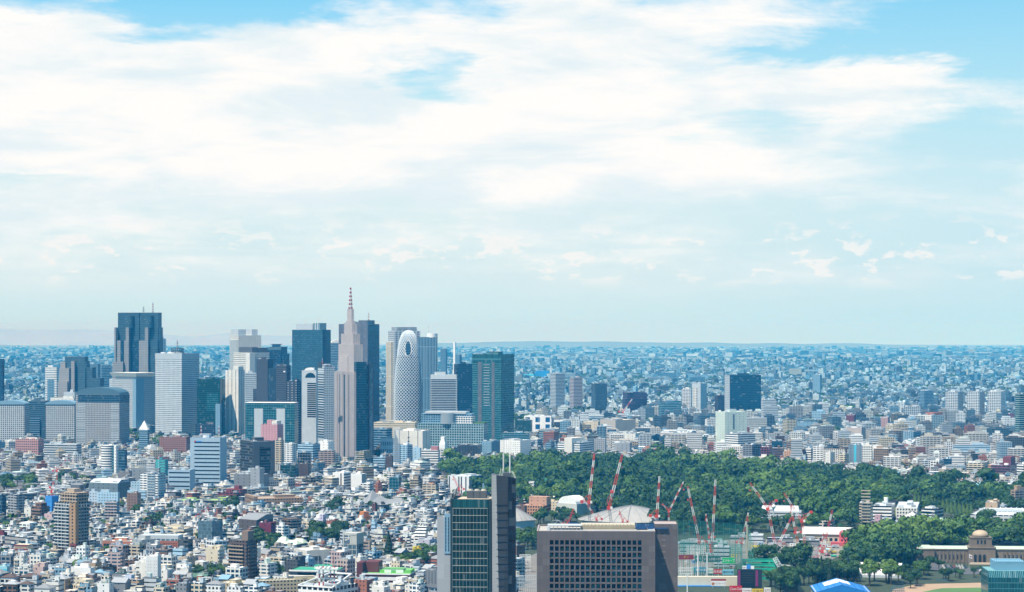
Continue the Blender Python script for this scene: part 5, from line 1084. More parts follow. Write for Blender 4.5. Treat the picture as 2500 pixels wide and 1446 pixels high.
# ------------------------------------------------------------------ named buildings of the near quarter: crop 5 and 6
def near():
    b = B('tall residential tower with white framed balconies and a brown corner strip', 5, 462, 642, 753, 692, 2090, th=36, st=(3.6, 3.1, .82, .66), w=(.50, .52, .52), g='k', r='beige', name='residential_tower', cat='apartment tower', units=0, ref='the tall brown and white residential tower')
    part(b, 'upper_setback', -.28, .49, -.4, .49, b.H-1, b.zt(607), fac((3.6, 3.1, .8, .62), (.42, .33, .24), 'k')); part(b, 'roof_shed', -.1, .25, -.2, .3, b.zt(607), b.zt(575), mat((.42, .34, .26)))
    MB().box(.22*b.W, .503*b.W, -.35, -.003, 0, b.H+.2).build('brown_strip', fac((6.4, 3.1, .3, .5), (.36, .23, .13), 'k'), b.root, (0, -b.D/2, 0)); MB().box(.003, .3, -.5*b.D, -.28*b.D, 0, b.H+.2).build('brown_strip', mat((.36, .23, .13)), b.root, (b.W/2, 0, 0))
    MB().box(.25*b.W, .51*b.W, -.45, -.36, 0, b.zt(1035)).build('brick_base', fac('apt', (.22, .06, .05), 'k'), b.root, (0, -b.D/2, 0)); MB().box(.31, .5, -.5*b.D, .5*b.D, 0, b.zt(1035)).build('brick_base', fac('apt', (.22, .06, .05), 'k'), b.root, (b.W/2, 0, 0))
    n = int(b.H/3.1)-1
    balconies(b, 'A', n, 3.0, 3.1, mat((.60, .63, .63)), -.49, .21, 1.2, .75, bays=4); balconies(b, 'B', n-4, 15.5, 3.1, mat((.30, .33, .34)), -.26, .49, 1.1, .8, bays=4)
    b = B('dark brown apartment tower with tan balcony stripes and a roof shed', 5, 1940, 2095, 2182, 1010, 1885, th=32, st=(3.2, 3.0, .6, .5), w=(.11, .08, .072), g='k', r='ash', name='apartment_tower', cat='apartment tower', ref='the tan-striped brown apartment tower', units=2)
    n = int(b.H/3.05)-1; balconies(b, 'A', n, 2.6, 3.05, mat((.36, .27, .20)), -.49, .33, 1.3, 1.15); balconies(b, 'B', n, 2.6, 3.05, mat((.15, .12, .11)), -.4, .45, 1.2, 1.1); part(b, 'roof_tower', .1, .45, -.3, .2, b.H-1, b.zt(932), mat((.20, .145, .115)))
    b = B('orange brick block with a dark glazed recess on its left', 5, 870, 1118, 1130, 1015, 2080, th=9, st=(40, 60, 0, 0), w=(.40, .155, .085), r='offwhite', name='brick_block', cat='office block', ref='the orange brick block', dep=18)
    MB().box(-.46*b.W, -.10*b.W, -.15, -.003, 1, b.H-2.5).build('glazed_recess', fac((5, 3.8, .85, .7), (.10, .06, .05), 'k'), b.root, (0, -b.D/2, 0))
    me = MB().box(-.7, .7, -.08, 0, 0, 1.5).mesh('window', glassmat('k'))
    for i in range(4):
        for j in range(3): link('window', me, b.root, (b.W*(.16+.1*i), -b.D/2, 4+j*4.2))
    b = B('plain grey stepped block in front of the orange brick block', 5, 1120, 1205, 1318, 1002, 2040, th=50, st='few', w=(.36, .38, .38), g='k', r='silver', name='office_block', cat='office block'); part(b, 'tall_core', -.4, .3, -.1, .3, b.H-1, b.H+3, b.pm)
    b = B('orange brick office with a neat grid of dark windows', 5, 1272, 1512, 1530, 1012, 2120, th=8, st=(40, 60, 0, 0), w=(.36, .13, .075), r='ash', name='brick_block', cat='office block', dep=20, ref='the brick office with a window grid')
    windows(b, 'A', 9, 5, 2, b.H-1.5, -.06, .48, .42, .5, glassmat('k')); part(b, 'grey_attic', -.9, .48, -.4, .45, b.H-.9, b.zt(968), fac((4.5, 8, .8, .6), 'silver', 's'))
    b = B('slate glass office with a folded right wing', 5, 1680, 1800, 1890, 845, 2165, th=30, st=(1.8, 3.6, .9, .88), w=(.12, .19, .22), g='s', m=.3, r='silver', name='glass_office', cat='office block', ref='the slate glass office'); MB().box(-2.2, 2.2, -.2, 0, 1, 7).build('entrance_sign', mat('charcoal'), b.root, (-b.W*.3, -b.D/2, 4))
    b = B('white apartment block with square windows below the slate glass office', 5, 1745, 1826, 1918, 1012, 2050, th=50, st='large', w='white', g='n', name='apartment_block', cat='apartment block'); balconies(b, 'B', 6, 3, 3.1, mat('skyblue'))
    b = B('dark grey terrace block stepping down beside the brick window-grid office', 5, 1512, 1600, 1638, 1000, 2070, th=25, st='band', w='charcoal', g='k', r='ash', name='office_block', cat='office block')
    b = B('slim white tower with two columns of tiny windows', 5, 1237, 1338, 1344, 1140, 1845, th=5, st=(40, 60, 0, 0), w=(.74, .75, .74), r='white', name='slim_tower', cat='office block', dep=12, ref='the slim white tower', units=1)
    windows(b, 'A', 2, 7, 5, b.H-3, -.42, .05, .12, .26, glassmat('k')); windows(b, 'A', 2, 7, 5, b.H-3, .15, .5, .12, .26, glassmat('k'))
    b = B('wide white box with one louvred window and a blue-white left face', 5, 590, 768, 806, 1240, 1868, th=18, st=(40, 60, 0, 0), w='white', r='white', name='office_block', cat='office block', ref='the wide white box'); MB().box(-b.W*.3, b.W*.2, -.1, 0, 0, 2.4).build('window', glassmat('k'), b.root, (0, -b.D/2, b.H-9)); 
    b = B('white slab with a blue vertical sign behind the wide white box', 5, 715, 812, 864, 1168, 1950, th=40, st='few', w='offwhite', g='k', name='office_block', cat='office block')
    MB().box(0, .4, -1.2, 1.2, b.H-18, b.H-7).build('sign', mat('blue', .5), b.root, (b.W/2, 0, 0))
    b = B('grey block with three upright fins near the slim white tower', 5, 935, 1040, 1056, 1142, 1965, th=15, st=(40, 60, 0, 0), w=(.25, .28, .30), name='office_block', cat='office block')
    for f in (-.46, -.14, .18): MB().box(f*b.W, (f+.2)*b.W, -1, -.003, 0, b.H+2).build('fin_wall', mat((.27, .3, .32)), b.root, (0, -b.D/2, 0))
    B('black low block left of the grey finned block', 5, 868, 960, 992, 1232, 1905, th=25, st='few', w='black', g='k', r='ash', name='office_block', cat='office block')
    # round white building
    P = at(cx(5, 1402), 0, 1895); r_ = thing('round_building', 'round white building with a ring of windows and a beige top', 'office block', (P.x, 1895, gz(P.x, 1895))); FOOT.append((P.x, 1895, 12)); zt = lambda y: HC-(cyy(5, y)-LEVEL)/F*1895; rr = 67*1895/F/3.477
    MB().cyl(0, 0, rr, 0, zt(1245), 26).build('wall', fac((80, 3.4, 1, .4), 'silver', 'n'), r_); MB().cyl(0, 0, rr*.92, zt(1245), zt(1208), 26).build('top_drum', mat('cream'), r_)
    b = B('white block with a tall blank stair tower on its left', 5, 1655, 1752, 1838, 1262, 1930, th=40, st='few', w=(.68, .67, .63), g='k', name='office_block', cat='office block', ref='the white block with a stair tower'); part(b, 'stair_tower', -.5, .2, -.5, .1, b.H-1, b.zt(1192), fac('few', (.66, .65, .6), 'k'))
    b = B('light blue panelled building with an open white roof frame', 5, 990, 1104, 1156, 1345, 1800, th=30, st=(6, 60, .97, 1), w='grey', g=(.50, .58, .68), m=0., r='white', name='office_block', cat='office block'); part(b, 'roof_frame', .05, .5, -.3, .3, b.H-1, b.zt(1302), mat((.52, .58, .7)), top=False)
    b = B('cream block with a boxy cream penthouse at the bottom edge', 5, 600, 705, 816, 1392, 1800, th=48, st='grid', w='cream', g='k', r='cream', name='apartment_block', cat='apartment block', units=2); part(b, 'penthouse', -.1, .4, -.2, .4, b.H-1, b.zt(1345), mat('cream'))
    b = B('cream grey apartments with layered balconies at the bottom edge', 5, 340, 470, 508, 1342, 1815, th=22, st='apt', w=(.42, .41, .36), g='k', name='apartment_block', cat='apartment block'); balconies(b, 'A', 7, b.H-22, 3.0, mat((.50, .48, .42)), -.48, .48)
    b = B('brownish grey apartments with rooftop rails left of the layered balcony block', 5, 185, 305, 358, 1312, 1850, th=32, st='apt', w=(.30, .28, .26), g='k', name='apartment_block', cat='apartment block'); balconies(b, 'B', 5, b.H-17, 3.0, mat((.36, .34, .3)))
    b = B('pale green-grey terrace houses in the bottom left corner', 5, 12, 150, 195, 1385, 1795, th=30, st='apt', w=(.42, .45, .42), g='k', name='apartment_block', cat='apartment block')
    for k, (xl, xr_, lab) in enumerate(((1840, 2150, 'long beige apartment slab with rows of small windows at the bottom edge'), (2160, 2770, 'longest beige apartment slab with a solar panel, right of its shorter twin'))):
        b = B(lab, 5, xl, xr_-130 if k == 0 else xl+20, xr_, 1372 if k == 0 else 1350, 1800, th=32 if k == 0 else 74, st=(2.8, 2.9, .55, .42), w=(.46, .40, .27), g='k', r=(.62, .57, .45), name='apartment_slab', cat='apartment block', units=1)
        o = link('solar_panel', U_PV, b.root, (0, b.D*.2, b.H-.9)); o.scale = (4, 4, 1.6)
    b = B('white sign block with cyan stripes at the far left bottom edge', 5, -40, 60, 82, 1228, 1860, th=16, st=(40, 60, 0, 0), w=(.30, .55, .62), r='white', name='office_block', cat='office block')
    for i in range(3): MB().box(-b.W*.5, b.W*.5, -.2, -.003, 0, 2.2).build('sign_stripe', mat('cyan' if i % 2 == 0 else 'white', .5), b.root, (0, -b.D/2, b.H-4.5-i*4.0))
    # stepped terrace with red roofs
    b = B('white terraced apartments stepping back under dark red sloping eaves', 5, 50, 235, 276, 1158, 2060, th=12, st='apt', w='cream', g='k', r='maroon', name='terraced_apartments', cat='apartment block', dep=20, units=0)
    for i in range(4):
        f = 1-.13*i; z = b.H-1+i*3.1-.0
        MB().box(-b.W*.5*f, b.W*.5*f, -b.D*.5+i*3.2, b.D*.5, z, z+3.0).build('terrace_storey', fac('apt', 'cream', 'k'), b.root)
        MB().prism([(-b.W*.52*f, -b.D*.5+i*3.2-1.0), (b.W*.52*f, -b.D*.5+i*3.2-1.0), (b.W*.52*f, -b.D*.5+i*3.2-.02), (-b.W*.52*f, -b.D*.5+i*3.2-.02)], z+1.6, z+3.1, 0, True, True).build('eave', mat('maroon'), b.root)
    B('plain grey concrete block with strip windows near the terraced apartments', 5, 40, 228, 372, 982, 2150, th=40, st='thin', w=(.33, .33, .33), g='k', name='office_block', cat='office block', units=4)
    b = B('white stepped block with green roof terraces at the left', 5, 70, 230, 332, 905, 2310, th=30, st='apt', w='white', g='k', r=(.12, .30, .2), name='apartment_block', cat='apartment block'); part(b, 'upper_step', -.1, .45, -.2, .45, b.H-1, b.zt(862), fac('apt', 'white', 'k'))
    B('dark green-clad low block at the left edge', 5, -60, 75, 105, 832, 2360, th=20, st='band', w=(.03, .07, .06), g='k', r='ash', name='office_block', cat='office block')
    B('maroon low block at the left edge below the green-clad one', 5, -30, 30, 62, 938, 2200, th=40, st='few', w='maroon', g='k', r='maroon', name='office_block', cat='office block')
    B('pale pink low block beside the tall residential tower', 5, 375, 440, 462, 782, 2420, th=25, st='few', w=(.58, .42, .42), g='k', name='office_block', cat='office block')
    B('white slab left of the brown stepped apartments', 5, 205, 262, 272, 722, 2440, th=15, st='few', w='offwhite', g='k', name='apartment_block', cat='apartment block')
    b = B('brown stepped apartment building with balconies at the left', 5, 270, 352, 422, 720, 2425, th=40, st='apt', w=(.19, .11, .075), g='k', r='brown', name='apartment_block', cat='apartment block', ref='the brown stepped apartments'); part(b, 'upper_step', -.3, .3, -.3, .4, b.H-1, b.zt(692), b.wm)
    balconies(b, 'A', 9, b.H-31, 3.3, mat((.30, .19, .13)))
    b = B('construction block wrapped in bright blue sheeting under a red crane', 5, 385, 440, 496, 632, 2530, th=45, st=(40, 60, 0, 0), w=(.05, .25, .62), r=(.04, .2, .5), name='wrapped_building', cat='construction site', ref='the blue-wrapped building', units=0)
    for i in range(4): MB().box(-b.W*.5-.06, b.W*.5+.06, -b.D*.5-.06, b.D*.5+.06, b.H-6-i*7, b.H-5.6-i*7, top=False).build('sheet_seam', mat((.03, .15, .4)), b.root)
    B('grey apartment tower with glassy balconies at the left edge', 5, 68, 140, 208, 618, 2450, th=45, st='apt', w='grey', g='k', name='apartment_block', cat='apartment block', ref='the grey glassy apartment tower')
    B('dark blue glass tower cut by the left edge, beside the grey glassy apartments', 5, -60, 20, 54, 622, 2470, th=30, st='curt', w='slate', g='n', name='office_block', cat='office block')
    B('slim brown tiled apartment tower with small windows', 5, 1078, 1165, 1172, 606, 2560, th=8, st='small', w=(.24, .155, .12), g='k', name='apartment_block', cat='apartment block', ref='the slim brown apartment tower', dep=14)
    b = B('pale apartment block with pinkish balconies left of the slim brown tower', 5, 890, 998, 1014, 682, 2430, th=12, st='apt', w='bluegrey', g='k', name='apartment_block', cat='apartment block'); balconies(b, 'A', 8, 2.5, 3.2, mat((.52, .44, .42)), -.48, .48, bays=4)
    B('light blue plain block with a sawtooth left edge', 5, 825, 1000, 1016, 600, 2590, th=12, st='small', w='skyblue', g='n', name='office_block', cat='office block', units=3)
    B('narrow pale blue block left of the light blue plain one', 5, 758, 825, 840, 592, 2610, th=15, st='small', w=(.45, .55, .64), g='n', name='office_block', cat='office block')
    b = B('large dark slate slab with a sloping glass roof edge', 5, 756, 1000, 1100, 522, 2720, th=25, st='few', w=(.14, .19, .215), g='k', r='bluegrey', name='slate_slab', cat='office block', ref='the large slate slab', units=3)
    MB().prism([(-b.W*.5, -b.D*.5), (b.W*.5, -b.D*.5), (b.W*.5, b.D*.5), (-b.W*.5, b.D*.5)], b.H-.5, b.H+4, 0, True, False, None, [(-b.W*.45, -b.D*.2), (b.W*.5, -b.D*.2), (b.W*.5, b.D*.5), (-b.W*.45, b.D*.5)]).build('sloped_glass', fac('curt', 'silver', 's', .3), b.root)
    b = B('white stepped apartment tower with grey balcony sides', 5, 1190, 1340, 1406, 442, 2720, th=28, st='apt', w='white', g='n', name='apartment_tower', cat='apartment tower', ref='the white stepped apartment tower'); balconies(b, 'A', 18, 3, 3.2, mat('silver'), -.1, .35); balconies(b, 'B', 18, 3, 3.2, mat('skyblue'))
    B('lower white apartment wing left of the white stepped tower', 5, 1110, 1235, 1244, 508, 2745, th=10, st='small', w='skyblue', g='n', name='apartment_block', cat='apartment block')
    B('pale blue office below the white apartment wing', 5, 1080, 1236, 1246, 585, 2690, th=8, st='thin', w='skyblue', g='n', name='office_block', cat='office block')
    for lab, xl, xc, xr, yt, Y, n, yb, ref in (('tall light blue office tower with thirteen dark window bands', 1615, 1868, 1924, 136, 2950, 13, 590, 'the tall blue banded tower'), ('lower light blue office with five dark window bands', 1426, 1612, 1656, 408, 2840, 6, 630, 'the lower blue banded office')):
        b = B(lab, 5, xl, xc, xr, yt, Y, th=10, st=(40, 60, 0, 0), w=(.34, .46, .56), r='silver', name='banded_office', cat='office tower', units=4, ref=ref)
        x0 = -.36 if n == 13 else -.46
        me = MB().box(x0*b.W, .485*b.W, -.15, 0, 0, 1.5).mesh('window_band', glassmat('k')); z0, z1 = b.zt(yb), b.zt(182 if n == 13 else 438)
        for i in range(n): link('window_band', me, b.root, (0, -b.D/2, z0+i*(z1-z0)/(n-1)))
        if n == 13:
            MB().box(x0*b.W, x0*b.W+2.2, -.2, 0, 0, 2).build('red_logo', mat('red', .5), b.root, (0, -b.D/2, b.H-6)); MB().box(x0*b.W+2.8, -.12*b.W, -.2, 0, .2, 1.6).build('sign', mat('blue', .5), b.root, (0, -b.D/2, b.H-6))
            for f in (-.25, .35): lattice_mast('antenna', 15, 1.4, .8, RW(), 6, b.root, (f*b.W, 0, b.H))
    # round-and-glass white tower
    b = B('white round-cornered tower with striped windows beside a dark glass wing', 5, 905, 985, 1006, 202, 3150, th=30, st='few', w='white', g='n', name='round_tower', cat='office tower', ref='the white round-cornered tower', units=2)
    MB().cyl(-b.W*.48, -b.D*.1, b.W*.55, 0, b.H, 22).build('round_bay', fac((80, 3.6, 1, .45), 'white', 'n'), b.root); MB().box(-b.W*.1, b.W*.28, -.3, -.003, 0, b.H).build('glass_strip', fac('curt', 'bluegrey', 't', .3), b.root, (0, -b.D/2, 0))
    B('dark glass wing right of the white round-cornered tower', 5, 1004, 1060, 1080, 238, 3120, th=20, st='wide', w='slate', g='n', name='office_tower', cat='office tower')
    B('grey flat block right below the white round-cornered tower', 5, 1120, 1345, 1362, 396, 2980, th=8, st='few', w=(.24, .27, .29), g='k', name='office_block', cat='office block')
    B('brown-grey block left of the grey flat one', 5, 1002, 1105, 1120, 422, 2960, th=10, st='few', w=(.22, .21, .21), g='k', name='office_block', cat='office block')
    b = B('teal sheeted scaffold block behind the lower blue banded office', 5, 1320, 1400, 1428, 322, 3050, th=30, st='few', w=(.06, .30, .30), r='teal', name='wrapped_building', cat='construction site', units=1)
    b = B('dark red apartment terrace with a red stair tower on top', 5, 1850, 2010, 2095, 605, 2720, th=30, st='apt', w=(.20, .05, .055), g='k', r='maroon', name='apartment_block', cat='apartment block', ref='the dark red apartment terrace'); part(b, 'upper_step', -.3, .5, -.1, .5, b.H-1, b.zt(578), b.wm); part(b, 'stair_tower', .1, .35, 0, .3, b.H+4, b.zt(548), mat('maroon'))
    b = B('low white office with lime roof gardens below the blue banded towers', 5, 1470, 1660, 1700, 668, 2650, th=15, st='curt', w='white', g='s', r='lime', name='office_block', cat='office block', units=2, dep=26)
    b = B('low dark glass office with a yellow-green roof right of the lime-roofed one', 5, 1720, 1905, 1935, 668, 2630, th=15, st='wide', w='ash', g='k', r='lime', name='office_block', cat='office block', units=2, dep=26)
    b = B('long low museum with winged roof ends in the trees at the left', 5, 240, 640, 655, 562, 2850, th=7, st=(5, 6, .7, .5), w='grey', g='k', r='silver', name='museum', cat='museum', dep=26, units=2)
    for f in (-1, 1): MB().prism([(f*b.W*.5-4, -b.D*.5), (f*b.W*.5+4, -b.D*.5), (f*b.W*.5+4, b.D*.5), (f*b.W*.5-4, b.D*.5)], b.H-2, b.H+4, 0, True, True, None, [(f*b.W*.5-7, -b.D*.5-1), (f*b.W*.5+7, -b.D*.5-1), (f*b.W*.5+7, b.D*.5), (f*b.W*.5-7, b.D*.5)]).build('roof_wing', mat('ash'), b.root)
    # crop 6
    b = B('long tan-brown building with rows of small square windows', 6, -8, 68, 474, 655, 2620, th=70, st=(3.4, 3.8, .4, .42), w=(.31, .21, .14), g='k', r=(.35, .27, .2), name='brown_slab', cat='office block', ref='the long tan-brown building', units=2, dep=60); part(b, 'end_tower', -.5, .5, -.5, -.42, b.H-1, b.zt(635), mat((.31, .21, .14)))
    b = B('charcoal office tower with a projecting dark frame', 6, -47, 60, 246, 168, 3050, th=60, st='wide', w=(.06, .065, .07), g='k', r='ash', name='charcoal_tower', cat='office tower', ref='the charcoal office tower')
    MB().box(.003, .8, -.5*b.D, -.2*b.D, 0, b.H).build('frame', mat('charcoal'), b.root, (b.W/2, 0, 0)); MB().box(.003, .8, .32*b.D, .5*b.D, 0, b.H).build('frame', mat('charcoal'), b.root, (b.W/2, 0, 0)); MB().box(.003, .8, -.199*b.D, .319*b.D, b.H-8, b.H).build('frame', mat('charcoal'), b.root, (b.W/2, 0, 0))
    B('grey concrete stack block in front of the charcoal tower', 6, 40, 118, 134, 396, 2870, th=14, st='few', w='grey', g='k', name='office_block', cat='office block', dep=18); B('lower grey concrete block spreading round the concrete stack', 6, -100, 165, 192, 445, 2890, th=8, st='few', w='ash', g='k', name='office_block', cat='office block', dep=20)
    B('beige apartment tower with small balconies beside the charcoal tower', 6, 234, 302, 324, 156, 3180, th=20, st='apt', w='beige', g='k', name='apartment_tower', cat='apartment tower')
    b = B('dark teal glass office with white ribs on its left end', 6, 252, 414, 452, 366, 3110, th=14, st='curt', w='slate', g='g', m=.3, name='office_block', cat='office block', ref='the white-ribbed teal office')
    for i in range(3): MB().box(-.48*b.W+i*2.6, -.48*b.W+i*2.6+1.1, -.5, -.003, 0, b.H).build('rib', mat('white'), b.root, (0, -b.D/2, 0))
    B('very dark brown slab right of the white-ribbed teal office', 6, 450, 530, 542, 356, 3060, th=10, st='small', w='umber', g='k', name='office_block', cat='office block')
    B('dark glass grid cube above the dark brown slab', 6, 440, 545, 558, 262, 3230, th=9, st='pane', w='grey', g='k', name='office_block', cat='office block'); B('brown-topped low block beside the dark glass grid cube', 6, 615, 745, 762, 248, 3330, th=9, st='apt', w=(.34, .27, .24), g='k', name='apartment_block', cat='apartment block')
    B('tall white apartment block with balconies near the pink block', 6, 325, 395, 432, 186, 3280, th=28, st='apt', w='white', g='n', name='apartment_block', cat='apartment block'); B('white slab with striped blue shaded side behind the dark glass grid cube', 6, 440, 570, 632, 190, 3400, th=25, st='band', w='skyblue', g='n', name='office_block', cat='office block')
    B('white cornered shop block under the white grid tower', 6, 620, 700, 752, 165, 3480, th=30, st='few', w='white', g='n', name='office_block', cat='office block')
    B('beige fronted block with a dark glass grid side', 6, 510, 548, 622, 472, 2930, th=62, st='pane', w='beige', g='k', name='office_block', cat='office block')
    for lab, xl, xc, xr, yt in (('left white slab block with dark window stripe between two white blocks', 738, 832, 892, 432), ('right white slab block of the paired white slabs', 892, 984, 1024, 442)):
        b = B(lab, 6, xl, xc, xr, yt, 2910, th=24, st=(40, 60, 0, 0), w='white', r='white', name='white_slab', cat='office block', ref='the paired white slabs' if 'left' in lab else None, units=2)
        if 'left' in lab:
            MB().box(.003, .3, -.5*b.D, .5*b.D, 0, b.H-2).build('window_stripe', fac('band', 'white', 'k'), b.root, (b.W/2, 0, 0)); MB().box(.2*b.W, .3*b.W, -.2, -.003, 1, b.H-1).build('window_slot', glassmat('k'), b.root, (0, -b.D/2, 0))
        else:
            for i in range(4): MB().box(.003, .2, (-.4+i*.22)*b.D, (-.33+i*.22)*b.D, 0, b.H-1).build('window_slot', glassmat('k'), b.root, (b.W/2, 0, 0))
    b = B('olive-grey ziggurat apartment tower with stepped balconies', 6, 925, 1012, 1086, 320, 3280, th=35, st='apt', w=(.30, .29, .22), g='k', name='apartment_tower', cat='apartment tower', ref='the olive ziggurat apartments')
    for i in range(4): part(b, 'step', -.5+.09*(i+1), .5-.08*i, -.5+.05*i, .5, b.H-1+i*3.4, b.H+2.4+i*3.4, fac('apt', (.30, .29, .22), 'k'))
    balconies(b, 'A', 10, 3, 3.3, mat((.46, .44, .36)))
    B('white and blue office with even window bands right of the ziggurat', 6, 1083, 1178, 1190, 302, 3280, th=9, st='band', w='skyblue', g='n', name='office_block', cat='office block'); B('chocolate brown apartment slab with balcony edge', 6, 1187, 1240, 1252, 292, 3260, th=15, st='small', w='umber', g='k', name='apartment_block', cat='apartment block')
    b = B('light grey-blue apartment tower with a dark right side', 6, 1250, 1372, 1416, 197, 3400, th=20, st='apt', w='skyblue', g='n', name='apartment_tower', cat='apartment tower', ref='the grey-blue apartment tower'); balconies(b, 'A', 20, 4, 3.1, mat('silver'), -.48, 0)
    B('narrow pale tower between the grey-blue apartments and the striped office', 6, 1400, 1480, 1492, 222, 3450, th=12, st='few', w='skyblue', g='n', name='office_block', cat='office block')
    b = B('white and dark striped office with a pink box on its roof', 6, 1490, 1632, 1652, 242, 3400, th=11, st='band', w='white', g='k', name='office_block', cat='office block'); part(b, 'pink_box', .05, .45, -.3, .3, b.H-1, b.zt(212), mat('rose'))
    b = B('white bell-shaped tower flaring outwards towards its base', 6, 1642, 1690, 1712, 230, 3420, th=20, st='large', w='white', g='n', name='flared_tower', cat='office tower', ref='the white flared tower', units=0)
    MB().box(-b.W*.5, b.W*.5, -b.D*.5, b.D*.5, b.H-.9, b.zt(190), top=False).prism([(-b.W*.5, -b.D*.5), (b.W*.5, -b.D*.5), (b.W*.5, b.D*.5), (-b.W*.5, b.D*.5)], b.zt(190), b.zt(160), 0, True, False, None, [(-b.W*.32, -b.D*.32), (b.W*.32, -b.D*.32), (b.W*.32, b.D*.32), (-b.W*.32, b.D*.32)]).build('neck', mat('white'), b.root); part(b, 'top_box', -.32, .32, -.32, .32, b.zt(160), b.zt(128), mat('white'))
    MB().prism([(-b.W*.78, -b.D*.7), (b.W*.78, -b.D*.7), (b.W*.78, b.D*.6), (-b.W*.78, b.D*.6)], 0, b.H*.8, 0, False, False, None, [(-b.W*.51, -b.D*.51), (b.W*.51, -b.D*.51), (b.W*.51, b.D*.51), (-b.W*.51, b.D*.51)]).build('flared_base', fac('large', 'white', 'n'), b.root)
    B('black ribbed block at the park end', 6, 1800, 1985, 2006, 197, 3660, th=9, st='rib', w='charcoal', g='k', r='silver', name='office_block', cat='office block', ref='the black ribbed block'); B('blue-grey slab right of the black ribbed block', 6, 2005, 2085, 2168, 166, 3680, th=40, st='few', w='bluegrey', g='n', name='office_block', cat='office block')
    b = B('white hall with black vertical stripes and a dark glass right side', 6, 1715, 1895, 2002, 462, 2900, th=30, st=(40, 60, 0, 0), w=(.72, .74, .74), r='silver', name='striped_hall', cat='office block', ref='the black-striped white hall', units=2)
    for f in (-.45, .0, .12, .33): MB().box(f*b.W, (f+.05)*b.W, -.2, -.003, 0, b.H-1).build('black_stripe', glassmat('k'), b.root, (0, -b.D/2, 0))
    MB().box(.003, .3, -.2*b.D, .49*b.D, 0, b.H-1).build('glass_wall', fac('rib', 'bluegrey', 'k', .3), b.root, (b.W/2, 0, 0))
    B('steel water tank house at the right end of the black-striped white hall', 6, 2010, 2050, 2072, 525, 2870, th=30, st='few', w='bluegrey', name='office_block', cat='office block')
    B('teal glass cylinder-like block with tree reflections', 6, 1215, 1300, 1318, 472, 2850, th=12, st='pane', w='bluegrey', g='t', m=.4, name='office_block', cat='office block', ref='the small teal glass block')
    b = B('tan stepped apartments with open balcony fronts', 6, 1395, 1470, 1502, 492, 2830, th=24, st='apt', w='tan', g='k', name='apartment_block', cat='apartment block', ref='the tan stepped apartments'); part(b, 'brown_top', -.3, .3, -.2, .4, b.H-1, b.H+5, mat('umber')); balconies(b, 'A', 8, 3, 3.3, mat('beige'), -.48, .48, bays=2)
    B('tan low apartments with an orange flat roof edge', 6, 1500, 1612, 1642, 532, 2790, th=20, st='apt', w='beige', g='k', r='orange', name='apartment_block', cat='apartment block')
    B('white balcony block left of the brown narrow house by the teal glass block', 6, 975, 1050, 1082, 525, 2830, th=25, st='apt', w='white', g='k', name='apartment_block', cat='apartment block'); B('brown narrow house by the small teal glass block', 6, 1100, 1122, 1156, 520, 2810, th=55, st='small', w='brick', g='k', r='orange', name='apartment_block', cat='apartment block')
    # tent-roofed pavilion
    P = at(cx(6, 1150), 0, 2650); r_ = thing('pavilion', 'wide grey tent-roofed pavilion low among the houses', 'hall', (P.x, 2650, gz(P.x, 2650)), R_(-6)); FOOT.append((P.x, 2650, 30)); s = 2650/F/3.477; q = MB()
    prof = [(-230, 3), (-120, 14), (-75, 22), (-20, 15), (60, 11), (180, 12), (245, 5)]
    for (a, za), (c, zc) in zip(prof[:-1], prof[1:]):
        for y0, y1, k0, k1 in ((-24, 0, .35, 1), (0, 24, 1, .35)): q.face([(a*s, y0, za*k0+1), (c*s, y0, zc*k0+1), (c*s, y1, zc*k1+1), (a*s, y1, za*k1+1)])
    q.build('tent_roof', mat('ash', .6), r_); MB().box(-200*s, 215*s, -22, 22, 0, 4).build('wall', mat('beige'), r_)
    b = B('brown balcony block with a skylight roof, near the long tan-brown building', 6, 310, 372, 472, 850, 2290, th=55, st='apt', w=(.17, .125, .10), g='k', r='brown', name='apartment_block', cat='apartment block', ref='the brown skylight block'); part(b, 'sloped_top', -.5, .4, -.5, .4, b.H-1, b.zt(826), b.wm); balconies(b, 'B', 9, 2, 3.1, mat('ash'))
    B('cream apartment house with brown framed balconies', 6, 465, 535, 582, 848, 2330, th=35, st='apt', w='cream', g='k', name='apartment_block', cat='apartment block')
    b = B('lilac-white stepped apartments right of the cream house', 6, 575, 652, 686, 842, 2350, th=24, st='small', w=(.55, .52, .66), g='k', name='apartment_block', cat='apartment block', ref='the lilac stepped apartments'); part(b, 'tower_step', .1, .5, -.4, .4, b.H-1, b.zt(788), fac('small', (.55, .52, .66), 'k'))
    B('red-brown brick block with a shed roof right of the lilac apartments', 6, 685, 735, 802, 842, 2340, th=55, st='small', w='brick', g='k', r='brown', name='apartment_block', cat='apartment block')
    b = B('large off-white windowless box with a louvred vent', 6, 408, 520, 712, 1092, 1985, th=58, st=(40, 60, 0, 0), w=(.62, .60, .54), r='white', name='white_hall', cat='hall', ref='the large off-white box', units=1)
    MB().box(-b.D*.42, b.D*.08, -.4, 0, 0, 4.2).build('louvre_vent', mat('ash'), b.root, (b.W/2+.001, 0, b.H-9.5), R_(90))
    for i in range(3): MB().box(-b.D*.42, b.D*.08, -.25, 0, 0, .5).build('louvre_slat', mat('charcoal'), b.root, (b.W/2+.42, 0, b.H-8.8+i*1.2), R_(90))
    b = B('concrete tower with large glass panels and an open roof frame', 6, 828, 942, 1000, 1042, 1980, th=26, st=(4.4, 4.6, .88, .86), w=(.44, .44, .40), g='s', m=.3, r='silver', name='panel_glass_tower', cat='office block', ref='the concrete and glass tower', units=1)
    q = MB(); h0, h1 = b.H-.5, b.zt(962)
    for sx in (-.5, .1, .5):
        for sy in (-.48, .48): q.box(sx*b.W-(.8 if sx > 0 else 0), sx*b.W+(0 if sx > 0 else .8), sy*b.D-.4, sy*b.D+.4, h0, h1, top=False)
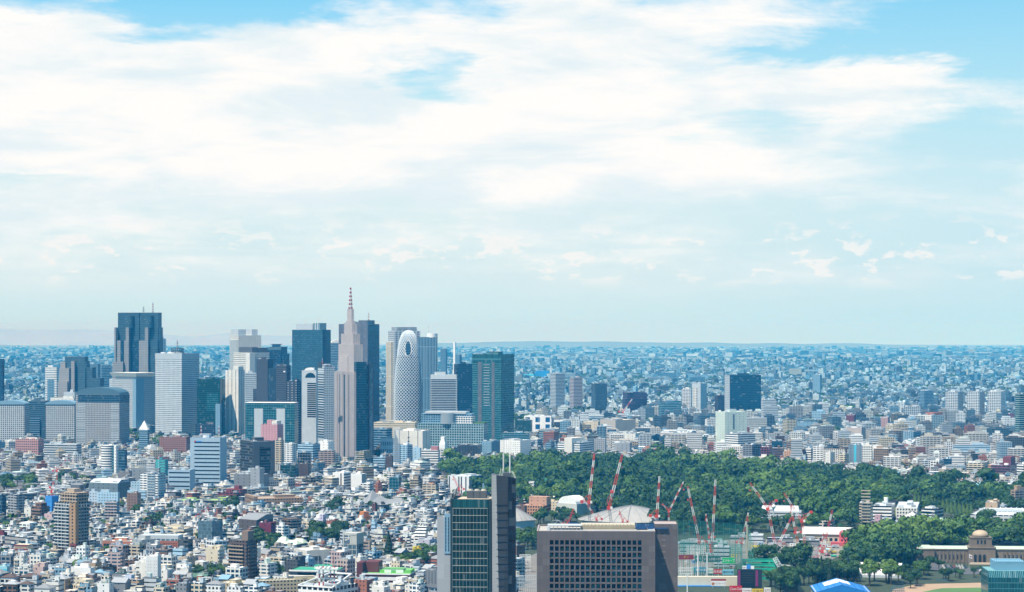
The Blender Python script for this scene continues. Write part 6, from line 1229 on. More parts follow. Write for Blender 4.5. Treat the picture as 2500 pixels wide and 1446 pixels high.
    q.box(-.5*b.W, .5*b.W, -.5*b.D-.3, .5*b.D+.3, h1, h1+1.6, bottom=True); q.build('roof_frame', mat((.46, .46, .42)), b.root); part(b, 'concrete_core', .1, .5, -.5, .5, h0, h1, mat((.42, .42, .38)))
    MB().box(.003, .5, -.1*b.D, .2*b.D, 0, b.H).build('glass_strip', fac('pane', 'slate', 'n', .3), b.root, (b.W/2, 0, 0))
    B('grey apartment house with dark windows left of the concrete glass tower', 6, 800, 900, 952, 925, 2160, th=28, st='apt', w='silver', g='k', name='apartment_block', cat='apartment block'); B('brownish apartment house right of the concrete glass tower', 6, 985, 1052, 1068, 1012, 2060, th=15, st='apt', w=(.36, .29, .25), g='k', name='apartment_block', cat='apartment block'); B('cream-sided apartments with blue-grey windows by the tall cedar', 6, 1065, 1095, 1168, 1042, 2040, th=62, st='thin', w='cream', g='k', name='apartment_block', cat='apartment block')
    b = B('low long office with white balcony bands and a green roof', 6, 375, 770, 792, 1262, 1860, th=10, st='wide', w='offwhite', g='k', r='green', name='low_office', cat='office block', dep=30, units=1)
    for i in range(4): MB().box(-b.W*.5-.6, b.W*.5+.6, -1.4, -.003, 0, 1.0, bottom=True).build('balcony_band', mat('white'), b.root, (0, -b.D/2, b.H-1.2-i*4.4))
    b = B('dark red tower over a long white-striped brown wing with a bright green roof', 6, 985, 1395, 1424, 1290, 1830, th=8, st=(60, 4.6, 1, .40), w='white', g=(.05, .015, .02), m=0., r=(.14, .42, .10), name='green_roof_school', cat='office block', dep=34, units=1, ref='the bright green roof')
    part(b, 'red_tower', -.62, -.5, -.42, .1, 0, b.zt(1205), mat((.10, .02, .022))); part(b, 'red_block', -.5, -.22, -.1, .4, b.H-1, b.zt(1208), mat((.12, .03, .03))); part(b, 'roof_pitch', -.2, .45, -.1, .4, b.H-1, b.H+1.2, mat((.16, .46, .10))); part(b, 'end_wall', .503, .51, -.5, .5, 0, b.H-1.5, mat('umber'))
    q = MB()
    for i in range(20): q.bar((-.2*b.W+i*.033*b.W, -.1*b.D, b.H+1.2), (-.2*b.W+i*.033*b.W, -.1*b.D, b.H+3.6), .12)
    q.bar((-.2*b.W, -.1*b.D, b.H+3.6), (.45*b.W, -.1*b.D, b.H+3.6), .12); q.build('roof_fence', mat('silver'), b.root)
    B('dark grey ribbed wall building at the foot of the concrete slab tower', 6, 1525, 1640, 1650, 1262, 1800, th=6, st='rib', w='ash', g=(.16, .17, .18), m=0., r='ash', name='office_block', cat='office block', dep=20); B('pale low roof building right of the green roof', 6, 1370, 1510, 1530, 1272, 1850, th=8, st='thin', w='silver', g='k', name='office_block', cat='office block', dep=22)
    # bottom white building with roof trusses and red-white posts
    b = B('white building with dark square panels and sloping white roof beams', 6, 445, 735, 955, 1408, 1760, th=30, st=(5.2, 6.2, .72, .62), w='white', g='k', r='silver', name='beam_roof_building', cat='office block', units=3, ref='the beam-roofed white building')
    q = MB()
    for f in (-.5, .5): q.bar((f*b.W, -.5*b.D, b.H), (f*b.W*.6, .5*b.D, b.H+7), 1.0)
    q.bar((-.5*b.W, -.5*b.D, b.H), (.5*b.W, -.5*b.D, b.H), 1.0); q.bar((-.3*b.W, .5*b.D, b.H+7), (.3*b.W, .5*b.D, b.H+7), 1.0); q.build('roof_beam', mat('white'), b.root)
    t = thing('antenna_frame', 'red and white striped steel posts carrying dishes and aerials on a rooftop', 'antenna mast', at(cx(6, 690), cyy(6, 1390), 1775)); s = 1775/F/3.477
    for x in (-66, -32, 30, 62):
        q = MB()
        for i in range(5): q.bar((x*s, 0, i*3.1), (x*s, 0, (i+1)*3.1), 1.15, i % 2)
        q.build('post', RW(), t)
    MB().box(-90*s, 95*s, -4, 4, 13.0, 14.2, bottom=True).build('platform', mat('white'), t); MB().box(-66*s, 62*s, -.4, .4, 5, 5.8, bottom=True).build('crossbeam', mat('white'), t)
    for x, h in ((-75, 9), (-35, 11), (5, 7), (50, 10), (78, 8)): MB().bar((x*s, 0, 14.2), (x*s, 0, 14.2+h), .22).build('aerial', mat('silver'), t)
    for x in (-50, -10, 25): MB().cyl(x*s, -3, 1.3, 14.2, 15.6, 12).build('dish', mat('white'), t)
    lattice_mast('red_mast', 9, 1.3, .6, [mat('red'), mat('orange')], 5, t, (52*s, 1, 14.2))
    b = B('bright yellow little house by the trees', 6, 1415, 1446, 1496, 1082, 2060, th=55, st='small', w=(.62, .50, .05), g='k', r='yellow', name='yellow_house', cat='house', ref='the yellow house', units=1); part(b, 'tower', -.5, .1, -.5, -.1, b.H-1, b.zt(1062), mat((.62, .5, .05)))
    b = B('white apartments with slanted stacked balconies', 6, 1395, 1518, 1545, 985, 2190, th=12, st='apt', w='white', g='k', r=(.45, .3, .28), name='apartment_block', cat='apartment block', ref='the slanted white balconies')
    for i in range(4): MB().box(-b.W*.45+i*1.6, b.W*.5, -b.D*.5+2+i*1.6, b.D*.5, b.H-1+i*2.9, b.H+1.7+i*2.9).build('stepped_storey', fac((60, 2.9, 1, .4), 'white', 'k'), b.root)
    B('small white box house left of the slanted white balconies', 6, 1275, 1392, 1405, 978, 2180, th=10, st='apt', w='offwhite', g='k', r='silver', name='house', cat='house'); B('grey-lilac plain house behind the yellow house', 6, 1460, 1560, 1622, 1000, 2130, th=30, st='few', w=(.45, .44, .50), g='k', name='house', cat='house')
    b = B('bright orange house with a sloping roof', 6, 955, 1005, 1062, 800, 2400, th=50, st='few', w=(.56, .20, .06), g='k', r='orange', name='house', cat='house', ref='the bright orange house'); part(b, 'wedge', -.4, .3, -.4, .4, b.H-1, b.zt(765), mat((.56, .2, .06)))
    B('dark red slab house behind the bright orange one', 6, 1072, 1100, 1118, 696, 2520, th=30, st='few', w=(.12, .05, .05), g='k', name='house', cat='house'); B('slender white and cyan tower house near the cedar', 6, 1065, 1098, 1112, 848, 2250, th=22, st='thin', w='skyblue', g='n', name='house', cat='house'); B('mustard gabled house left of the grey apartments', 6, 1240, 1300, 1345, 765, 2480, th=35, st='small', w=(.42, .34, .16), g='k', r='tan', name='house', cat='house')
    B('white apartment cluster with balcony fronts left of the concrete slab tower', 6, 1440, 1540, 1600, 748, 2480, th=30, st='apt', w='white', g='k', name='apartment_block', cat='apartment block'); B('grey plain block below the white balcony cluster', 6, 1430, 1530, 1596, 800, 2410, th=30, st='few', w='grey', g='k', name='apartment_block', cat='apartment block')
    b = B('dark brown building with a wide sloping grey roof', 6, -60, 90, 232, 835, 2290, th=40, st='few', w=(.10, .085, .08), g='k', r='ash', name='sloped_roof_building', cat='office block', ref='the sloping grey roof', units=0); MB().prism([(-b.W*.5, -b.D*.5), (b.W*.5, -b.D*.5), (b.W*.5, b.D*.5), (-b.W*.5, b.D*.5)], b.H-.5, b.H+5, 0, True, False, None, [(-b.W*.5, b.D*.1), (b.W*.5, b.D*.1), (b.W*.5, b.D*.5), (-b.W*.5, b.D*.5)]).build('sloping_roof', mat('ash'), b.root)
    B('dark crimson block below the sloping grey roof', 6, 110, 215, 258, 858, 2210, th=25, st='few', w=(.15, .02, .045), g='k', r='ash', name='office_block', cat='office block'); B('white block with blue balcony side right of the dark crimson one', 6, 255, 320, 370, 885, 2190, th=38, st='apt', w='white', g='n', name='apartment_block', cat='apartment block')
    B('long cream building with flat banded storeys in the middle of the houses', 5, 1315, 1560, 1640, 910, 2250, th=18, st='band', w='cream', g='k', r='cream', name='apartment_block', cat='apartment block', units=4); B('white flat block with dark window bands right of the slate glass office', 5, 1892, 1990, 2018, 930, 2180, th=18, st='band', w='offwhite', g='k', name='office_block', cat='office block')
    B('brown gable-roofed house below the lime-roofed office', 5, 1470, 1520, 1562, 712, 2560, th=40, st='few', w='brown', g='k', r='brown', name='house', cat='house'); B('white slab with a pale water tower on its left below the blue towers', 5, 1325, 1440, 1470, 678, 2600, th=18, st='apt', w='white', g='k', r='cream', name='apartment_block', cat='apartment block')
    b = B('grey courtyard houses with pale green metal temple roofs', 6, 250, 430, 520, 1035, 2110, th=25, st='few', w='ash', g='k', r=(.50, .62, .48), name='temple', cat='temple', units=0, ref='the pale green temple roofs')
    for x0, x1, y0, y1, h in ((-.5, -.1, -.4, .2, 6), (-.05, .5, -.5, .0, 3.4), (.0, .5, .1, .5, 4)):
        q = MB(); a, c, d, e = x0*b.W, x1*b.W, y0*b.D, y1*b.D; m_ = (d+e)/2; z = b.H-.6
        q.face([(a-1, d-1, z), (c+1, d-1, z), (c-2, m_, z+h), (a+2, m_, z+h)]).face([(c+1, e+1, z), (a-1, e+1, z), (a+2, m_, z+h), (c-2, m_, z+h)]).face([(a-1, e+1, z), (a-1, d-1, z), (a+2, m_, z+h)]).face([(c+1, d-1, z), (c+1, e+1, z), (c-2, m_, z+h)]); q.build('hipped_roof', mat((.50, .62, .48)), b.root)
near()
# ------------------------------------------------------------------ right side: grounds
def patch(name, label, pts, m, dz=.15, c=0):
    P = [gp(cx(c, a), cyy(c, b_)) for a, b_ in pts]; me = bpy.data.meshes.new(name)
    me.from_pydata([(p[0], p[1], p[2]+dz) for p in P], [], [tuple(range(len(P)))]); me.materials.append(m)
    if me.polygons[0].normal.z < 0: me.flip_normals()
    return tag(link(name, me), label, kind='structure')
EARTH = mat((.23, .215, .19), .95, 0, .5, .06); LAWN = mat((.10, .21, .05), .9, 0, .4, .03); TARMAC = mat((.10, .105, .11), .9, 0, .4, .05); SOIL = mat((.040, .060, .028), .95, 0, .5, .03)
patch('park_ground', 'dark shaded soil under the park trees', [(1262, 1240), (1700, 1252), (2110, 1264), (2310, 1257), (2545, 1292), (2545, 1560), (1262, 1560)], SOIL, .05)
patch('building_yard', 'pale earth of the construction yard', [(1640, 1322), (1800, 1318), (2080, 1316), (2085, 1340), (2020, 1372), (1985, 1366), (1900, 1348), (1830, 1372), (1640, 1400)], EARTH, .12)
patch('avenue', 'grey avenue curving past the car park', [(2262, 1372), (2345, 1386), (2420, 1392), (2545, 1392), (2545, 1408), (2420, 1404), (2330, 1402), (2262, 1388)], TARMAC, .2)
patch('playing_field', 'brown earth baseball field', [(2180, 1440), (2240, 1427), (2545, 1420), (2545, 1520), (2150, 1520)], mat((.36, .25, .16), .95, 0, .3, .05), .2)
patch('field_lawn', 'mown green outfield of the baseball field', [(2252, 1446), (2300, 1437), (2545, 1433), (2545, 1520), (2240, 1520)], LAWN, .28)
patch('park_lawn', 'sunlit lawn in a clearing of the forest', [(2120, 1246), (2236, 1236), (2252, 1254), (2130, 1264)], LAWN, .1)
patch('park_lawn', 'small sunlit lawn deep in the forest', [(1980, 1208), (2010, 1202), (2008, 1214), (1984, 1216)], LAWN, .1)
patch('road', 'road and site entrance seen between the two near towers', [(1262, 1372), (1312, 1350), (1316, 1560), (1262, 1560)], EARTH, .15)
# ------------------------------------------------------------------ picture gallery
def gallery():
    Y = 2035; k = Y/F/2.907; P = at(cx(8, 2202), 0, Y); z0 = gz(P.x, Y); t = thing('gallery', 'brown stone gallery with a central dome, three tall arches and long wings', 'museum', (P.x, Y+8, z0), R_(-4)); FOOT.append((P.x, Y, 26)); REFS.append((P.x, Y, 25, 'the domed stone gallery', 14))
    X = lambda p: (p-2202)*k; Z = lambda y: HC-(cyy(8, y)-LEVEL)/F*Y-z0
    st = mat((.215, .165, .115), .9, 0, .45, .12); cop = mat((.42, .52, .42), .8); lead = mat((.46, .36, .25), .6); dk = glassmat((.015, .02, .025), 0, .3)
    def bx(nm, p0, p1, y0, y1, z0_, z1_, m=st, par=None): return MB().box(X(p0), X(p1), y0, y1, z0_, z1_).build(nm, m, par or t)
    c = bx('central_block', 2112, 2300, -9, 10, 0, Z(752)); bx('cornice', 2108, 2304, -9.5, 10.5, Z(752), Z(744)); bx('attic', 2126, 2284, -8, 9, Z(744), Z(735))
    bx('drum', 2131, 2276, -7.6, 8.5, Z(735), Z(682)); bx('drum_cornice', 2128, 2279, -8, 9, Z(682), Z(676))
    MB().cyl(X(2203), .4, 60*k, Z(676), Z(664), 24).build('dome_ring', st, t); d = MB().dome(X(2203), .4, 57*k, Z(664), Z(628)-Z(664), 24, 7).build('dome', lead, t)
    for p in d.data.polygons: p.use_smooth = True
    for p in (2178, 2203, 2228): MB().box(X(p-6), X(p+6), -7.75, -7.55, Z(722), Z(695)).build('drum_window', dk, t)
    for p in (2159, 2191, 2222):
        q = MB(); w2 = 10*k; zt = Z(805)
        pts = [(X(p)-w2, -9.12, 1.2), (X(p)+w2, -9.12, 1.2), (X(p)+w2, -9.12, zt)]+[(X(p)+w2*math.cos(math.pi*i/8), -9.12, zt+w2*math.sin(math.pi*i/8)) for i in range(1, 8)]+[(X(p)-w2, -9.12, zt)]
        q.face(pts).build('arch', dk, t)
        MB().box(X(p)-w2-.5, X(p)-w2-.02, -9.5, -9.01, 0, zt+.5).box(X(p)+w2+.02, X(p)+w2+.5, -9.5, -9.01, 0, zt+.5).build('arch_pier', st, t)
    for nm, a, b_, pav in (('left_wing', 1800, 2111, (1748, 1872)), ('right_wing', 2301, 2600, None)):
        bx('wing', a, b_, -6, 8, 0, Z(768)); bx('wing_cornice', a, b_, -6.5, 8.5, Z(768), Z(760)); q = MB()
        q.face([(X(a), -5, Z(760)), (X(b_), -5, Z(760)), (X(b_), 1, Z(742)), (X(a), 1, Z(742))]).face([(X(a), 7, Z(760)), (X(a), 1, Z(742)), (X(b_), 1, Z(742)), (X(b_), 7, Z(760))]); q.build('wing_roof', cop, t)
        for i in range(9): MB().box(X(a+52+i*28), X(a+60+i*28), -6.6, -6.01, 1, Z(775)).build('pilaster', st, t); MB().box(X(a+66+i*28), X(a+74+i*28), -6.06, -5.99, Z(835), Z(800)).build('wing_window', dk, t) if i < 8 else None
        if pav:
            bx('end_pavilion', pav[0], pav[1], -9, 9, 0, Z(765)); bx('pavilion_cornice', pav[0]-3, pav[1]+3, -9.4, 9.4, Z(765), Z(758)); MB().prism([(X(pav[0]+8), -7), (X(pav[1]-8), -7), (X(pav[1]-8), 8), (X(pav[0]+8), 8)], Z(758), Z(738), 0, True, False, None, [(X(1795), -1), (X(1845), -1), (X(1845), 2), (X(1795), 2)]).build('pavilion_roof', cop, t)
    q = MB()
    for i in range(5): q.box(X(2120-i*3), X(2290+i*3), -12-i*1.1, -9.6-i*1.1 if i == 0 else -12-(i-1)*1.1-.001, 0, 1.3-i*.26)
    q.build('steps', mat((.42, .35, .26)), t)
    f = thing('flagpole', 'flagpole with a white and red flag before the stone gallery', 'flag', (at(cx(8, 2110), 0, 1990).x, 1990, gz(500, 1990))); z = HC-(cyy(8, 790)-LEVEL)/F*1990
    MB().cyl(0, 0, .12, 0, z, 8).build('pole', mat('silver'), f); q = MB()
    for i in range(4): q.face([(i*.7, .12*math.sin(i*2), z-3.4-i*.3), (i*.7+.7, .12*math.sin(i*2+2), z-3.7-i*.3), (i*.7+.7, .12*math.sin(i*2+2), z-.4-i*.3), (i*.7, .12*math.sin(i*2), z-.1-i*.3)])
    fl = q.build('flag', mat('white'), f); MB().face([(1.4+.75*math.cos(i*.524), -.25, z-2.3+.75*math.sin(i*.524)) for i in range(12)]).face([(1.4+.75*math.cos(-i*.524), .25, z-2.3+.75*math.sin(-i*.524)) for i in range(12)]).build('red_disc', mat('red'), fl)
gallery()
def car(label, col, loc, rz, first=[None]):
    if first[0] is None:
        t = thing('parked_car', label, 'car', loc, rz, 'cars parked before the gallery')
        MB().prism([(-2.2, -.88), (2.2, -.88), (2.2, .88), (-2.2, .88)], .35, .95, 0, True, True, None, [(-2.15, -.82), (2.1, -.82), (2.1, .82), (-2.15, .82)]).build('body', mat(col, .35), t)
        MB().prism([(-1.9, -.78), (1.0, -.78), (1.0, .78), (-1.9, .78)], .951, 1.48, 0, True, False, None, [(-1.5, -.62), (.4, -.62), (.4, .62), (-1.5, .62)]).build('cabin', mat(col, .35), t); MB().prism([(-1.93, -.80), (1.05, -.80), (1.05, .80), (-1.93, .80)], .96, 1.36, 0, False, False, None, [(-1.62, -.68), (.62, -.68), (.62, .68), (-1.62, .68)]).build('windows', glassmat('k'), t)
        w = None
        for sx in (-1.35, 1.35):
            for sy in (-.8, .8): MB().cyl(0, 0, .33, -.11, .11, 12).build('wheel', mat('black'), t, (sx, sy, .33)).rotation_euler = (R_(90), 0, 0)
        first[0] = t; return t
    t = dup(first[0], loc, rz, label, 'cars parked before the gallery')
    for ch in t.children:
        if ch.name.startswith(('body', 'cabin')):
            ch.data = ch.data.copy(); ch.data.materials[0] = mat(col, .35)
    return t
CC = [('white', 'white'), ('silver', 'silver'), ('black', 'black'), ('dark blue', 'navy'), ('white', 'white'), ('red', 'red'), ('grey', 'grey')]
for i in range(18):
    row = i//9; nm, c_ = CC[(i*3+row) % 7]; p = gp(2302+(i % 9)*6.6+row*3, 1384+row*4.6)
    car('%s car, %s in the %s car park row before the gallery' % (nm, ('first from the left', 'second from the left', 'third from the left', 'fourth from the left', 'middle', 'fourth from the right', 'third from the right', 'second from the right', 'first from the right')[i % 9], ('back', 'front')[row]), c_, (p[0], p[1], p[2]+.2), R_(80))
# ------------------------------------------------------------------ cranes
def lattice_beam(P, Q, w, n, mats, alt=2, w2=None):
    q = MB(); P, Q = Vector(P), Vector(Q); d = (Q-P); L = d.length; d.normalize(); u = d.cross(Vector((0, 1, .01))); u.normalize(); v = d.cross(u); w2 = w if w2 is None else w2
    for i in range(n):
        a, b_ = P+d*L*i/n, P+d*L*(i+1)/n; wa, wb = w+(w2-w)*i/n, w+(w2-w)*(i+1)/n; m = (i//alt) % 2; th = max(.14, w*.085)
        A = [a+u*sx*wa/2+v*sy*wa/2 for sx, sy in ((-1, -1), (1, -1), (1, 1), (-1, 1))]; C = [b_+u*sx*wb/2+v*sy*wb/2 for sx, sy in ((-1, -1), (1, -1), (1, 1), (-1, 1))]
        for j in range(4): q.bar(A[j], C[j], th*1.25, m); q.bar(A[j], C[(j+1) % 4], th*.8, m); q.bar(C[j], C[(j+1) % 4], th*.8, m)
    return q
RED, WHI = mat((.60, .055, .03), .5), mat('white', .5)
def crane(label, tip, piv, base, Y, w=2.0, counter=None, dy=0.0, segs=None, mast_cols=None, name='tower_crane', jw=None, alt=2):
    B0 = at(base[0], base[1], Y); zg = min(gz(B0.x, Y), B0.z); t = thing(name, label, 'crane', (B0.x, Y, zg)); o = Vector((B0.x, Y, zg)); REFS.append((B0.x, Y, 40, None, 2))
    pv = at(piv[0], piv[1], Y)-o; tp = at(tip[0], tip[1], Y+dy)-o
    if piv != base:
        m0 = Vector((at(base[0], base[1], Y)-o)); L = (pv-Vector((m0.x, 0, 0))).length
        lattice_beam((m0.x*0, 0, 0), pv, w, max(4, int(L/(w*1.1))), mast_cols or [WHI, RED], 3).build('mast', mast_cols or [WHI, RED], t)
    L = (tp-pv).length; jw = jw or w
    lattice_beam(pv, tp, jw, max(5, int(L/(jw*1.05))), [RED, WHI], alt+int(L/25), jw*.6).build('jib', [RED, WHI], t)
    MB().box(pv.x-w*.9, pv.x+w*.9, -w*.8, w*.8, pv.z-w*.9, pv.z+w*.5, bottom=True).build('turntable', RED, t); MB().box(pv.x+w*.5, pv.x+w*1.4, -w*1.4, -w*.81, pv.z-w*.5, pv.z+w*.6, bottom=True).build('cab', WHI, t)
    sg = -1 if tp.x > pv.x else 1
    ce = pv+Vector((sg*w*3.2, 0, w*.3)) if counter is None else at(counter[0], counter[1], Y)-o
    lattice_beam(pv, ce, w*.7, 4, [RED, WHI], 2).build('counter_jib', [RED, WHI], t); MB().box(ce.x-w*.7, ce.x+w*.7, -w*.6, w*.6, ce.z-w*.7, ce.z+w*.5, bottom=True).build('counterweight', RED, t)
    af = pv+Vector((sg*w*.9, 0, w*3.0)); MB().bar(pv, af, .45).bar(ce, af, .35).build('a_frame', RED, t); MB().bar(af, tp, .16).bar(tp, tp-Vector((0, 0, L*.22)), .14).build('cable', mat('charcoal'), t); h = tp-Vector((0, 0, L*.22)); MB().box(h.x-.6, h.x+.6, h.y-.4, h.y+.4, h.z-1.4, h.z, bottom=True).build('hook_block', RED, t)
    return t
crane('tall luffing crane left over the white arena roof, its lower boom bent right', (1451, 1108), (1438, 1226), (1441, 1290), 2190, 2.2, None, 12, mast_cols=[mat('slate'), mat('ash')])
crane('thin red and white crane boom slanting down right behind the stone block roof', (1421, 1212), (1457, 1268), (1457, 1285), 2180, 1.5, None, 4, alt=1)
crane('tall luffing crane over the white arena roof with a thick white lower boom', (1519, 1110), (1487, 1240), (1501, 1300), 2185, 2.3, (1494, 1200), 10, mast_cols=[mat('slate'), mat('ash')], jw=2.6)
crane('short red boom tip rising behind the left end of the stone block roof', (1400, 1243), (1386, 1280), (1386, 1300), 2080, 1.5, None, 2, alt=9)
crane('short red boom tip in the middle of the white arena roof', (1512, 1248), (1521, 1274), (1523, 1295), 2090, 1.3, None, 2, alt=9)
crane('upright red and white crane boom right of the white arena roof ridge', (1610, 1163), (1604, 1260), (1603, 1320), 2150, 2.0, None, 6)
crane('small red crane leaning right at the right end of the white arena roof', (1669, 1176), (1633, 1249), (1633, 1275), 2170, 1.3, (1618, 1232), 5)
crane('thick red-tipped crane boom leaning left at the left end of the green net', (1679, 1188), (1708, 1325), (1710, 1352), 2110, 2.0, None, 5)
crane('tallest upright crane boom standing inside the green net fence', (1747, 1171), (1738, 1345), (1738, 1358), 2100, 2.0, None, 5)
crane('short leaning crane boom between the two tall ones inside the green net', (1723, 1255), (1732, 1312), (1734, 1345), 2120, 1.4, None, 3)
crane('crane boom leaning right near the right end of the green net fence', (1827, 1252), (1811, 1325), (1809, 1350), 2130, 1.6, None, 3)
crane('luffing tower crane with a long jib leaning left beside the white radome', (1831, 1179), (1875, 1242), (1893, 1335), 2200, 2.0, (1895, 1222), 4)
crane('luffing tower crane with a left-leaning jib and red counter arms', (1914, 1204), (1958, 1272), (1967, 1346), 2150, 2.0, (1980, 1250), 4)
crane('slim white and red tower crane just left of the one with red counter arms', (1930, 1234), (1942, 1300), (1952, 1338), 2180, 1.7, None, 4)
crane('crawler crane boom rising to the right over the construction yard', (1932, 1264), (1898, 1334), (1896, 1340), 2160, 1.9, None, 4, name='crawler_crane')
crane('lone crane boom leaning right at the right end of the construction yard', (2032, 1246), (2008, 1346), (2006, 1352), 2120, 1.9, None, 5)
crane('thin pale grey crane boom crossing in front of the lone yard crane', (2011, 1300), (1997, 1362), (1996, 1368), 2070, 1.2, None, 3)
b0 = [r for r in REFS if r[3] == 'the blue-wrapped building'][0]
crane('red climbing crane standing on the blue-wrapped building', (131, 1176), (127, 1200), (126, 1213), 2535, 1.8, (122, 1190), 4, mast_cols=[RED, RED])
crane('white and red crane reaching right above the houses behind the blue-wrapped building', (168, 1112), (140, 1150), (136, 1170), 2900, 1.7, None, 4)
crane('small red crane leaning right among the low houses near the slate glass office', (509, 1238), (487, 1262), (485, 1272), 2420, 1.3, None, 4)
crane('red crane leaning right in front of the maroon glass block on the plain', (1543, 975), (1521, 1006), (1519, 1020), 4650, 2.6, None, 6)
crane('dark red crane boom leaning left behind the dark green glass tower', (1106, 1162), (1121, 1195), (1122, 1215), 2600, 1.7, None, 5, mast_cols=[RED, RED], alt=9)
# ------------------------------------------------------------------ arenas and halls
def shell_roof(name, label, c, xc_, yb, Y, a, b_, h, ridge=.0, rot=0, ref=None):
    P = at(cx(c, xc_), 0, Y); t = thing(name, label, 'arena', (P.x, Y, gz(P.x, Y)), rot); FOOT.append((P.x, Y, a*.8)); eave = HC-(cyy(c, yb)-LEVEL)/F*Y-gz(P.x, Y)
    if ref: REFS.append((P.x, Y, eave+h, ref, a))
    for k_, sg in enumerate((-1, 1)):
        q = MB(); nr, na = 8, 24
        def pt(r, th): 
            x, y = a*r*math.cos(th), b_*r*math.sin(th); f = 1-(abs(x)/a)**1.45
            return (x, y, eave+h*(max(0, 1-r*r))**.8*(.55+.45*f)+ridge*f*f*max(0, 1-(y/b_)**2))
        for i in range(na):
            t0, t1 = -math.pi/2+math.pi*i/na, -math.pi/2+math.pi*(i+1)/na
            if sg < 0: t0, t1 = t0+math.pi, t1+math.pi
            for j in range(nr):
                r0, r1 = j/nr, (j+1)/nr; pts = [pt(r0, t0), pt(r1, t0), pt(r1, t1), pt(r0, t1)]
                q.face(pts if j else [pts[0], pts[1], pts[2]])
        o = q.build('roof_shell', mat((.34, .335, .32), .65, 0, .3, .2), t)
        for p in o.data.polygons: p.use_smooth = True
        q = MB()
        for i in range(2, na-1, 2):
            th = -math.pi/2+math.pi*i/na+(math.pi if sg < 0 else 0)
            for j in range(nr): A, C = Vector(pt(j/nr, th)), Vector(pt((j+1)/nr, th)); q.bar(A+Vector((0, 0, .15)), C+Vector((0, 0, .15)), .35)
        q.build('roof_seam', mat('ash'), o)
    q = MB(); P0 = lambda s: (0, b_*s, eave+h*(max(0, 1-s*s))**.8+ridge*max(0, 1-s*s)+.4)
    for i in range(12): q.bar(P0(-1+i/6), P0(-1+(i+1)/6), .8)
    q.build('ridge_beam', mat('ash'), t)
    MB().cyl(0, 0, 1, 0, 1, 32, top=False).build('wall', fac((3, 5, .7, .6), 'silver', 'k'), t).scale = (a*.93, b_*.93, eave)
shell_roof('arena', 'great white arena with a creased shell roof behind the cranes', 7, 1900, 712, 2440, 59, 46, 11, 4, R_(-8), 'the great white arena')
shell_roof('arena', 'smaller white arena roof peeping out right of the louvred tower', 7, 795, 715, 2260, 25, 22, 9, 4, R_(10))
b = B('cream hall with a white barrel vault left of the great white arena', 7, 1207, 1395, 1492, 572, 2560, th=38, st=(40, 60, 0, 0), w=(.56, .57, .53), r='silver', name='vaulted_hall', cat='hall', units=0, ref='the barrel-vaulted cream hall')
q = MB(); n = 12
for i in range(n):
    P = lambda t_: (-b.W*.44*math.cos(t_), 9.0*math.sin(t_)**.9 if math.sin(t_) > 0 else 0); A, C = P(math.pi*i/n), P(math.pi*(i+1)/n); q.face([(A[0], -b.D*.45, b.H+A[1]-.5), (A[0], b.D*.5, b.H+A[1]-.5), (C[0], b.D*.5, b.H+C[1]-.5), (C[0], -b.D*.45, b.H+C[1]-.5)][::-1])
q.face([(-b.W*.44*math.cos(math.pi*i/n), -b.D*.45, b.H-.5+9*max(0, math.sin(math.pi*i/n))**.9) for i in range(n+1)][::-1]); q.build('vault', mat('white', .6), b.root)
b = B('orange-tan school with a raised block and square windows', 7, 855, 1088, 1156, 588, 2570, th=22, st='grid', w=(.47, .25, .14), g='k', r=(.5, .36, .28), name='school', cat='school', ref='the orange-tan school', units=1); part(b, 'raised_block', -.2, .5, -.1, .5, b.H-1, b.zt(512), fac('few', (.48, .28, .19), 'k'))
B('brown low wing left of the orange-tan school', 7, 832, 912, 918, 592, 2540, th=10, st='few', w='brown', g='k', r='brown', name='office_block', cat='office block', dep=16); B('cream stepped block between the school and the barrel-vaulted hall', 7, 1095, 1215, 1245, 548, 2600, th=20, st='small', w='cream', g='k', r='cream', name='office_block', cat='office block')
b = B('building sheeted in bright green netting at the forest edge', 7, 1046, 1172, 1192, 382, 2850, th=12, st=(40, 60, 0, 0), w=(.02, .28, .19), r='green', name='sheeted_building', cat='construction site', units=0, ref='the green-sheeted building'); part(b, 'tall_part', -.16, .38, -.45, .45, b.H-1, b.zt(345), mat((.02, .29, .20))); part(b, 'dark_edge', .38, .505, -.505, .5, 0, b.zt(352), mat('slate'))
b = B('white terraced apartments stepping up left of the green-sheeted building', 7, 885, 1010, 1030, 445, 2760, th=15, st='apt', w='white', g='k', name='apartment_block', cat='apartment block', units=3); part(b, 'tower', -.0, .35, -.3, .3, b.H-1, b.zt(365), b.wm); part(b, 'low_terrace', -.6, 1.3, -.9, -.5, 0, b.zt(492), fac('band', 'white', 'k'))
B('low white long roof building in front of the green-sheeted one', 7, 1000, 1185, 1196, 505, 2700, th=10, st='band', w='offwhite', g='k', r='white', name='office_block', cat='office block', dep=16)
b = B('grey-white research hall with sloping roofs in the forest beside a radome', 8, 628, 920, 940, 492, 2520, th=8, st='thin', w='silver', g='k', r='silver', name='hall', cat='hall', units=2, dep=24, ref='the forest hall'); MB().prism([(-b.W*.5, -b.D*.5), (b.W*.46, -b.D*.5), (b.W*.46, b.D*.5), (-b.W*.5, b.D*.5)], b.H-.5, b.zt(462), 0, True, False, None, [(-b.W*.46, b.D*.1), (b.W*.42, b.D*.1), (b.W*.42, b.D*.5), (-b.W*.46, b.D*.5)]).build('sloped_roof', mat('silver'), b.root)
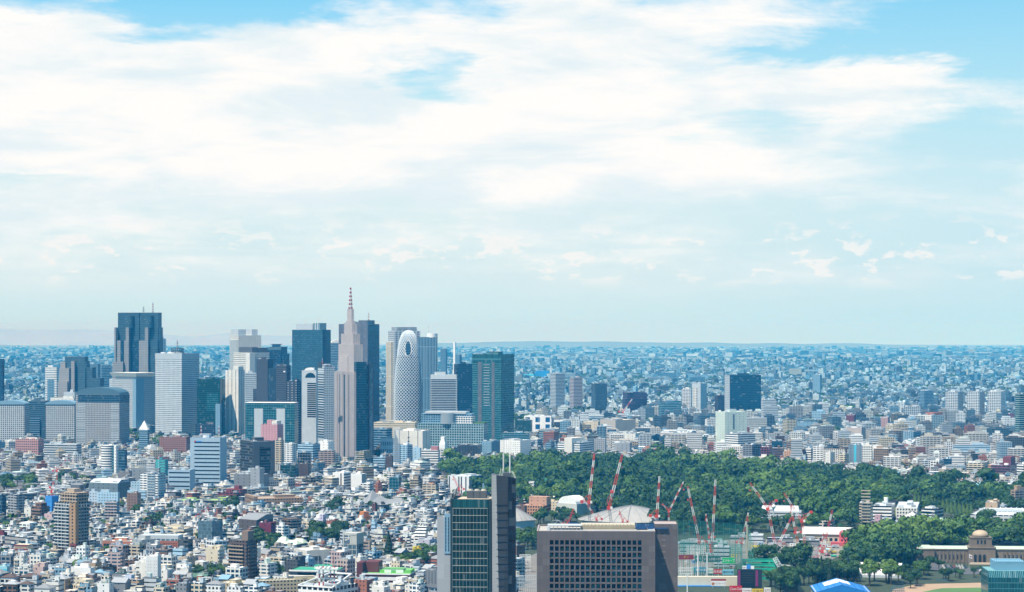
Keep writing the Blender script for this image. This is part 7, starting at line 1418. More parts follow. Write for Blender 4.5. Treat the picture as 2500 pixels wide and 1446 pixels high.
P = at(cx(8, 722), cyy(8, 457), 2480); t = thing('radome', 'white ball radome on a thin mast above the forest hall', 'radome', (P.x, 2480, gz(P.x, 2480))); h = P.z-gz(P.x, 2480); MB().cyl(0, 0, 1.2, 0, h-1.5, 10, r1=.8).build('mast', mat('silver'), t); bm = bmesh.new(); bmesh.ops.create_uvsphere(bm, u_segments=20, v_segments=12, radius=2.5); me = bpy.data.meshes.new('ball'); bm.to_mesh(me); bm.free(); me.materials.append(mat('white', .4)); link('ball', me, t, (0, 0, h))
for p in me.polygons: p.use_smooth = True
b = B('teal-roofed conservatory with little roof spikes far in the forest', 8, 1965, 2325, 2338, 305, 2930, th=10, st='few', w=(.10, .30, .34), g='t', r=(.20, .46, .50), name='conservatory', cat='greenhouse', units=0, dep=30, ref='the teal conservatory')
for i in range(9): MB().prism([(-b.W*.42+i*b.W*.1, -2), (-b.W*.36+i*b.W*.1, -2), (-b.W*.36+i*b.W*.1, 2), (-b.W*.42+i*b.W*.1, 2)], b.H-1, b.H+3, 0, True, False, None, [(-b.W*.365+i*b.W*.1, -.3), (-b.W*.36+i*b.W*.1, -.3), (-b.W*.36+i*b.W*.1, .3), (-b.W*.365+i*b.W*.1, .3)]).build('roof_spike', mat((.2, .46, .5)), b.root)
MB().box(-b.W*.5, b.W*.5, -b.D*.5, b.D*.5, b.H-.4, b.H+.1).build('teal_roof', mat((.22, .50, .54)), b.root); part(b, 'pale_wing', -.85, -.5, -.3, .2, 0, b.H-1, mat('silver')); pole(b, b.W*.12, 0, b.H, 12, 1.0, mat('silver'), 'chimney')
b = B('cream apartment tower with rounded balconies by the lawn', 8, 1330, 1412, 1428, 432, 2440, th=20, st='apt', w=(.52, .46, .35), g='k', name='apartment_tower', cat='apartment tower', ref='the cream apartment tower by the lawn'); balconies(b, 'A', 11, 3, 3.4, mat('beige'), -.3, .5)
b = B('white office with window bands and a small round roof tower by the lawn', 8, 1428, 1560, 1586, 452, 2480, th=14, st='band', w='white', g='k', name='office_block', cat='office block', ref='the white office by the lawn'); MB().cyl(.1*b.W, 0, 2.4, b.H-1, b.zt(405), 14).build('roof_tower', mat('white'), b.root)
b = B('pale block with dark zigzag stripes on its front by the lawn', 8, 1590, 1742, 1758, 466, 2490, th=12, st='grid', w='offwhite', g='k', name='office_block', cat='office block')
for i in range(3): MB().bar((.06*b.W+i*4, -b.D/2-.12, b.H-9), (.2*b.W+i*4, -b.D/2-.12, b.H-3), 1.2).build('zigzag_stripe', mat('ash'), b.root)
B('white block with a dark glazed front right of the zigzag-striped one', 8, 1772, 1866, 1928, 472, 2480, th=35, st='wide', w='white', g='k', name='office_block', cat='office block')
b = B('stepped pink apartment house below the cream apartment tower', 8, 1418, 1480, 1502, 560, 2345, th=20, st='small', w=(.48, .33, .37), g='k', r='pink', name='apartment_block', cat='apartment block', ref='the stepped pink house'); part(b, 'upper_step', -.25, .4, -.2, .4, b.H-1, b.zt(520), fac('small', (.48, .33, .37), 'k'))
B('white and pale cyan narrow house right of the stepped pink one', 8, 1498, 1545, 1556, 548, 2350, th=20, st='few', w='skyblue', g='k', name='house', cat='house'); B('grey-blue small office right of the pale cyan house', 8, 1552, 1606, 1618, 572, 2360, th=20, st='small', w='silver', g='k', name='house', cat='house')
b = B('white gabled hall left of the low green-white hall', 8, 1620, 1755, 1772, 578, 2380, th=12, st='few', w='white', g='k', r='white', name='hall', cat='hall', units=0); MB().face([(-b.W*.52, -b.D*.52, b.H-.9), (b.W*.52, -b.D*.52, b.H-.9), (0, -b.D*.52, b.zt(545))]).face([(-b.W*.52, -b.D*.52, b.H-.9), (0, -b.D*.52, b.zt(545)), (0, b.D*.52, b.zt(545)), (-b.W*.52, b.D*.52, b.H-.9)]).face([(b.W*.52, b.D*.52, b.H-.9), (0, b.D*.52, b.zt(545)), (0, -b.D*.52, b.zt(545)), (b.W*.52, -b.D*.52, b.H-.9)]).build('gable_roof', mat('white'), b.root)
B('low green-white flat hall by the woods', 8, 1772, 1950, 1972, 572, 2370, th=14, st='thin', w=(.58, .66, .60), g='k', r='mint', name='hall', cat='hall', units=1); B('cream four-storey apartment house by the construction yard', 8, 1044, 1140, 1158, 540, 2380, th=14, st='apt', w='offwhite', g='k', name='apartment_block', cat='apartment block')
b = B('long white laboratory with rooftop pipes and slit windows in the woods', 8, 2118, 2470, 2560, 520, 2390, th=20, st=(6, 4, .8, .34), w=(.50, .53, .53), g='k', name='laboratory', cat='office block', units=0, ref='the long white laboratory')
for i in range(9): o = link('duct', U_PIPE, b.root, ((-.42+i*.1)*b.W, 0, b.H-.9)); o.scale = (4.5, 7, 4)
B('tan blank block behind the long white laboratory', 8, 2226, 2312, 2328, 428, 2500, th=16, st='few', w='tan', g='k', r='beige', name='apartment_block', cat='apartment block'); B('white-blue small block right of the tan blank one', 8, 2318, 2362, 2382, 446, 2520, th=25, st='grid', w='silver', g='k', name='apartment_block', cat='apartment block')
b = B('tall tan and grey apartment block cut by the right edge above the laboratory', 8, 2406, 2440, 2520, 340, 2620, th=60, st='apt', w=(.27, .26, .25), g='k', r='tan', name='apartment_block', cat='apartment block'); MB().box(-.5*b.W, .5*b.W, -.4, -.003, 0, b.H).build('tan_face', fac('apt', 'tan', 'k'), b.root, (0, -b.D/2, 0)); part(b, 'roof_block', -.3, .3, -.3, .1, b.H-1, b.H+5, mat('tan'))
# site buildings
b = B('long hall with a white curved roof and a window row beside the yard', 8, 930, 1188, 1200, 648, 2230, th=12, st=(5, 7, .6, .45), w='beige', g='k', r='white', name='hall', cat='hall', units=0, dep=26, ref='the white-roofed yard hall')
q = MB()
for i in range(8):
    y0, y1 = -b.D*.55+b.D*1.1*i/8, -b.D*.55+b.D*1.1*(i+1)/8; f = lambda y: b.H-.8+6*(1-(2*y/b.D/1.1)**2); q.face([(-b.W*.53, y0, f(y0)), (b.W*.85, y0, f(y0)), (b.W*.85, y1, f(y1)), (-b.W*.53, y1, f(y1))])
q.build('curved_roof', mat('offwhite', .6), b.root)
b = B('coral red site building with six dark windows', 8, 1188, 1275, 1292, 642, 2205, th=14, st=(40, 60, 0, 0), w=(.62, .12, .14), r='rose', name='red_building', cat='office block', ref='the coral red site building', units=1); windows(b, 'A', 3, 2, 3, b.H-1.5, -.4, .42, .5, .5, glassmat('k')); part(b, 'porch', -1.1, .1, -.9, -.5, 0, 4.0, mat((.5, .08, .1)))
for lab, xl, xr_, yt, Y in (('grey site shed behind the green net fence', 412, 545, 668, 2260), ('pale grey site office with a ribbed front', 547, 662, 658, 2240), ('dark grey site shed with a flat roof', 675, 872, 680, 2220), ('low grey-blue site shed right of the dark one', 902, 1062, 694, 2190)): B(lab, 8, xl, xr_-14, xr_, yt, Y, th=9, st='thin', w='silver' if 'pale' in lab else 'ash', g='k', r='silver', name='site_shed', cat='shed', dep=16, units=1)
def digger(label, px_, py_, col, rz):
    p = gp(px_, py_); t = thing('excavator', label, 'excavator', (p[0], p[1], p[2]+.15), R_(rz), 'machines on the construction yard')
    for sy in (-1.3, 1.3): MB().box(-2.2, 2.2, sy-.35, sy+.35, 0, .9, bottom=True).build('track', mat('black'), t)
    MB().box(-2.0, 1.4, -1.3, 1.3, 1.0, 2.4, bottom=True).build('body', mat(col, .5), t); MB().box(.2, 1.6, -1.25, -.1, 2.41, 3.4).build('cab', mat('ash', .4), t)
    MB().bar((1.5, .3, 2), (4.2, .3, 4.8), .6).bar((4.2, .3, 4.8), (6.4, .3, 2.2), .5).build('arm', mat(col, .5), t); MB().prism([(6.0, -.3), (7.0, -.3), (7.0, .9), (6.0, .9)], 1.0, 2.1, 0, True, True).build('bucket', mat('charcoal'), t)
for a in (('orange excavator on bare earth between the two near towers', 1272, 1378, 'orange', 20), ('orange excavator at the foot of the crawler crane', 1905, 1336, 'orange', 10), ('yellow excavator at the right end of the yard', 2036, 1352, 'yellow', 200), ('orange crawler machine beside the red counter-arm crane', 1956, 1342, (.7, .25, .03), 160), ('white and red crawler machine by the pale thin boom', 2020, 1358, 'rose', 40), ('yellow loader in the middle of the yard', 1985, 1346, 'yellow', 90)): digger(*a)
def truck(label, px_, py_, col, rz):
    p = gp(px_, py_); t = thing('truck', label, 'truck', (p[0], p[1], p[2]+.2), R_(rz), 'trucks on the construction yard')
    MB().box(1.6, 3.4, -1.1, 1.1, .6, 2.7, bottom=True).build('cab', mat(col, .4), t); MB().box(-3.6, 1.5, -1.15, 1.15, .9, 2.9, bottom=True).build('cargo_box', mat('silver', .5), t); MB().box(3.36, 3.44, -.95, .95, 1.6, 2.5).build('windscreen', glassmat('k'), t)
    for sx in (-2.6, -1.4, 2.5):
        for sy in (-1.0, 1.0): MB().cyl(0, 0, .5, -.15, .15, 12).build('wheel', mat('black'), t, (sx, sy, .5)).rotation_euler = (R_(90), 0, 0)
for a in (('white lorry parked by the dark grey site shed', 1880, 1338, 'white', 5), ('blue-cabbed lorry beside the white one on the yard', 1862, 1342, 'blue', 175), ('white lorry near the coral red building', 2040, 1338, 'white', 20), ('white van-like lorry on the avenue before the domed gallery', 2400, 1397, 'white', 178)): truck(*a)
# cabins, containers and stacks of material on the yard
gY = random.Random(4); used = set(); k = 0
ZON = [(1660, 1825, 1352, 1396, 'below the net behind the sign boards'), (1660, 1830, 1322, 1350, 'behind the green net fence'), (1842, 1990, 1330, 1350, 'between the yard cranes'), (1985, 2070, 1336, 1362, 'at the right end of the yard')]
CN = [('white', 'white'), ('pale blue', 'skyblue'), ('grey', 'silver'), ('blue', 'blue'), ('rust red', 'brick'), ('green', 'green'), ('yellow', 'yellow'), ('dark grey', 'ash'), ('cream', 'cream'), ('orange', 'orange')]
KN = [('site_cabin', 'site cabin', 6, 2.5, 2.8), ('container', 'shipping container', 6, 2.4, 2.6), ('steel_stack', 'stack of steel beams', 9, 3, 1.6), ('fuel_tank', 'lying storage tank', 5, 2.2, 2.4)]
for nm, (za, zb_, zc, zd, zl) in [(n_, z_) for z_ in ZON for n_ in CN]:
    kn = KN[k % 4] if k % 3 else KN[0]; k += 1; lab = '%s %s %s' % (nm[0], kn[1], zl)
    if lab in used: continue
    used.add(lab); p = gp(gY.uniform(za, zb_), gY.uniform(zc, zd))
    t = thing(kn[0], lab, kn[1].split()[-1] if kn[0] != 'steel_stack' else 'steel beams', (p[0], p[1], p[2]+.12), R_(gY.choice((5, 12, -20, 85))), 'cabins and materials on the construction yard'); L, D_, H = kn[2], kn[3], kn[4]; m_ = mat(nm[1], .6)
    if kn[0] == 'steel_stack':
        for i in range(4): MB().box(-L/2, L/2, -D_/2+i*.8, -D_/2+i*.8+.5, 0, H*(.6+.1*i), bottom=True).build('beam', m_, t)
    elif kn[0] == 'fuel_tank':
        o = MB().cyl(0, 0, D_/2, -L/2, L/2, 14).build('drum', m_, t, (0, 0, D_/2+.3)); o.rotation_euler = (0, R_(90), 0); MB().box(-L*.35, -L*.25, -D_*.4, D_*.4, 0, .6).box(L*.25, L*.35, -D_*.4, D_*.4, 0, .6).build('saddle', mat('ash'), t)
    else:
        MB().box(-L/2, L/2, -D_/2, D_/2, .2, H, bottom=True).build('wall', m_, t); MB().box(-L/2-.1, L/2+.1, -D_/2-.1, D_/2+.1, H, H+.15, bottom=True).build('roof', mat('silver'), t)
        if kn[0] == 'site_cabin': MB().box(-L*.3, -L*.05, -D_/2-.05, -D_/2-.005, 1.1, 2.0).build('window', glassmat('k'), t); MB().box(L*.15, L*.32, -D_/2-.05, -D_/2-.005, .25, 2.2).build('door', mat('ash'), t)
        else: MB().box(L/2+.005, L/2+.06, -D_*.45, D_*.45, .3, H-.1).build('door', mat('grey'), t)
# scaffold racks in the gap
def rack(name, label, c, x0, x1, y0, y1, Y, nx, nz, m=None):
    P0, P1 = at(cx(c, x0), cyy(c, y1), Y), at(cx(c, x1), cyy(c, y0), Y); zg = min(gz(P0.x, Y), P0.z); t = thing(name, label, 'scaffold', (P0.x, Y, zg)); w, h0, h = P1.x-P0.x, P0.z-zg, P1.z-zg; mm = m or mat('white', .5)
    for i in range(nx+1): MB().bar((w*i/nx, 0, 0), (w*i/nx, 0, h), .22).bar((w*i/nx, 3, 0), (w*i/nx, 3, h), .22).build('upright', mm, t)
    for j in range(nz+1): z = h0+(h-h0)*j/nz; MB().bar((0, 0, z), (w, 0, z), .2).bar((0, 3, z), (w, 3, z), .2).build('ledger', mm, t)
    q = MB()
    for i in range(nx): q.bar((w*i/nx, 0, h0), (w*(i+1)/nx, 0, h), .14)
    q.build('brace', mm, t)
rack('scaffold_rack', 'white steel rack beside the road between the two near towers', 7, 865, 968, 1042, 1100, 1960, 8, 4); rack('scaffold_rack', 'tall white pipe scaffold at the bottom between the two near towers', 7, 842, 1018, 1235, 1335, 1800, 9, 3, mat('silver')); rack('scaffold_rack', 'white framed stand behind the top of the sign wall', 8, 108, 240, 738, 790, 1935, 9, 4); rack('scaffold_rack', 'white lattice stand at the lower left of the sign wall', 8, 52, 152, 893, 955, 1885, 7, 3)
GRN = mat((.05, .30, .24), .6)
for i, (x0, x1, y0, y1, Y_, lab) in enumerate(((58, 150, 700, 760, 2085, 'teal pipe scaffold at the left end behind the net'), (170, 262, 715, 770, 2070, 'teal pipe scaffold below the two tall boom feet'), (285, 395, 722, 782, 2050, 'teal pipe scaffold right of the tallest boom foot'), (410, 500, 730, 792, 2040, 'teal pipe scaffold near the right end of the net'), (690, 780, 712, 745, 2150, 'grey pipe scaffold at the foot of the crawler crane'), (960, 1040, 735, 790, 2060, 'white pipe scaffold left of the thin pale boom'))):
    rack('scaffold_rack', lab, 8, x0, x1, y0, y1, Y_, 8, 4, GRN if i < 4 else mat('silver'))
for x0, x1, y1, Y_, lab, cl in ((60, 230, 735, 2130, 'long low grey site hall behind the net', 'grey'), (250, 400, 742, 2120, 'long low green-roofed site hall behind the net', (.08, .28, .2)), (300, 420, 775, 2010, 'flat pale workshop behind the dark green sign board', 'silver')):
    B(lab, 8, x0, x1-8, x1, y1-32, Y_, th=8, st='thin', w='silver', g='k', r=cl, name='site_hall', cat='shed', dep=14, units=2)
# ------------------------------------------------------------------ baseball stadium
def stadium():
    NET = bpy.data.materials.new('green_net'); NET.use_nodes = True; nt = NET.node_tree; p = nt.nodes['Principled BSDF']; p.inputs['Base Color'].default_value = (.03, .24, .19, 1); p.inputs['Alpha'].default_value = .30; p.inputs['Roughness'].default_value = .8
    NET2 = bpy.data.materials.new('dense_net'); NET2.use_nodes = True; p = NET2.node_tree.nodes['Principled BSDF']; p.inputs['Base Color'].default_value = (.015, .40, .27, 1); p.inputs['Alpha'].default_value = .82; p.inputs['Roughness'].default_value = .8
    Y0 = 1915; P = at(cx(8, 50), 0, Y0); t = thing('net_fence', 'tall green protective net on thin posts around the ballpark', 'net fence', (P.x, Y0, gz(P.x, Y0))); FOOT.append((P.x+60, Y0, 60)); k = Y0/F/2.907; zz = lambda y: HC-(cyy(8, y)-LEVEL)/F*Y0-gz(P.x, Y0)
    n = 12; pts = []
    for i in range(n+1):
        x = -6*k+(548-50+6)*k*i/n; pts.append((x, 6*math.sin(i/n*3.1)+i*1.2, zz(556+44*i/n)))
    pts += [(pts[-1][0]+1, pts[-1][1]-14, zz(640)), (pts[-1][0]+2, pts[-1][1]-30, zz(700))]
    q = MB()
    for a, c in zip(pts[:-1], pts[1:]): q.face([(a[0], a[1], 0), (c[0], c[1], 0), c, a])
    q.build('net', NET, t); g = mat((.04, .22, .18), .5)
    for i, a in enumerate(pts): MB().bar((a[0], a[1]-.2, 0), (a[0], a[1]-.2, a[2]+.4), .32 if i != n else 1.5).build('post', g if i != n else mat('beige'), t)
    for f in (1.0, .84, .62, .4): 
        q = MB()
        for a, c in zip(pts[:-1], pts[1:]): q.bar((a[0], a[1]-.1, a[2]*f), (c[0], c[1]-.1, c[2]*f), .22)
        q.build('rope', g, t)
    # stand with wall and turquoise seats
    Y1 = 1850; P = at(cx(8, 40), 0, Y1); s = thing('stadium_stand', 'ballpark stand with a cream rear wall and turquoise seats', 'stand', (P.x, Y1, gz(P.x, Y1))); k1 = Y1/F/2.907; z1 = lambda y: HC-(cyy(8, y)-LEVEL)/F*Y1-gz(P.x, Y1)
    MB().box(-4, 440*k1, 8, 14, 0, z1(962)).build('rear_wall', mat('cream'), s); MB().box(-4, 310*k1, 3, 7.9, 0, z1(1022)).build('blue_rail', mat((.02, .2, .5)), s)
    q = MB()
    for i in range(9): q.box(-4, 430*k1, 2.9-(i+1)*1.5, 2.9-i*1.5-.002, 0, z1(1034)-i*.62, i % 2)
    q.build('seat_rows', [mat((.06, .42, .55)), mat((.10, .52, .62))], s)
    for i in range(5): MB().bar((20+i*80*k1, 2.8, z1(1034)+.2), (17+i*80*k1, -10.5, z1(1034)-4.8), .9).build('aisle', mat('cream'), s)
    # sign boards
    def sign(label, x0, x1, y0, y1, Y, col, text='', tcol='white', size=.62, ital=0.):
        A, C = at(cx(8, x0), cyy(8, y1), Y), at(cx(8, x1), cyy(8, y0), Y); zg = gz(A.x, Y); t_ = thing('sign_board', label, 'sign', (A.x, Y, zg)); w, h0, h1 = C.x-A.x, A.z-zg, C.z-zg
        MB().box(0, w, 0, .5, h0, h1, bottom=True).build('board', mat(col, .5, 0, .05), t_)
        for f in (.12, .88): MB().bar((w*f, .7, 0), (w*f, .7, h1), .35).build('post', mat('silver'), t_)
        if text:
            o = lettering(t_, text, (h1-h0)*size, (w/2, -.06, (h0+h1)/2-(h1-h0)*.04), (R_(90), 0, 0), mat(tcol, .5, 0, .02), shear=ital); bpy.context.view_layer.update()
            if o.dimensions.x > w*.94: f = w*.94/o.dimensions.x; o.scale = (f, 1 if f > .6 else f*1.4, 1)
        return t_, w, h0, h1
    sign('maroon sign board with a yellow brush mark, left end of the top row', 50, 155, 800, 832, 1905, (.22, .02, .03), 'チー', 'yellow'); sign('dark green sign board with faint white letters in the top row', 163, 216, 806, 846, 1900, (.03, .15, .12), 'Aハ', 'silver')
    sign('long dark green sign board with white katakana in the top row', 222, 346, 808, 850, 1900, (.02, .12, .10), 'ジャックロード', 'white', .5); sign('bright green sign board with bold white katakana', 358, 447, 820, 860, 1895, (.01, .42, .12), 'エナセーブ', 'white', .6)
    sign('blue-green sign board with white lettering in the second row', 160, 250, 888, 922, 1885, (.03, .22, .32), '東京水道', 'white', .55); sign('white sign board with green letters in the second row', 260, 295, 895, 930, 1882, (.6, .68, .6), 'みず', 'green', .5); sign('red sign board with white letters in the second row', 297, 356, 900, 936, 1880, (.45, .03, .03), '日本盛', 'white', .6); sign('pale cyan sign board with blue letters in the second row', 360, 440, 903, 940, 1878, (.25, .55, .65), '理研計器', 'navy', .55)
    tt, w, h0, h1 = sign('white sign board with a red top stripe and an orange square', 280, 386, 984, 1020, 1842, 'white', 'フージャース', 'red', .5); MB().box(0, w, 0, .5, h1+.01, h1+1.6, bottom=True).build('red_stripe', mat('red'), tt); MB().box(.4, 2.6, -.1, -.02, h0+.8, h0+3.0).build('orange_square', mat('orange'), tt)
    tt, w, h0, h1 = sign('red sign board with flowing white script at the bottom', 410, 499, 1018, 1060, 1806, (.55, .01, .015), 'Coca-Cola', 'white', .62, .35)
    sign('white sign board with red capitals at the bottom', 500, 566, 1036, 1068, 1806, 'white', 'TOSHIBA', 'red', .5); sign('yellow sign board with black figures at the bottom', 570, 650, 1040, 1075, 1805, (.80, .55, .02), '三井の', 'black', .7); sign('white sign board with red figures right of the yellow one', 655, 702, 1032, 1072, 1806, 'white', '577', 'red', .6)
    # scoreboard
    Y2 = 1835; A, C = at(cx(8, 465), cyy(8, 1038), Y2), at(cx(8, 640), cyy(8, 902), Y2); zg = gz(A.x, Y2); sb = thing('scoreboard', 'large dark scoreboard with magenta side columns and a white sign on top', 'scoreboard', (A.x, Y2, zg), R_(-6)); w, h0, h1 = C.x-A.x, A.z-zg, C.z-zg
    MB().box(0, w, 0, 3.5, h0-1, h1, bottom=True).build('cabinet', mat((.018, .022, .028), .5), sb); MB().box(w*.13, w*.70, -.12, -.01, h0+.5, h1-.6).build('screen', glassmat((.01, .014, .02), 0, .2), sb)
    for f in (.03, .74): MB().box(w*f, w*(f+.095), -.15, -.01, h0+2, h1-.8).build('side_column', mat((.22, .02, .12), .5), sb)
    for f in (.1, .9): MB().bar((w*f, 2, 0), (w*f, 2, h0), .9).build('leg', mat('charcoal'), sb)
    q = MB(); q.box(w*.2, w*.68, .5, 1.5, h1+.3, h1+2.8, bottom=True); o = q.build('top_sign', mat('white'), sb); MB().box(w*.38, w*.54, .3, .48, h1+.5, h1+4.2, bottom=True).build('emblem', mat('blue'), sb); lettering(sb, 'TOKYO', 1.5, (w*.3, .42, h1+1.5), (R_(90), 0, 0), mat('navy'), 'lettering')
    for i in range(5): MB().box(w*.18, w*.66, -.16, -.13, h1-3-i*1.9, h1-2.9-i*1.9).build('score_line', mat((.12, .13, .14)), sb)
    # dense green net drum with truss
    Y3 = 1868; P = at(cx(8, 625), 0, Y3); d = thing('batting_cage', 'rounded cage of bright green netting hung from a white truss', 'net cage', (P.x, Y3, gz(P.x, Y3))); k3 = Y3/F/2.907; z3 = lambda y: HC-(cyy(8, y)-LEVEL)/F*Y3-gz(P.x, Y3); rr = 128*k3; q = MB(); n = 20
    for j in range(5):
        f0, f1 = j/5, (j+1)/5; za, zb = z3(985-160*f0), z3(985-160*f1); ra, rb = rr*(1-.06*math.sin(math.pi*f0)), rr*(1-.06*math.sin(math.pi*f1))
        for i in range(n): 
            t0, t1 = math.pi*1.08*i/n-.1, math.pi*1.08*(i+1)/n-.1; q.face([(ra*math.cos(t0), ra*.6*math.sin(t0), za), (ra*math.cos(t1), ra*.6*math.sin(t1), za), (rb*math.cos(t1), rb*.6*math.sin(t1), zb-1.2*math.sin(t1)), (rb*math.cos(t0), rb*.6*math.sin(t0), zb-1.2*math.sin(t0))])
    q.build('net', NET2, d)
    for j in range(4): q = MB(); [q.bar((rr*.97*math.cos(a), rr*.58*math.sin(a)-.2, z3(985-38*(j+1))), (rr*.97*math.cos(a+.2), rr*.58*math.sin(a+.2)-.2, z3(985-38*(j+1))), .2) for a in [x_*.2 for x_ in range(15)]]; q.build('net_rope', mat((.01, .3, .2)), d)
    q = lattice_beam((rr+1, 0, 0), (rr+1.5, 0, z3(880)), 3.4, 9, [WHI, WHI]); q.build('truss_column', [WHI, WHI], d)
    q = lattice_beam((rr+1.5, 0, z3(880)), (rr-2.5, 1, z3(822)), 3.4, 4, [WHI, WHI]); q.build('truss_head', [WHI, WHI], d)
    q = MB(); x2, x3 = rr+3, rr+10.5; q.bar((x2, 0, z3(872)), (x3, 0, z3(880)), 1.1).bar((x3, 0, z3(880)), (x3, 0, 0), 1.1).bar((x3-2.2, 0, z3(895)), (x3-2.2, 0, 0), .9).bar((x2, 0, z3(885)), (x3-2.2, 0, z3(895)), .9).build('white_pipe', WHI, d)
    for i, (x_, yt, Yp, dsc) in enumerate(((186, 790, 1870, 'left of the pair before the sign wall'), (251, 790, 1870, 'right of the pair before the sign wall'), (111, 945, 1815, 'standing alone in the turquoise seats'))):
        P = at(cx(8, x_), cyy(8, yt), Yp); t_ = thing('floodlight_pole', 'thick white pole, '+dsc, 'light pole', (P.x, Yp, gz(P.x, Yp)), 0, 'white poles of the ballpark'); h = P.z-gz(P.x, Yp); MB().cyl(0, 0, .55, 0, h, 12, r1=.45).build('pole', WHI, t_); MB().box(-1.6, 1.6, -.3, .3, h, h+.9, bottom=True).build('lamp_head', mat('silver'), t_)
stadium()
# ------------------------------------------------------------------ roofs at the bottom right
Yb = 1790; P = at(cx(8, 1195), 0, Yb); t = thing('blue_roof_hall', 'hall with a broad bright blue pitched roof and white roof panels', 'hall', (P.x, Yb, gz(P.x, Yb)), R_(-3)); kb = Yb/F/2.907; zb = lambda y: HC-(cyy(8, y)-LEVEL)/F*Yb-gz(P.x, Yb); e = zb(1052); r = e+6.5; FOOT.append((P.x, Yb, 30))
MB().box(-185*kb, 195*kb, -14, 30, 0, e+.5).build('wall', mat('silver'), t)
x0, x1 = -192*kb, 205*kb
MB().face([(x0, -16, e), (0, -16, r), (0, 32, r), (x0, 32, e)]).face([(0, -16, r), (x1, -16, e), (x1, 32, e), (0, 32, r)]).face([(x0, -15.9, e), (x1, -15.9, e), (0, -15.9, r)]).build('blue_roof', mat((.02, .19, .55), .45), t)
MB().face([(x0*.55, 4, e+6.5*.45+.12), (0, 4, r+.12), (0, 26, r+.12), (x0*.55, 26, e+6.5*.45+.12)]).face([(0, 4, r+.12), (x1*.38, 4, e+6.5*.62+.12), (x1*.38, 26, e+6.5*.62+.12), (0, 26, r+.12)]).build('white_panel', mat('white'), t)
q = MB()
for i in range(9): f = -1+i/4; xx = (x1 if f > 0 else -x0)*f; q.bar((xx, -16, e+6.5*(1-abs(f))+.2), (xx, 32, e+6.5*(1-abs(f))+.2), .3)
q.build('roof_rib', mat((.02, .14, .42)), t)
Yw = 1930; P = at(cx(8, 1485), 0, Yw); t = thing('vaulted_arena', 'low white barrel-vaulted sports hall among pale green trees', 'hall', (P.x, Yw, gz(P.x, Yw)), R_(-14)); kw = Yw/F/2.907; FOOT.append((P.x, Yw, 22)); REFS.append((P.x, Yw, 9, 'the white barrel-vaulted sports hall', 16)); q = MB(); Lw = 148*kw
for i in range(12):
    A = lambda a: (-11*math.cos(a), 11*math.sin(a)); a, c = A(math.pi*i/12), A(math.pi*(i+1)/12); q.face([(-Lw, a[0], a[1]+1), (Lw, a[0], a[1]+1), (Lw, c[0], c[1]+1), (-Lw, c[0], c[1]+1)])
for x_ in (-Lw, Lw): q.face([(x_, -11*math.cos(math.pi*i/12), 1+11*math.sin(math.pi*i/12)) for i in range(13)])
q.build('vault', mat('white', .6), t); MB().box(-Lw+.3, Lw-.3, -11.2, 11.2, 0, 2.4).build('wall', mat('silver'), t)
q = MB()
for j in range(9):
    x_ = -Lw+Lw*2*j/8
    for i in range(10): a, c = (-11.1*math.cos(math.pi*i/10), 11.1*math.sin(math.pi*i/10)+1), (-11.1*math.cos(math.pi*(i+1)/10), 11.1*math.sin(math.pi*(i+1)/10)+1); q.bar((x_, a[0], a[1]), (x_, c[0], c[1]), .35)
q.build('vault_rib', mat('silver'), t)
b = B('dark teal glass building with a lighter blue plant box at the bottom right corner', 8, 2245, 2520, 2540, 962, 1690, th=3, st=(2.2, 4.4, .92, .86), w=(.05, .16, .18), g='t', m=.3, r='bluegrey', name='glass_office', cat='office block', dep=34, units=0)
MB().prism([(-b.W*.5, -b.D*.5), (b.W*.5, -b.D*.5), (b.W*.5, b.D*.5), (-b.W*.5, b.D*.5)], b.H-.5, b.zt(918), 0, True, False, None, [(-b.W*.48, -b.D*.38), (b.W*.5, -b.D*.38), (b.W*.5, b.D*.5), (-b.W*.48, b.D*.5)]).build('sloped_glass', fac((1.4, 40, .8, 1), (.16, .34, .36), 't', .3), b.root)
part(b, 'plant_box', -.28, .5, -.3, .4, b.zt(920), b.zt(855), mat((.16, .34, .46)))
q = MB()
for i in range(16): q.bar((-.3*b.W+i*.05*b.W, -.32*b.D, b.zt(855)), (-.3*b.W+i*.05*b.W, -.32*b.D, b.zt(838)), .12)
q.bar((-.3*b.W, -.32*b.D, b.zt(838)), (.5*b.W, -.32*b.D, b.zt(838)), .14); q.build('roof_railing', mat('slate'), b.root)
# backstop and low fences of the baseball field
for lab, x0, x1, y0, y1, Y in (('dark backstop fence at the left side of the baseball field', 1672, 1712, 950, 1010, 1905), ('low wire dugout fence at the bottom of the baseball field', 1558, 1650, 1020, 1055, 1815), ('low wire fence behind the baseball field', 1880, 1968, 975, 1010, 1890)): rack('wire_fence', lab, 8, x0, x1, y0, y1, Y, 6, 2, mat('slate'))
bpy.context.view_layer.update()
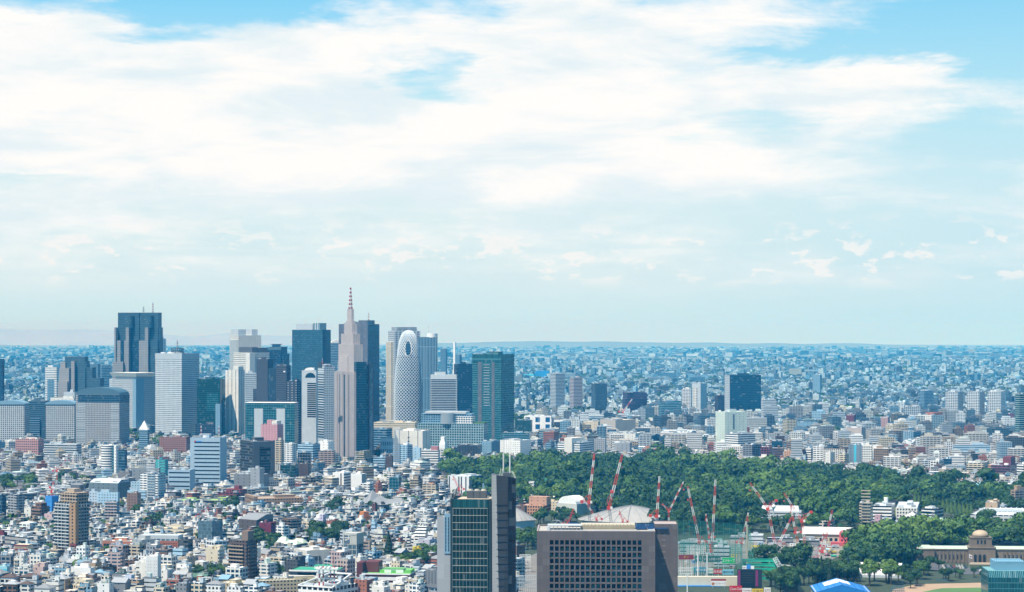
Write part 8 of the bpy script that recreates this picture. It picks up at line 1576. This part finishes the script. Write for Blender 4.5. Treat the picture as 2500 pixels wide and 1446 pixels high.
# ------------------------------------------------------------------ trees as objects
def make_tree_protos():
    g = np.random.default_rng(3); out = {}
    def proto(key, R, H, zc, lobes, leaf, n, m, shape='round', tr=.45):
        q = crown_quads(g, n, R, H, zc, lobes, leaf, shape); cr = mesh_np('crown', q, 4, None, None, [LEAF[m]])
        t = MB(); th = zc-H*.25; t.cyl(0, 0, tr, 0, th*.6, 8, r1=tr*.75); t.cyl(0, 0, tr*.75, th*.6, th+H*.35, 8, r1=tr*.25)
        if shape == 'round':
            for k in range(5): a = k*1.256; t.bar((0, 0, th*.65), (R*.5*math.cos(a), R*.5*math.sin(a), zc+H*.1), tr*.6, w2=tr*.2)
        out[key] = (t.mesh('trunk', mat((.07, .05, .035))), cr)
    for i in range(5): proto('dark%d' % i, 5.2, 9.5, 8.6, 6, .95, 900, 'dark'); proto('mid%d' % i, 4.8, 8.6, 8.0, 6, .95, 850, 'mid')
    for i in range(3): proto('light%d' % i, 4.4, 9.5, 8.0, 5, .9, 800, 'light'); proto('pine%d' % i, 4.6, 18, 11, 1, 1.0, 1000, 'pine', 'cone'); proto('dawn%d' % i, 2.7, 15, 9.0, 1, .8, 600, 'light', 'cone', .3)
    proto('cedar0', 6.8, 30, 17, 1, 1.2, 2600, 'pine', 'cone', .8)
    return out
TP = make_tree_protos()
def tree(kind, x, y, label, group, s=1.0, sz=None, rz=0.0, name=None):
    tr, cr = TP[kind]; t = thing(name or ('conifer' if kind[:4] in ('pine', 'ceda', 'dawn') else 'tree'), label, 'tree', (x, y, gz(x, y)), rz, group); t.scale = (s, s, sz or s)
    link('trunk', tr, t); link('crown', cr, t)
gT = random.Random(21)
def clump(c, x0, x1, y0, y1, n, label, group, kinds, s=1.0, h=8.0):
    """trees whose crowns fill a photo rectangle: crown tops near y0, feet near y1"""
    k = 0; tries = 0; pts = []
    while k < n and tries < n*40:
        tries += 1
        px_ = cx(c, gT.uniform(x0, x1)); py_ = cyy(c, gT.uniform(y0+(y1-y0)*.35, y1)); p = gp(px_, py_)
        if any((p[0]-a)**2+(p[1]-b_)**2 < (4.6*s)**2 for a, b_ in pts): continue
        if any((p[0]-fx)**2+(p[1]-fy)**2 < (fr*.8)**2 for fx, fy, fr in FOOT): continue
        pts.append(p[:2]); kd = gT.choice(kinds); nn = {'dark': 5, 'mid': 5}.get(kd, 3); tree(kd+str(gT.randrange(nn)), p[0], p[1], label, group, s*gT.uniform(.75, 1.25), None, gT.uniform(0, 6.28)); k += 1
    for a, b_ in pts: FOOT.append((a, b_, 2.0))
p = gp(cx(6, 1212), cyy(6, 1232)); tree('cedar0', p[0], p[1], 'tall pointed dark cedar standing over the houses left of the concrete slab tower', None, 1.0, None, 0, 'cedar'); FOOT.append((p[0], p[1], 8))
clump(6, 525, 825, 930, 1075, 16, 'dark broadleaf tree in the large grove right of the pale green temple roofs', 'grove by the temple', ['dark', 'dark', 'dark'], 1.25)
clump(6, 95, 250, 985, 1120, 9, 'green broadleaf tree left of the pale green temple roofs', 'trees left of the temple', ['mid', 'dark'], 1.15)
clump(6, 680, 800, 725, 830, 6, 'dark tree in the clump behind the lilac stepped apartments', 'clump behind the lilac apartments', ['dark', 'mid'], 1.2)
clump(6, 1150, 1510, 1140, 1275, 26, 'mixed green tree in the garden at the foot of the tall cedar', 'garden trees by the cedar', ['mid', 'dark', 'light', 'mid'], .95)
clump(6, 1500, 1620, 1090, 1200, 8, 'green tree between the yellow house and the concrete slab tower', 'trees by the yellow house', ['mid', 'dark'], .9)
clump(6, 310, 590, 745, 850, 10, 'green tree behind the brown skylight block', 'trees behind the skylight block', ['mid', 'dark'], .9)
clump(6, 85, 295, 1290, 1350, 7, 'green tree along the back of the longest beige apartment slab', 'trees by the beige slabs', ['dark', 'mid'], .9)
clump(5, 1570, 1920, 1275, 1370, 9, 'green tree in the yard left of the tan-striped brown apartment tower', 'trees by the striped tower', ['dark', 'mid'], .9)
clump(5, 1830, 1940, 1110, 1180, 4, 'green tree above and left of the tan-striped brown apartment tower', 'trees above the striped tower', ['dark', 'mid'], .9)
clump(5, 0, 290, 470, 660, 20, 'green park tree at the left photo edge beside the long low museum', 'park trees by the museum', ['mid', 'dark', 'light'], 1.3)
clump(5, 505, 745, 495, 560, 8, 'green tree right of the long low museum', 'trees right of the museum', ['mid', 'dark'], 1.2)
clump(5, 1820, 2010, 700, 785, 8, 'green tree below the dark red apartment terrace', 'trees below the red terrace', ['dark', 'mid'], 1.0)
clump(5, 1100, 1180, 750, 810, 4, 'green tree at the foot of the slim brown apartment tower', 'trees by the slim brown tower', ['mid'], .9)
clump(6, 1340, 1400, 560, 620, 4, 'green tree left of the tan stepped apartments', 'trees by the tan apartments', ['dark'], .9); clump(6, 785, 880, 1225, 1290, 4, 'bright green tree at the right end of the low green-roofed office', 'trees by the low office', ['light', 'mid'], .8)
clump(7, 842, 1025, 790, 1000, 20, 'dark green tree in the strip between the louvred tower and the stone block', 'trees between the near towers', ['dark', 'mid'], 1.05); clump(7, 985, 1400, 690, 775, 16, 'green tree on the rise behind the left end of the stone block roof', 'trees behind the stone block', ['mid', 'dark'], 1.1)
clump(8, 1385, 1450, 900, 1030, 2, 'pale green tree left of centre in front of the white barrel-vaulted sports hall', 'pale trees by the sports hall', ['light'], 1.45); clump(8, 1490, 1640, 880, 1030, 5, 'pale green rounded tree in front of the white barrel-vaulted sports hall', 'rounded pale trees by the sports hall', ['light'], 1.35)
clump(8, 2150, 2290, 560, 640, 5, 'big dark tree before the left half of the long white laboratory', 'trees before the laboratory', ['dark'], 1.3); clump(8, 1745, 1900, 860, 950, 7, 'dark tree left of the car park before the domed gallery', 'trees by the car park', ['dark'], .9); clump(8, 1900, 2000, 930, 990, 4, 'dark low tree below the car park', 'trees below the car park', ['dark'], .7)
for r_ in range(3):                                   # clipped rows of dawn redwoods
    for i in range(15):
        f = i/14; p = gp(cx(8, 1722+400*f+r_*5), cyy(8, 452+88*f+r_*9)); tree('dawn%d' % gT.randrange(3), p[0], p[1], 'slender light green redwood in the straight rows beside the lawn', 'rows of light green redwoods', .95, gT.uniform(.85, 1.05), gT.uniform(0, 6)); FOOT.append((p[0], p[1], 3))
clump(8, 1640, 1765, 930, 1040, 6, 'dark tree between the white sports hall and the baseball field', 'trees by the baseball field', ['dark', 'mid'], 1.1); clump(8, 1990, 2235, 925, 975, 6, 'low round tree in the strip between the gallery avenue and the field', 'trees along the avenue', ['mid', 'dark'], .6)
def woods_trees(limit):
    P = np.array(WOODS); x0, y0 = P.min(0); x1, y1 = P.max(0); pts = []; pitch = 8.6
    y = y0
    while y < y1:
        x = x0
        while x < x1:
            px_, py_ = x+gT.uniform(-.4, .4)*pitch, y+gT.uniform(-.4, .4)*pitch
            if bool(in_poly(np.array([px_]), np.array([py_]), WOODS)[0]) and abs(px_) < .245*py_ and not any((px_-a)**2+(py_-b_)**2 < (fr*.9+2)**2 for a, b_, fr in FOOT): pts.append((px_, py_))
            x += pitch
        y += pitch
    pts.sort(key=lambda p: p[1]); near, rest = pts[:limit], pts[limit:]
    for a, b_ in near:
        kd = gT.choice(['dark', 'dark', 'mid', 'pine']); px_ = to_px(a, b_, 0)[0]
        if px_ < 2010: lab, gr = 'dark tree in the wood between the green net cage and the construction yard', 'wood by the ballpark'
        elif px_ < 2235: lab, gr = 'dark tree in the thick wood left of the domed stone gallery', 'wood left of the gallery'
        else: lab, gr = 'dark tree in the wood behind the domed stone gallery', 'wood behind the gallery'
        tree(kd+str(gT.randrange({'dark': 5, 'mid': 5}.get(kd, 3))), a, b_, lab, gr, gT.uniform(.85, 1.45) if kd != 'pine' else gT.uniform(.7, 1.0), None, gT.uniform(0, 6.28))
    return rest
WOOD_REST = woods_trees(max(60, 300-sum(1 for o in bpy.data.objects if o.get('category') == 'tree')))
# ------------------------------------------------------------------ small houses as objects, nearest 300
WCOL = [('white', 'white'), ('white', 'white'), ('off-white', 'offwhite'), ('off-white', 'offwhite'), ('cream', 'cream'), ('beige', 'beige'), ('pale grey', 'silver'), ('pale grey', 'silver'), ('grey', 'grey'), ('pale blue', 'skyblue'), ('brown', 'brown'), ('tan', 'tan'), ('brick red', 'brick'), ('dark grey', 'ash'), ('white', 'white'), ('off-white', 'offwhite'), ('pinkish', (.5, .38, .36)), ('blue-grey', 'bluegrey'), ('black', 'charcoal')]
RCOL = [('white', 'white'), ('white', 'offwhite'), ('silver', 'silver'), ('silver', 'silver'), ('grey', 'grey'), ('grey', 'grey'), ('dark grey', 'ash'), ('blue', 'bluegrey'), ('beige', 'beige'), ('white', 'white'), ('mint green', 'mint'), ('dark green', (.06, .13, .09)), ('cream', 'cream')]
NUM = {2: 'two', 3: 'three', 4: 'four', 5: 'five', 6: 'six', 7: 'seven'}
def relation(x, y, skip=()):
    pxx, pyy = to_px(x, y, 4); best = []
    for rx, ry, rh, ref, rad in REFS:
        if not ref or ref in skip: continue
        qx, qy = to_px(rx, ry, 0); dx, dy = pxx-qx, pyy-qy; dd = math.hypot(dx, dy*1.4)
        best.append((dd, ref, dx, dy, rad/ry*F))
    best.sort(); dd, ref, dx, dy, rw = best[0]
    if abs(dx) < rw*1.2: rel = 'below' if dy > 0 else 'just behind'
    else: rel = ('right of' if dx > 0 else 'left of') if abs(dy) < abs(dx)*.8 else (('below and right of' if dx > 0 else 'below and left of') if dy > 0 else ('behind and right of' if dx > 0 else 'behind and left of'))
    return rel+' '+ref, ref, dd
LABELS = set()
def roof_mesh(kind, W_, D_, z):
    q = MB(); o = .5
    if kind == 'gable':
        h = D_*.28; q.face([(-W_/2-o, -D_/2-o, z), (W_/2+o, -D_/2-o, z), (W_/2+o, 0, z+h), (-W_/2-o, 0, z+h)]).face([(W_/2+o, D_/2+o, z), (-W_/2-o, D_/2+o, z), (-W_/2-o, 0, z+h), (W_/2+o, 0, z+h)]).face([(-W_/2, D_/2, z), (-W_/2, -D_/2, z), (-W_/2, 0, z+h-.1)]).face([(W_/2, -D_/2, z), (W_/2, D_/2, z), (W_/2, 0, z+h-.1)])
    elif kind == 'hip':
        h = D_*.26; r = max(.3, W_/2-D_/2); q.face([(-W_/2-o, -D_/2-o, z), (W_/2+o, -D_/2-o, z), (r, 0, z+h), (-r, 0, z+h)]).face([(W_/2+o, D_/2+o, z), (-W_/2-o, D_/2+o, z), (-r, 0, z+h), (r, 0, z+h)]).face([(-W_/2-o, D_/2+o, z), (-W_/2-o, -D_/2-o, z), (-r, 0, z+h)]).face([(W_/2+o, -D_/2-o, z), (W_/2+o, D_/2+o, z), (r, 0, z+h)])
    return q
def house(x, y, W_, D_, n, rz):
    g = gT; wn, wc = g.choice(WCOL); rn, rc = g.choice(RCOL); ph = 3.05; H = n*ph+.8; kind = g.choices(['flat', 'set', 'gable', 'hip', 'step'], [5, 2.2, 1.2, 1.2, 1.6])[0]
    if n > 4 and kind in ('gable', 'hip'): kind = 'flat'
    if kind in ('gable', 'hip') and rc in ('white', 'offwhite', 'silver', 'cream', 'mint'): rn, rc = g.choice([('dark grey', 'ash'), ('brown', 'brown'), ('grey', 'grey'), ('blue', 'bluegrey'), ('dark brown', 'umber'), ('dark grey', 'ash'), ('black', 'charcoal')])
    sty = g.choice(['apt', 'small', 'grid', 'thin', 'few', 'large'])
    feat = {'gable': 'a %s gable roof', 'hip': 'a %s hipped roof', 'flat': 'a flat %s roof', 'set': 'a set-back top under a %s roof', 'step': 'a stepped %s roof'}[kind] % rn
    has_bal = n >= 3 and kind in ('flat', 'set', 'step') and g.random() < .45
    rel, ref, _ = relation(x, y); base = '%s %s-storey house with %s' % (wn, NUM[n], feat)
    cand = ['%s %s' % (base, rel), ('%s and balconies %s' if has_bal else '%s and plain sides %s') % (base, rel)]
    r2, ref2, _ = relation(x, y, (ref,)); cand += ['%s, %s' % (base, r2)]; r3, _, _ = relation(x, y, (ref, ref2)); cand += ['%s, %s' % (base, r3)]
    lab = next((c for c in cand if c not in LABELS and len(c.split()) <= 16), None)
    if lab is None: return False
    LABELS.add(lab); z0 = gz(x, y)-.2; t = thing('house', lab, 'house', (x, y, z0), rz, 'small houses of the near quarter'); b = Bld(); b.root, b.W, b.D, b.H, b.rng = t, W_, D_, H, g
    wm = fac(sty, wc, g.choice('bkn')); rm = mat(rc, .85)
    if kind in ('gable', 'hip'):
        MB().box(-W_/2, W_/2, -D_/2, D_/2, 0, H-.8, top=False).build('wall', wm, t); roof_mesh(kind, W_, D_, H-.8).build('roof', rm, t)
        if g.random() < .5: o = link('air_conditioner', U_AC, t, (W_*.3, -D_/2-.7, 0)); o.scale = (1.2, .9, 1.2)
    else:
        h1 = H if kind == 'flat' else H-ph
        MB().box(-W_/2, W_/2, -D_/2, D_/2, 0, h1, top=False).build('wall', wm, t); MB().box(-W_/2+.02, W_/2-.02, -D_/2+.02, D_/2-.02, h1-.9, h1-.5).build('roof', rm, t)
        if kind != 'flat':
            fx = g.uniform(.45, .7) if kind == 'set' else .55; sx = g.choice((-1, 1))*(.5-fx/2)
            MB().box((sx-fx/2)*W_+.1, (sx+fx/2)*W_-.1, -D_*.2, D_*.5-.1, h1-.6, H, top=False).build('upper_storey', wm, t); MB().box((sx-fx/2)*W_+.12, (sx+fx/2)*W_-.12, -D_*.2+.02, D_*.5-.12, H-.5, H-.3).build('upper_roof', rm, t)
            kit(b, g.choice((1, 2)), wc, rc, h1-.5, -.5, .5, -.5, -.22)
        else: kit(b, g.choice((2, 3, 3, 4)), wc if g.random() < .7 else 'silver', rc, h1-.5)
        if has_bal: balconies(b, g.choice('AB'), n-1, ph, ph, mat(g.choice([wc, 'white', 'silver', 'beige'])), -.46, g.choice((.0, .3, .46)), 1.2, 1.0)
    FOOT.append((x, y, .5*math.hypot(W_, D_)*.86)); return True
def near_houses(limit):
    made = 0; y = 1772.0
    while made < limit and y < 2500:
        x = -.245*y; row = []
        while x < .018*y:
            W_ = gT.uniform(8, 15); row.append((x+W_/2, y+gT.uniform(-3, 3), W_)); x += W_+gT.uniform(1.2, 4.5)
            if gT.random() < .06: x += 7
        for hx, hy, W_ in row:
            D_ = gT.uniform(8, 13); r = .5*math.hypot(W_, D_)*.80
            if made >= limit: break
            if bool(blocked(np.array([hx]), np.array([hy]))[0]) or any((hx-a)**2+(hy-b_)**2 < (r+fr)**2 for a, b_, fr in FOOT): continue
            n = gT.choices([2, 3, 4, 5, 6, 7], [3, 4.2, 3, 1.6, .9, .4])[0]
            if hy < 1850: n = min(n, 4)
            if house(hx, hy, W_, D_, n, R_(-28+14*math.sin(hx/130.+hy/170.)+gT.uniform(-3, 3))): made += 1
        y += 12.5
    return y
Y_HOUSES = near_houses(300)
far_city()
far_woods()
# ------------------------------------------------------------------ haze
def make_haze():
    b = MB().box(-72000, 72000, -72000, 72000, -300, 318, bottom=True)
    m = bpy.data.materials.new('haze'); m.use_nodes = True; t = m.node_tree; t.nodes.clear()
    v = N(t, 'ShaderNodeVolumePrincipled'); v.inputs['Color'].default_value = HAZE_COL; v.inputs['Density'].default_value = HAZE_D
    v.inputs['Absorption Color'].default_value = (1, 1, 1, 1); v.inputs['Anisotropy'].default_value = -0.3
    o = N(t, 'ShaderNodeOutputMaterial'); t.links.new(v.outputs[0], o.inputs['Volume'])
    o = b.build('haze', m); tag(o, 'thin blue summer haze over the whole city', kind='stuff')
HAZE_COL = (.035, .45, 1.0, 1); HAZE_D = 5.2e-5
make_haze()
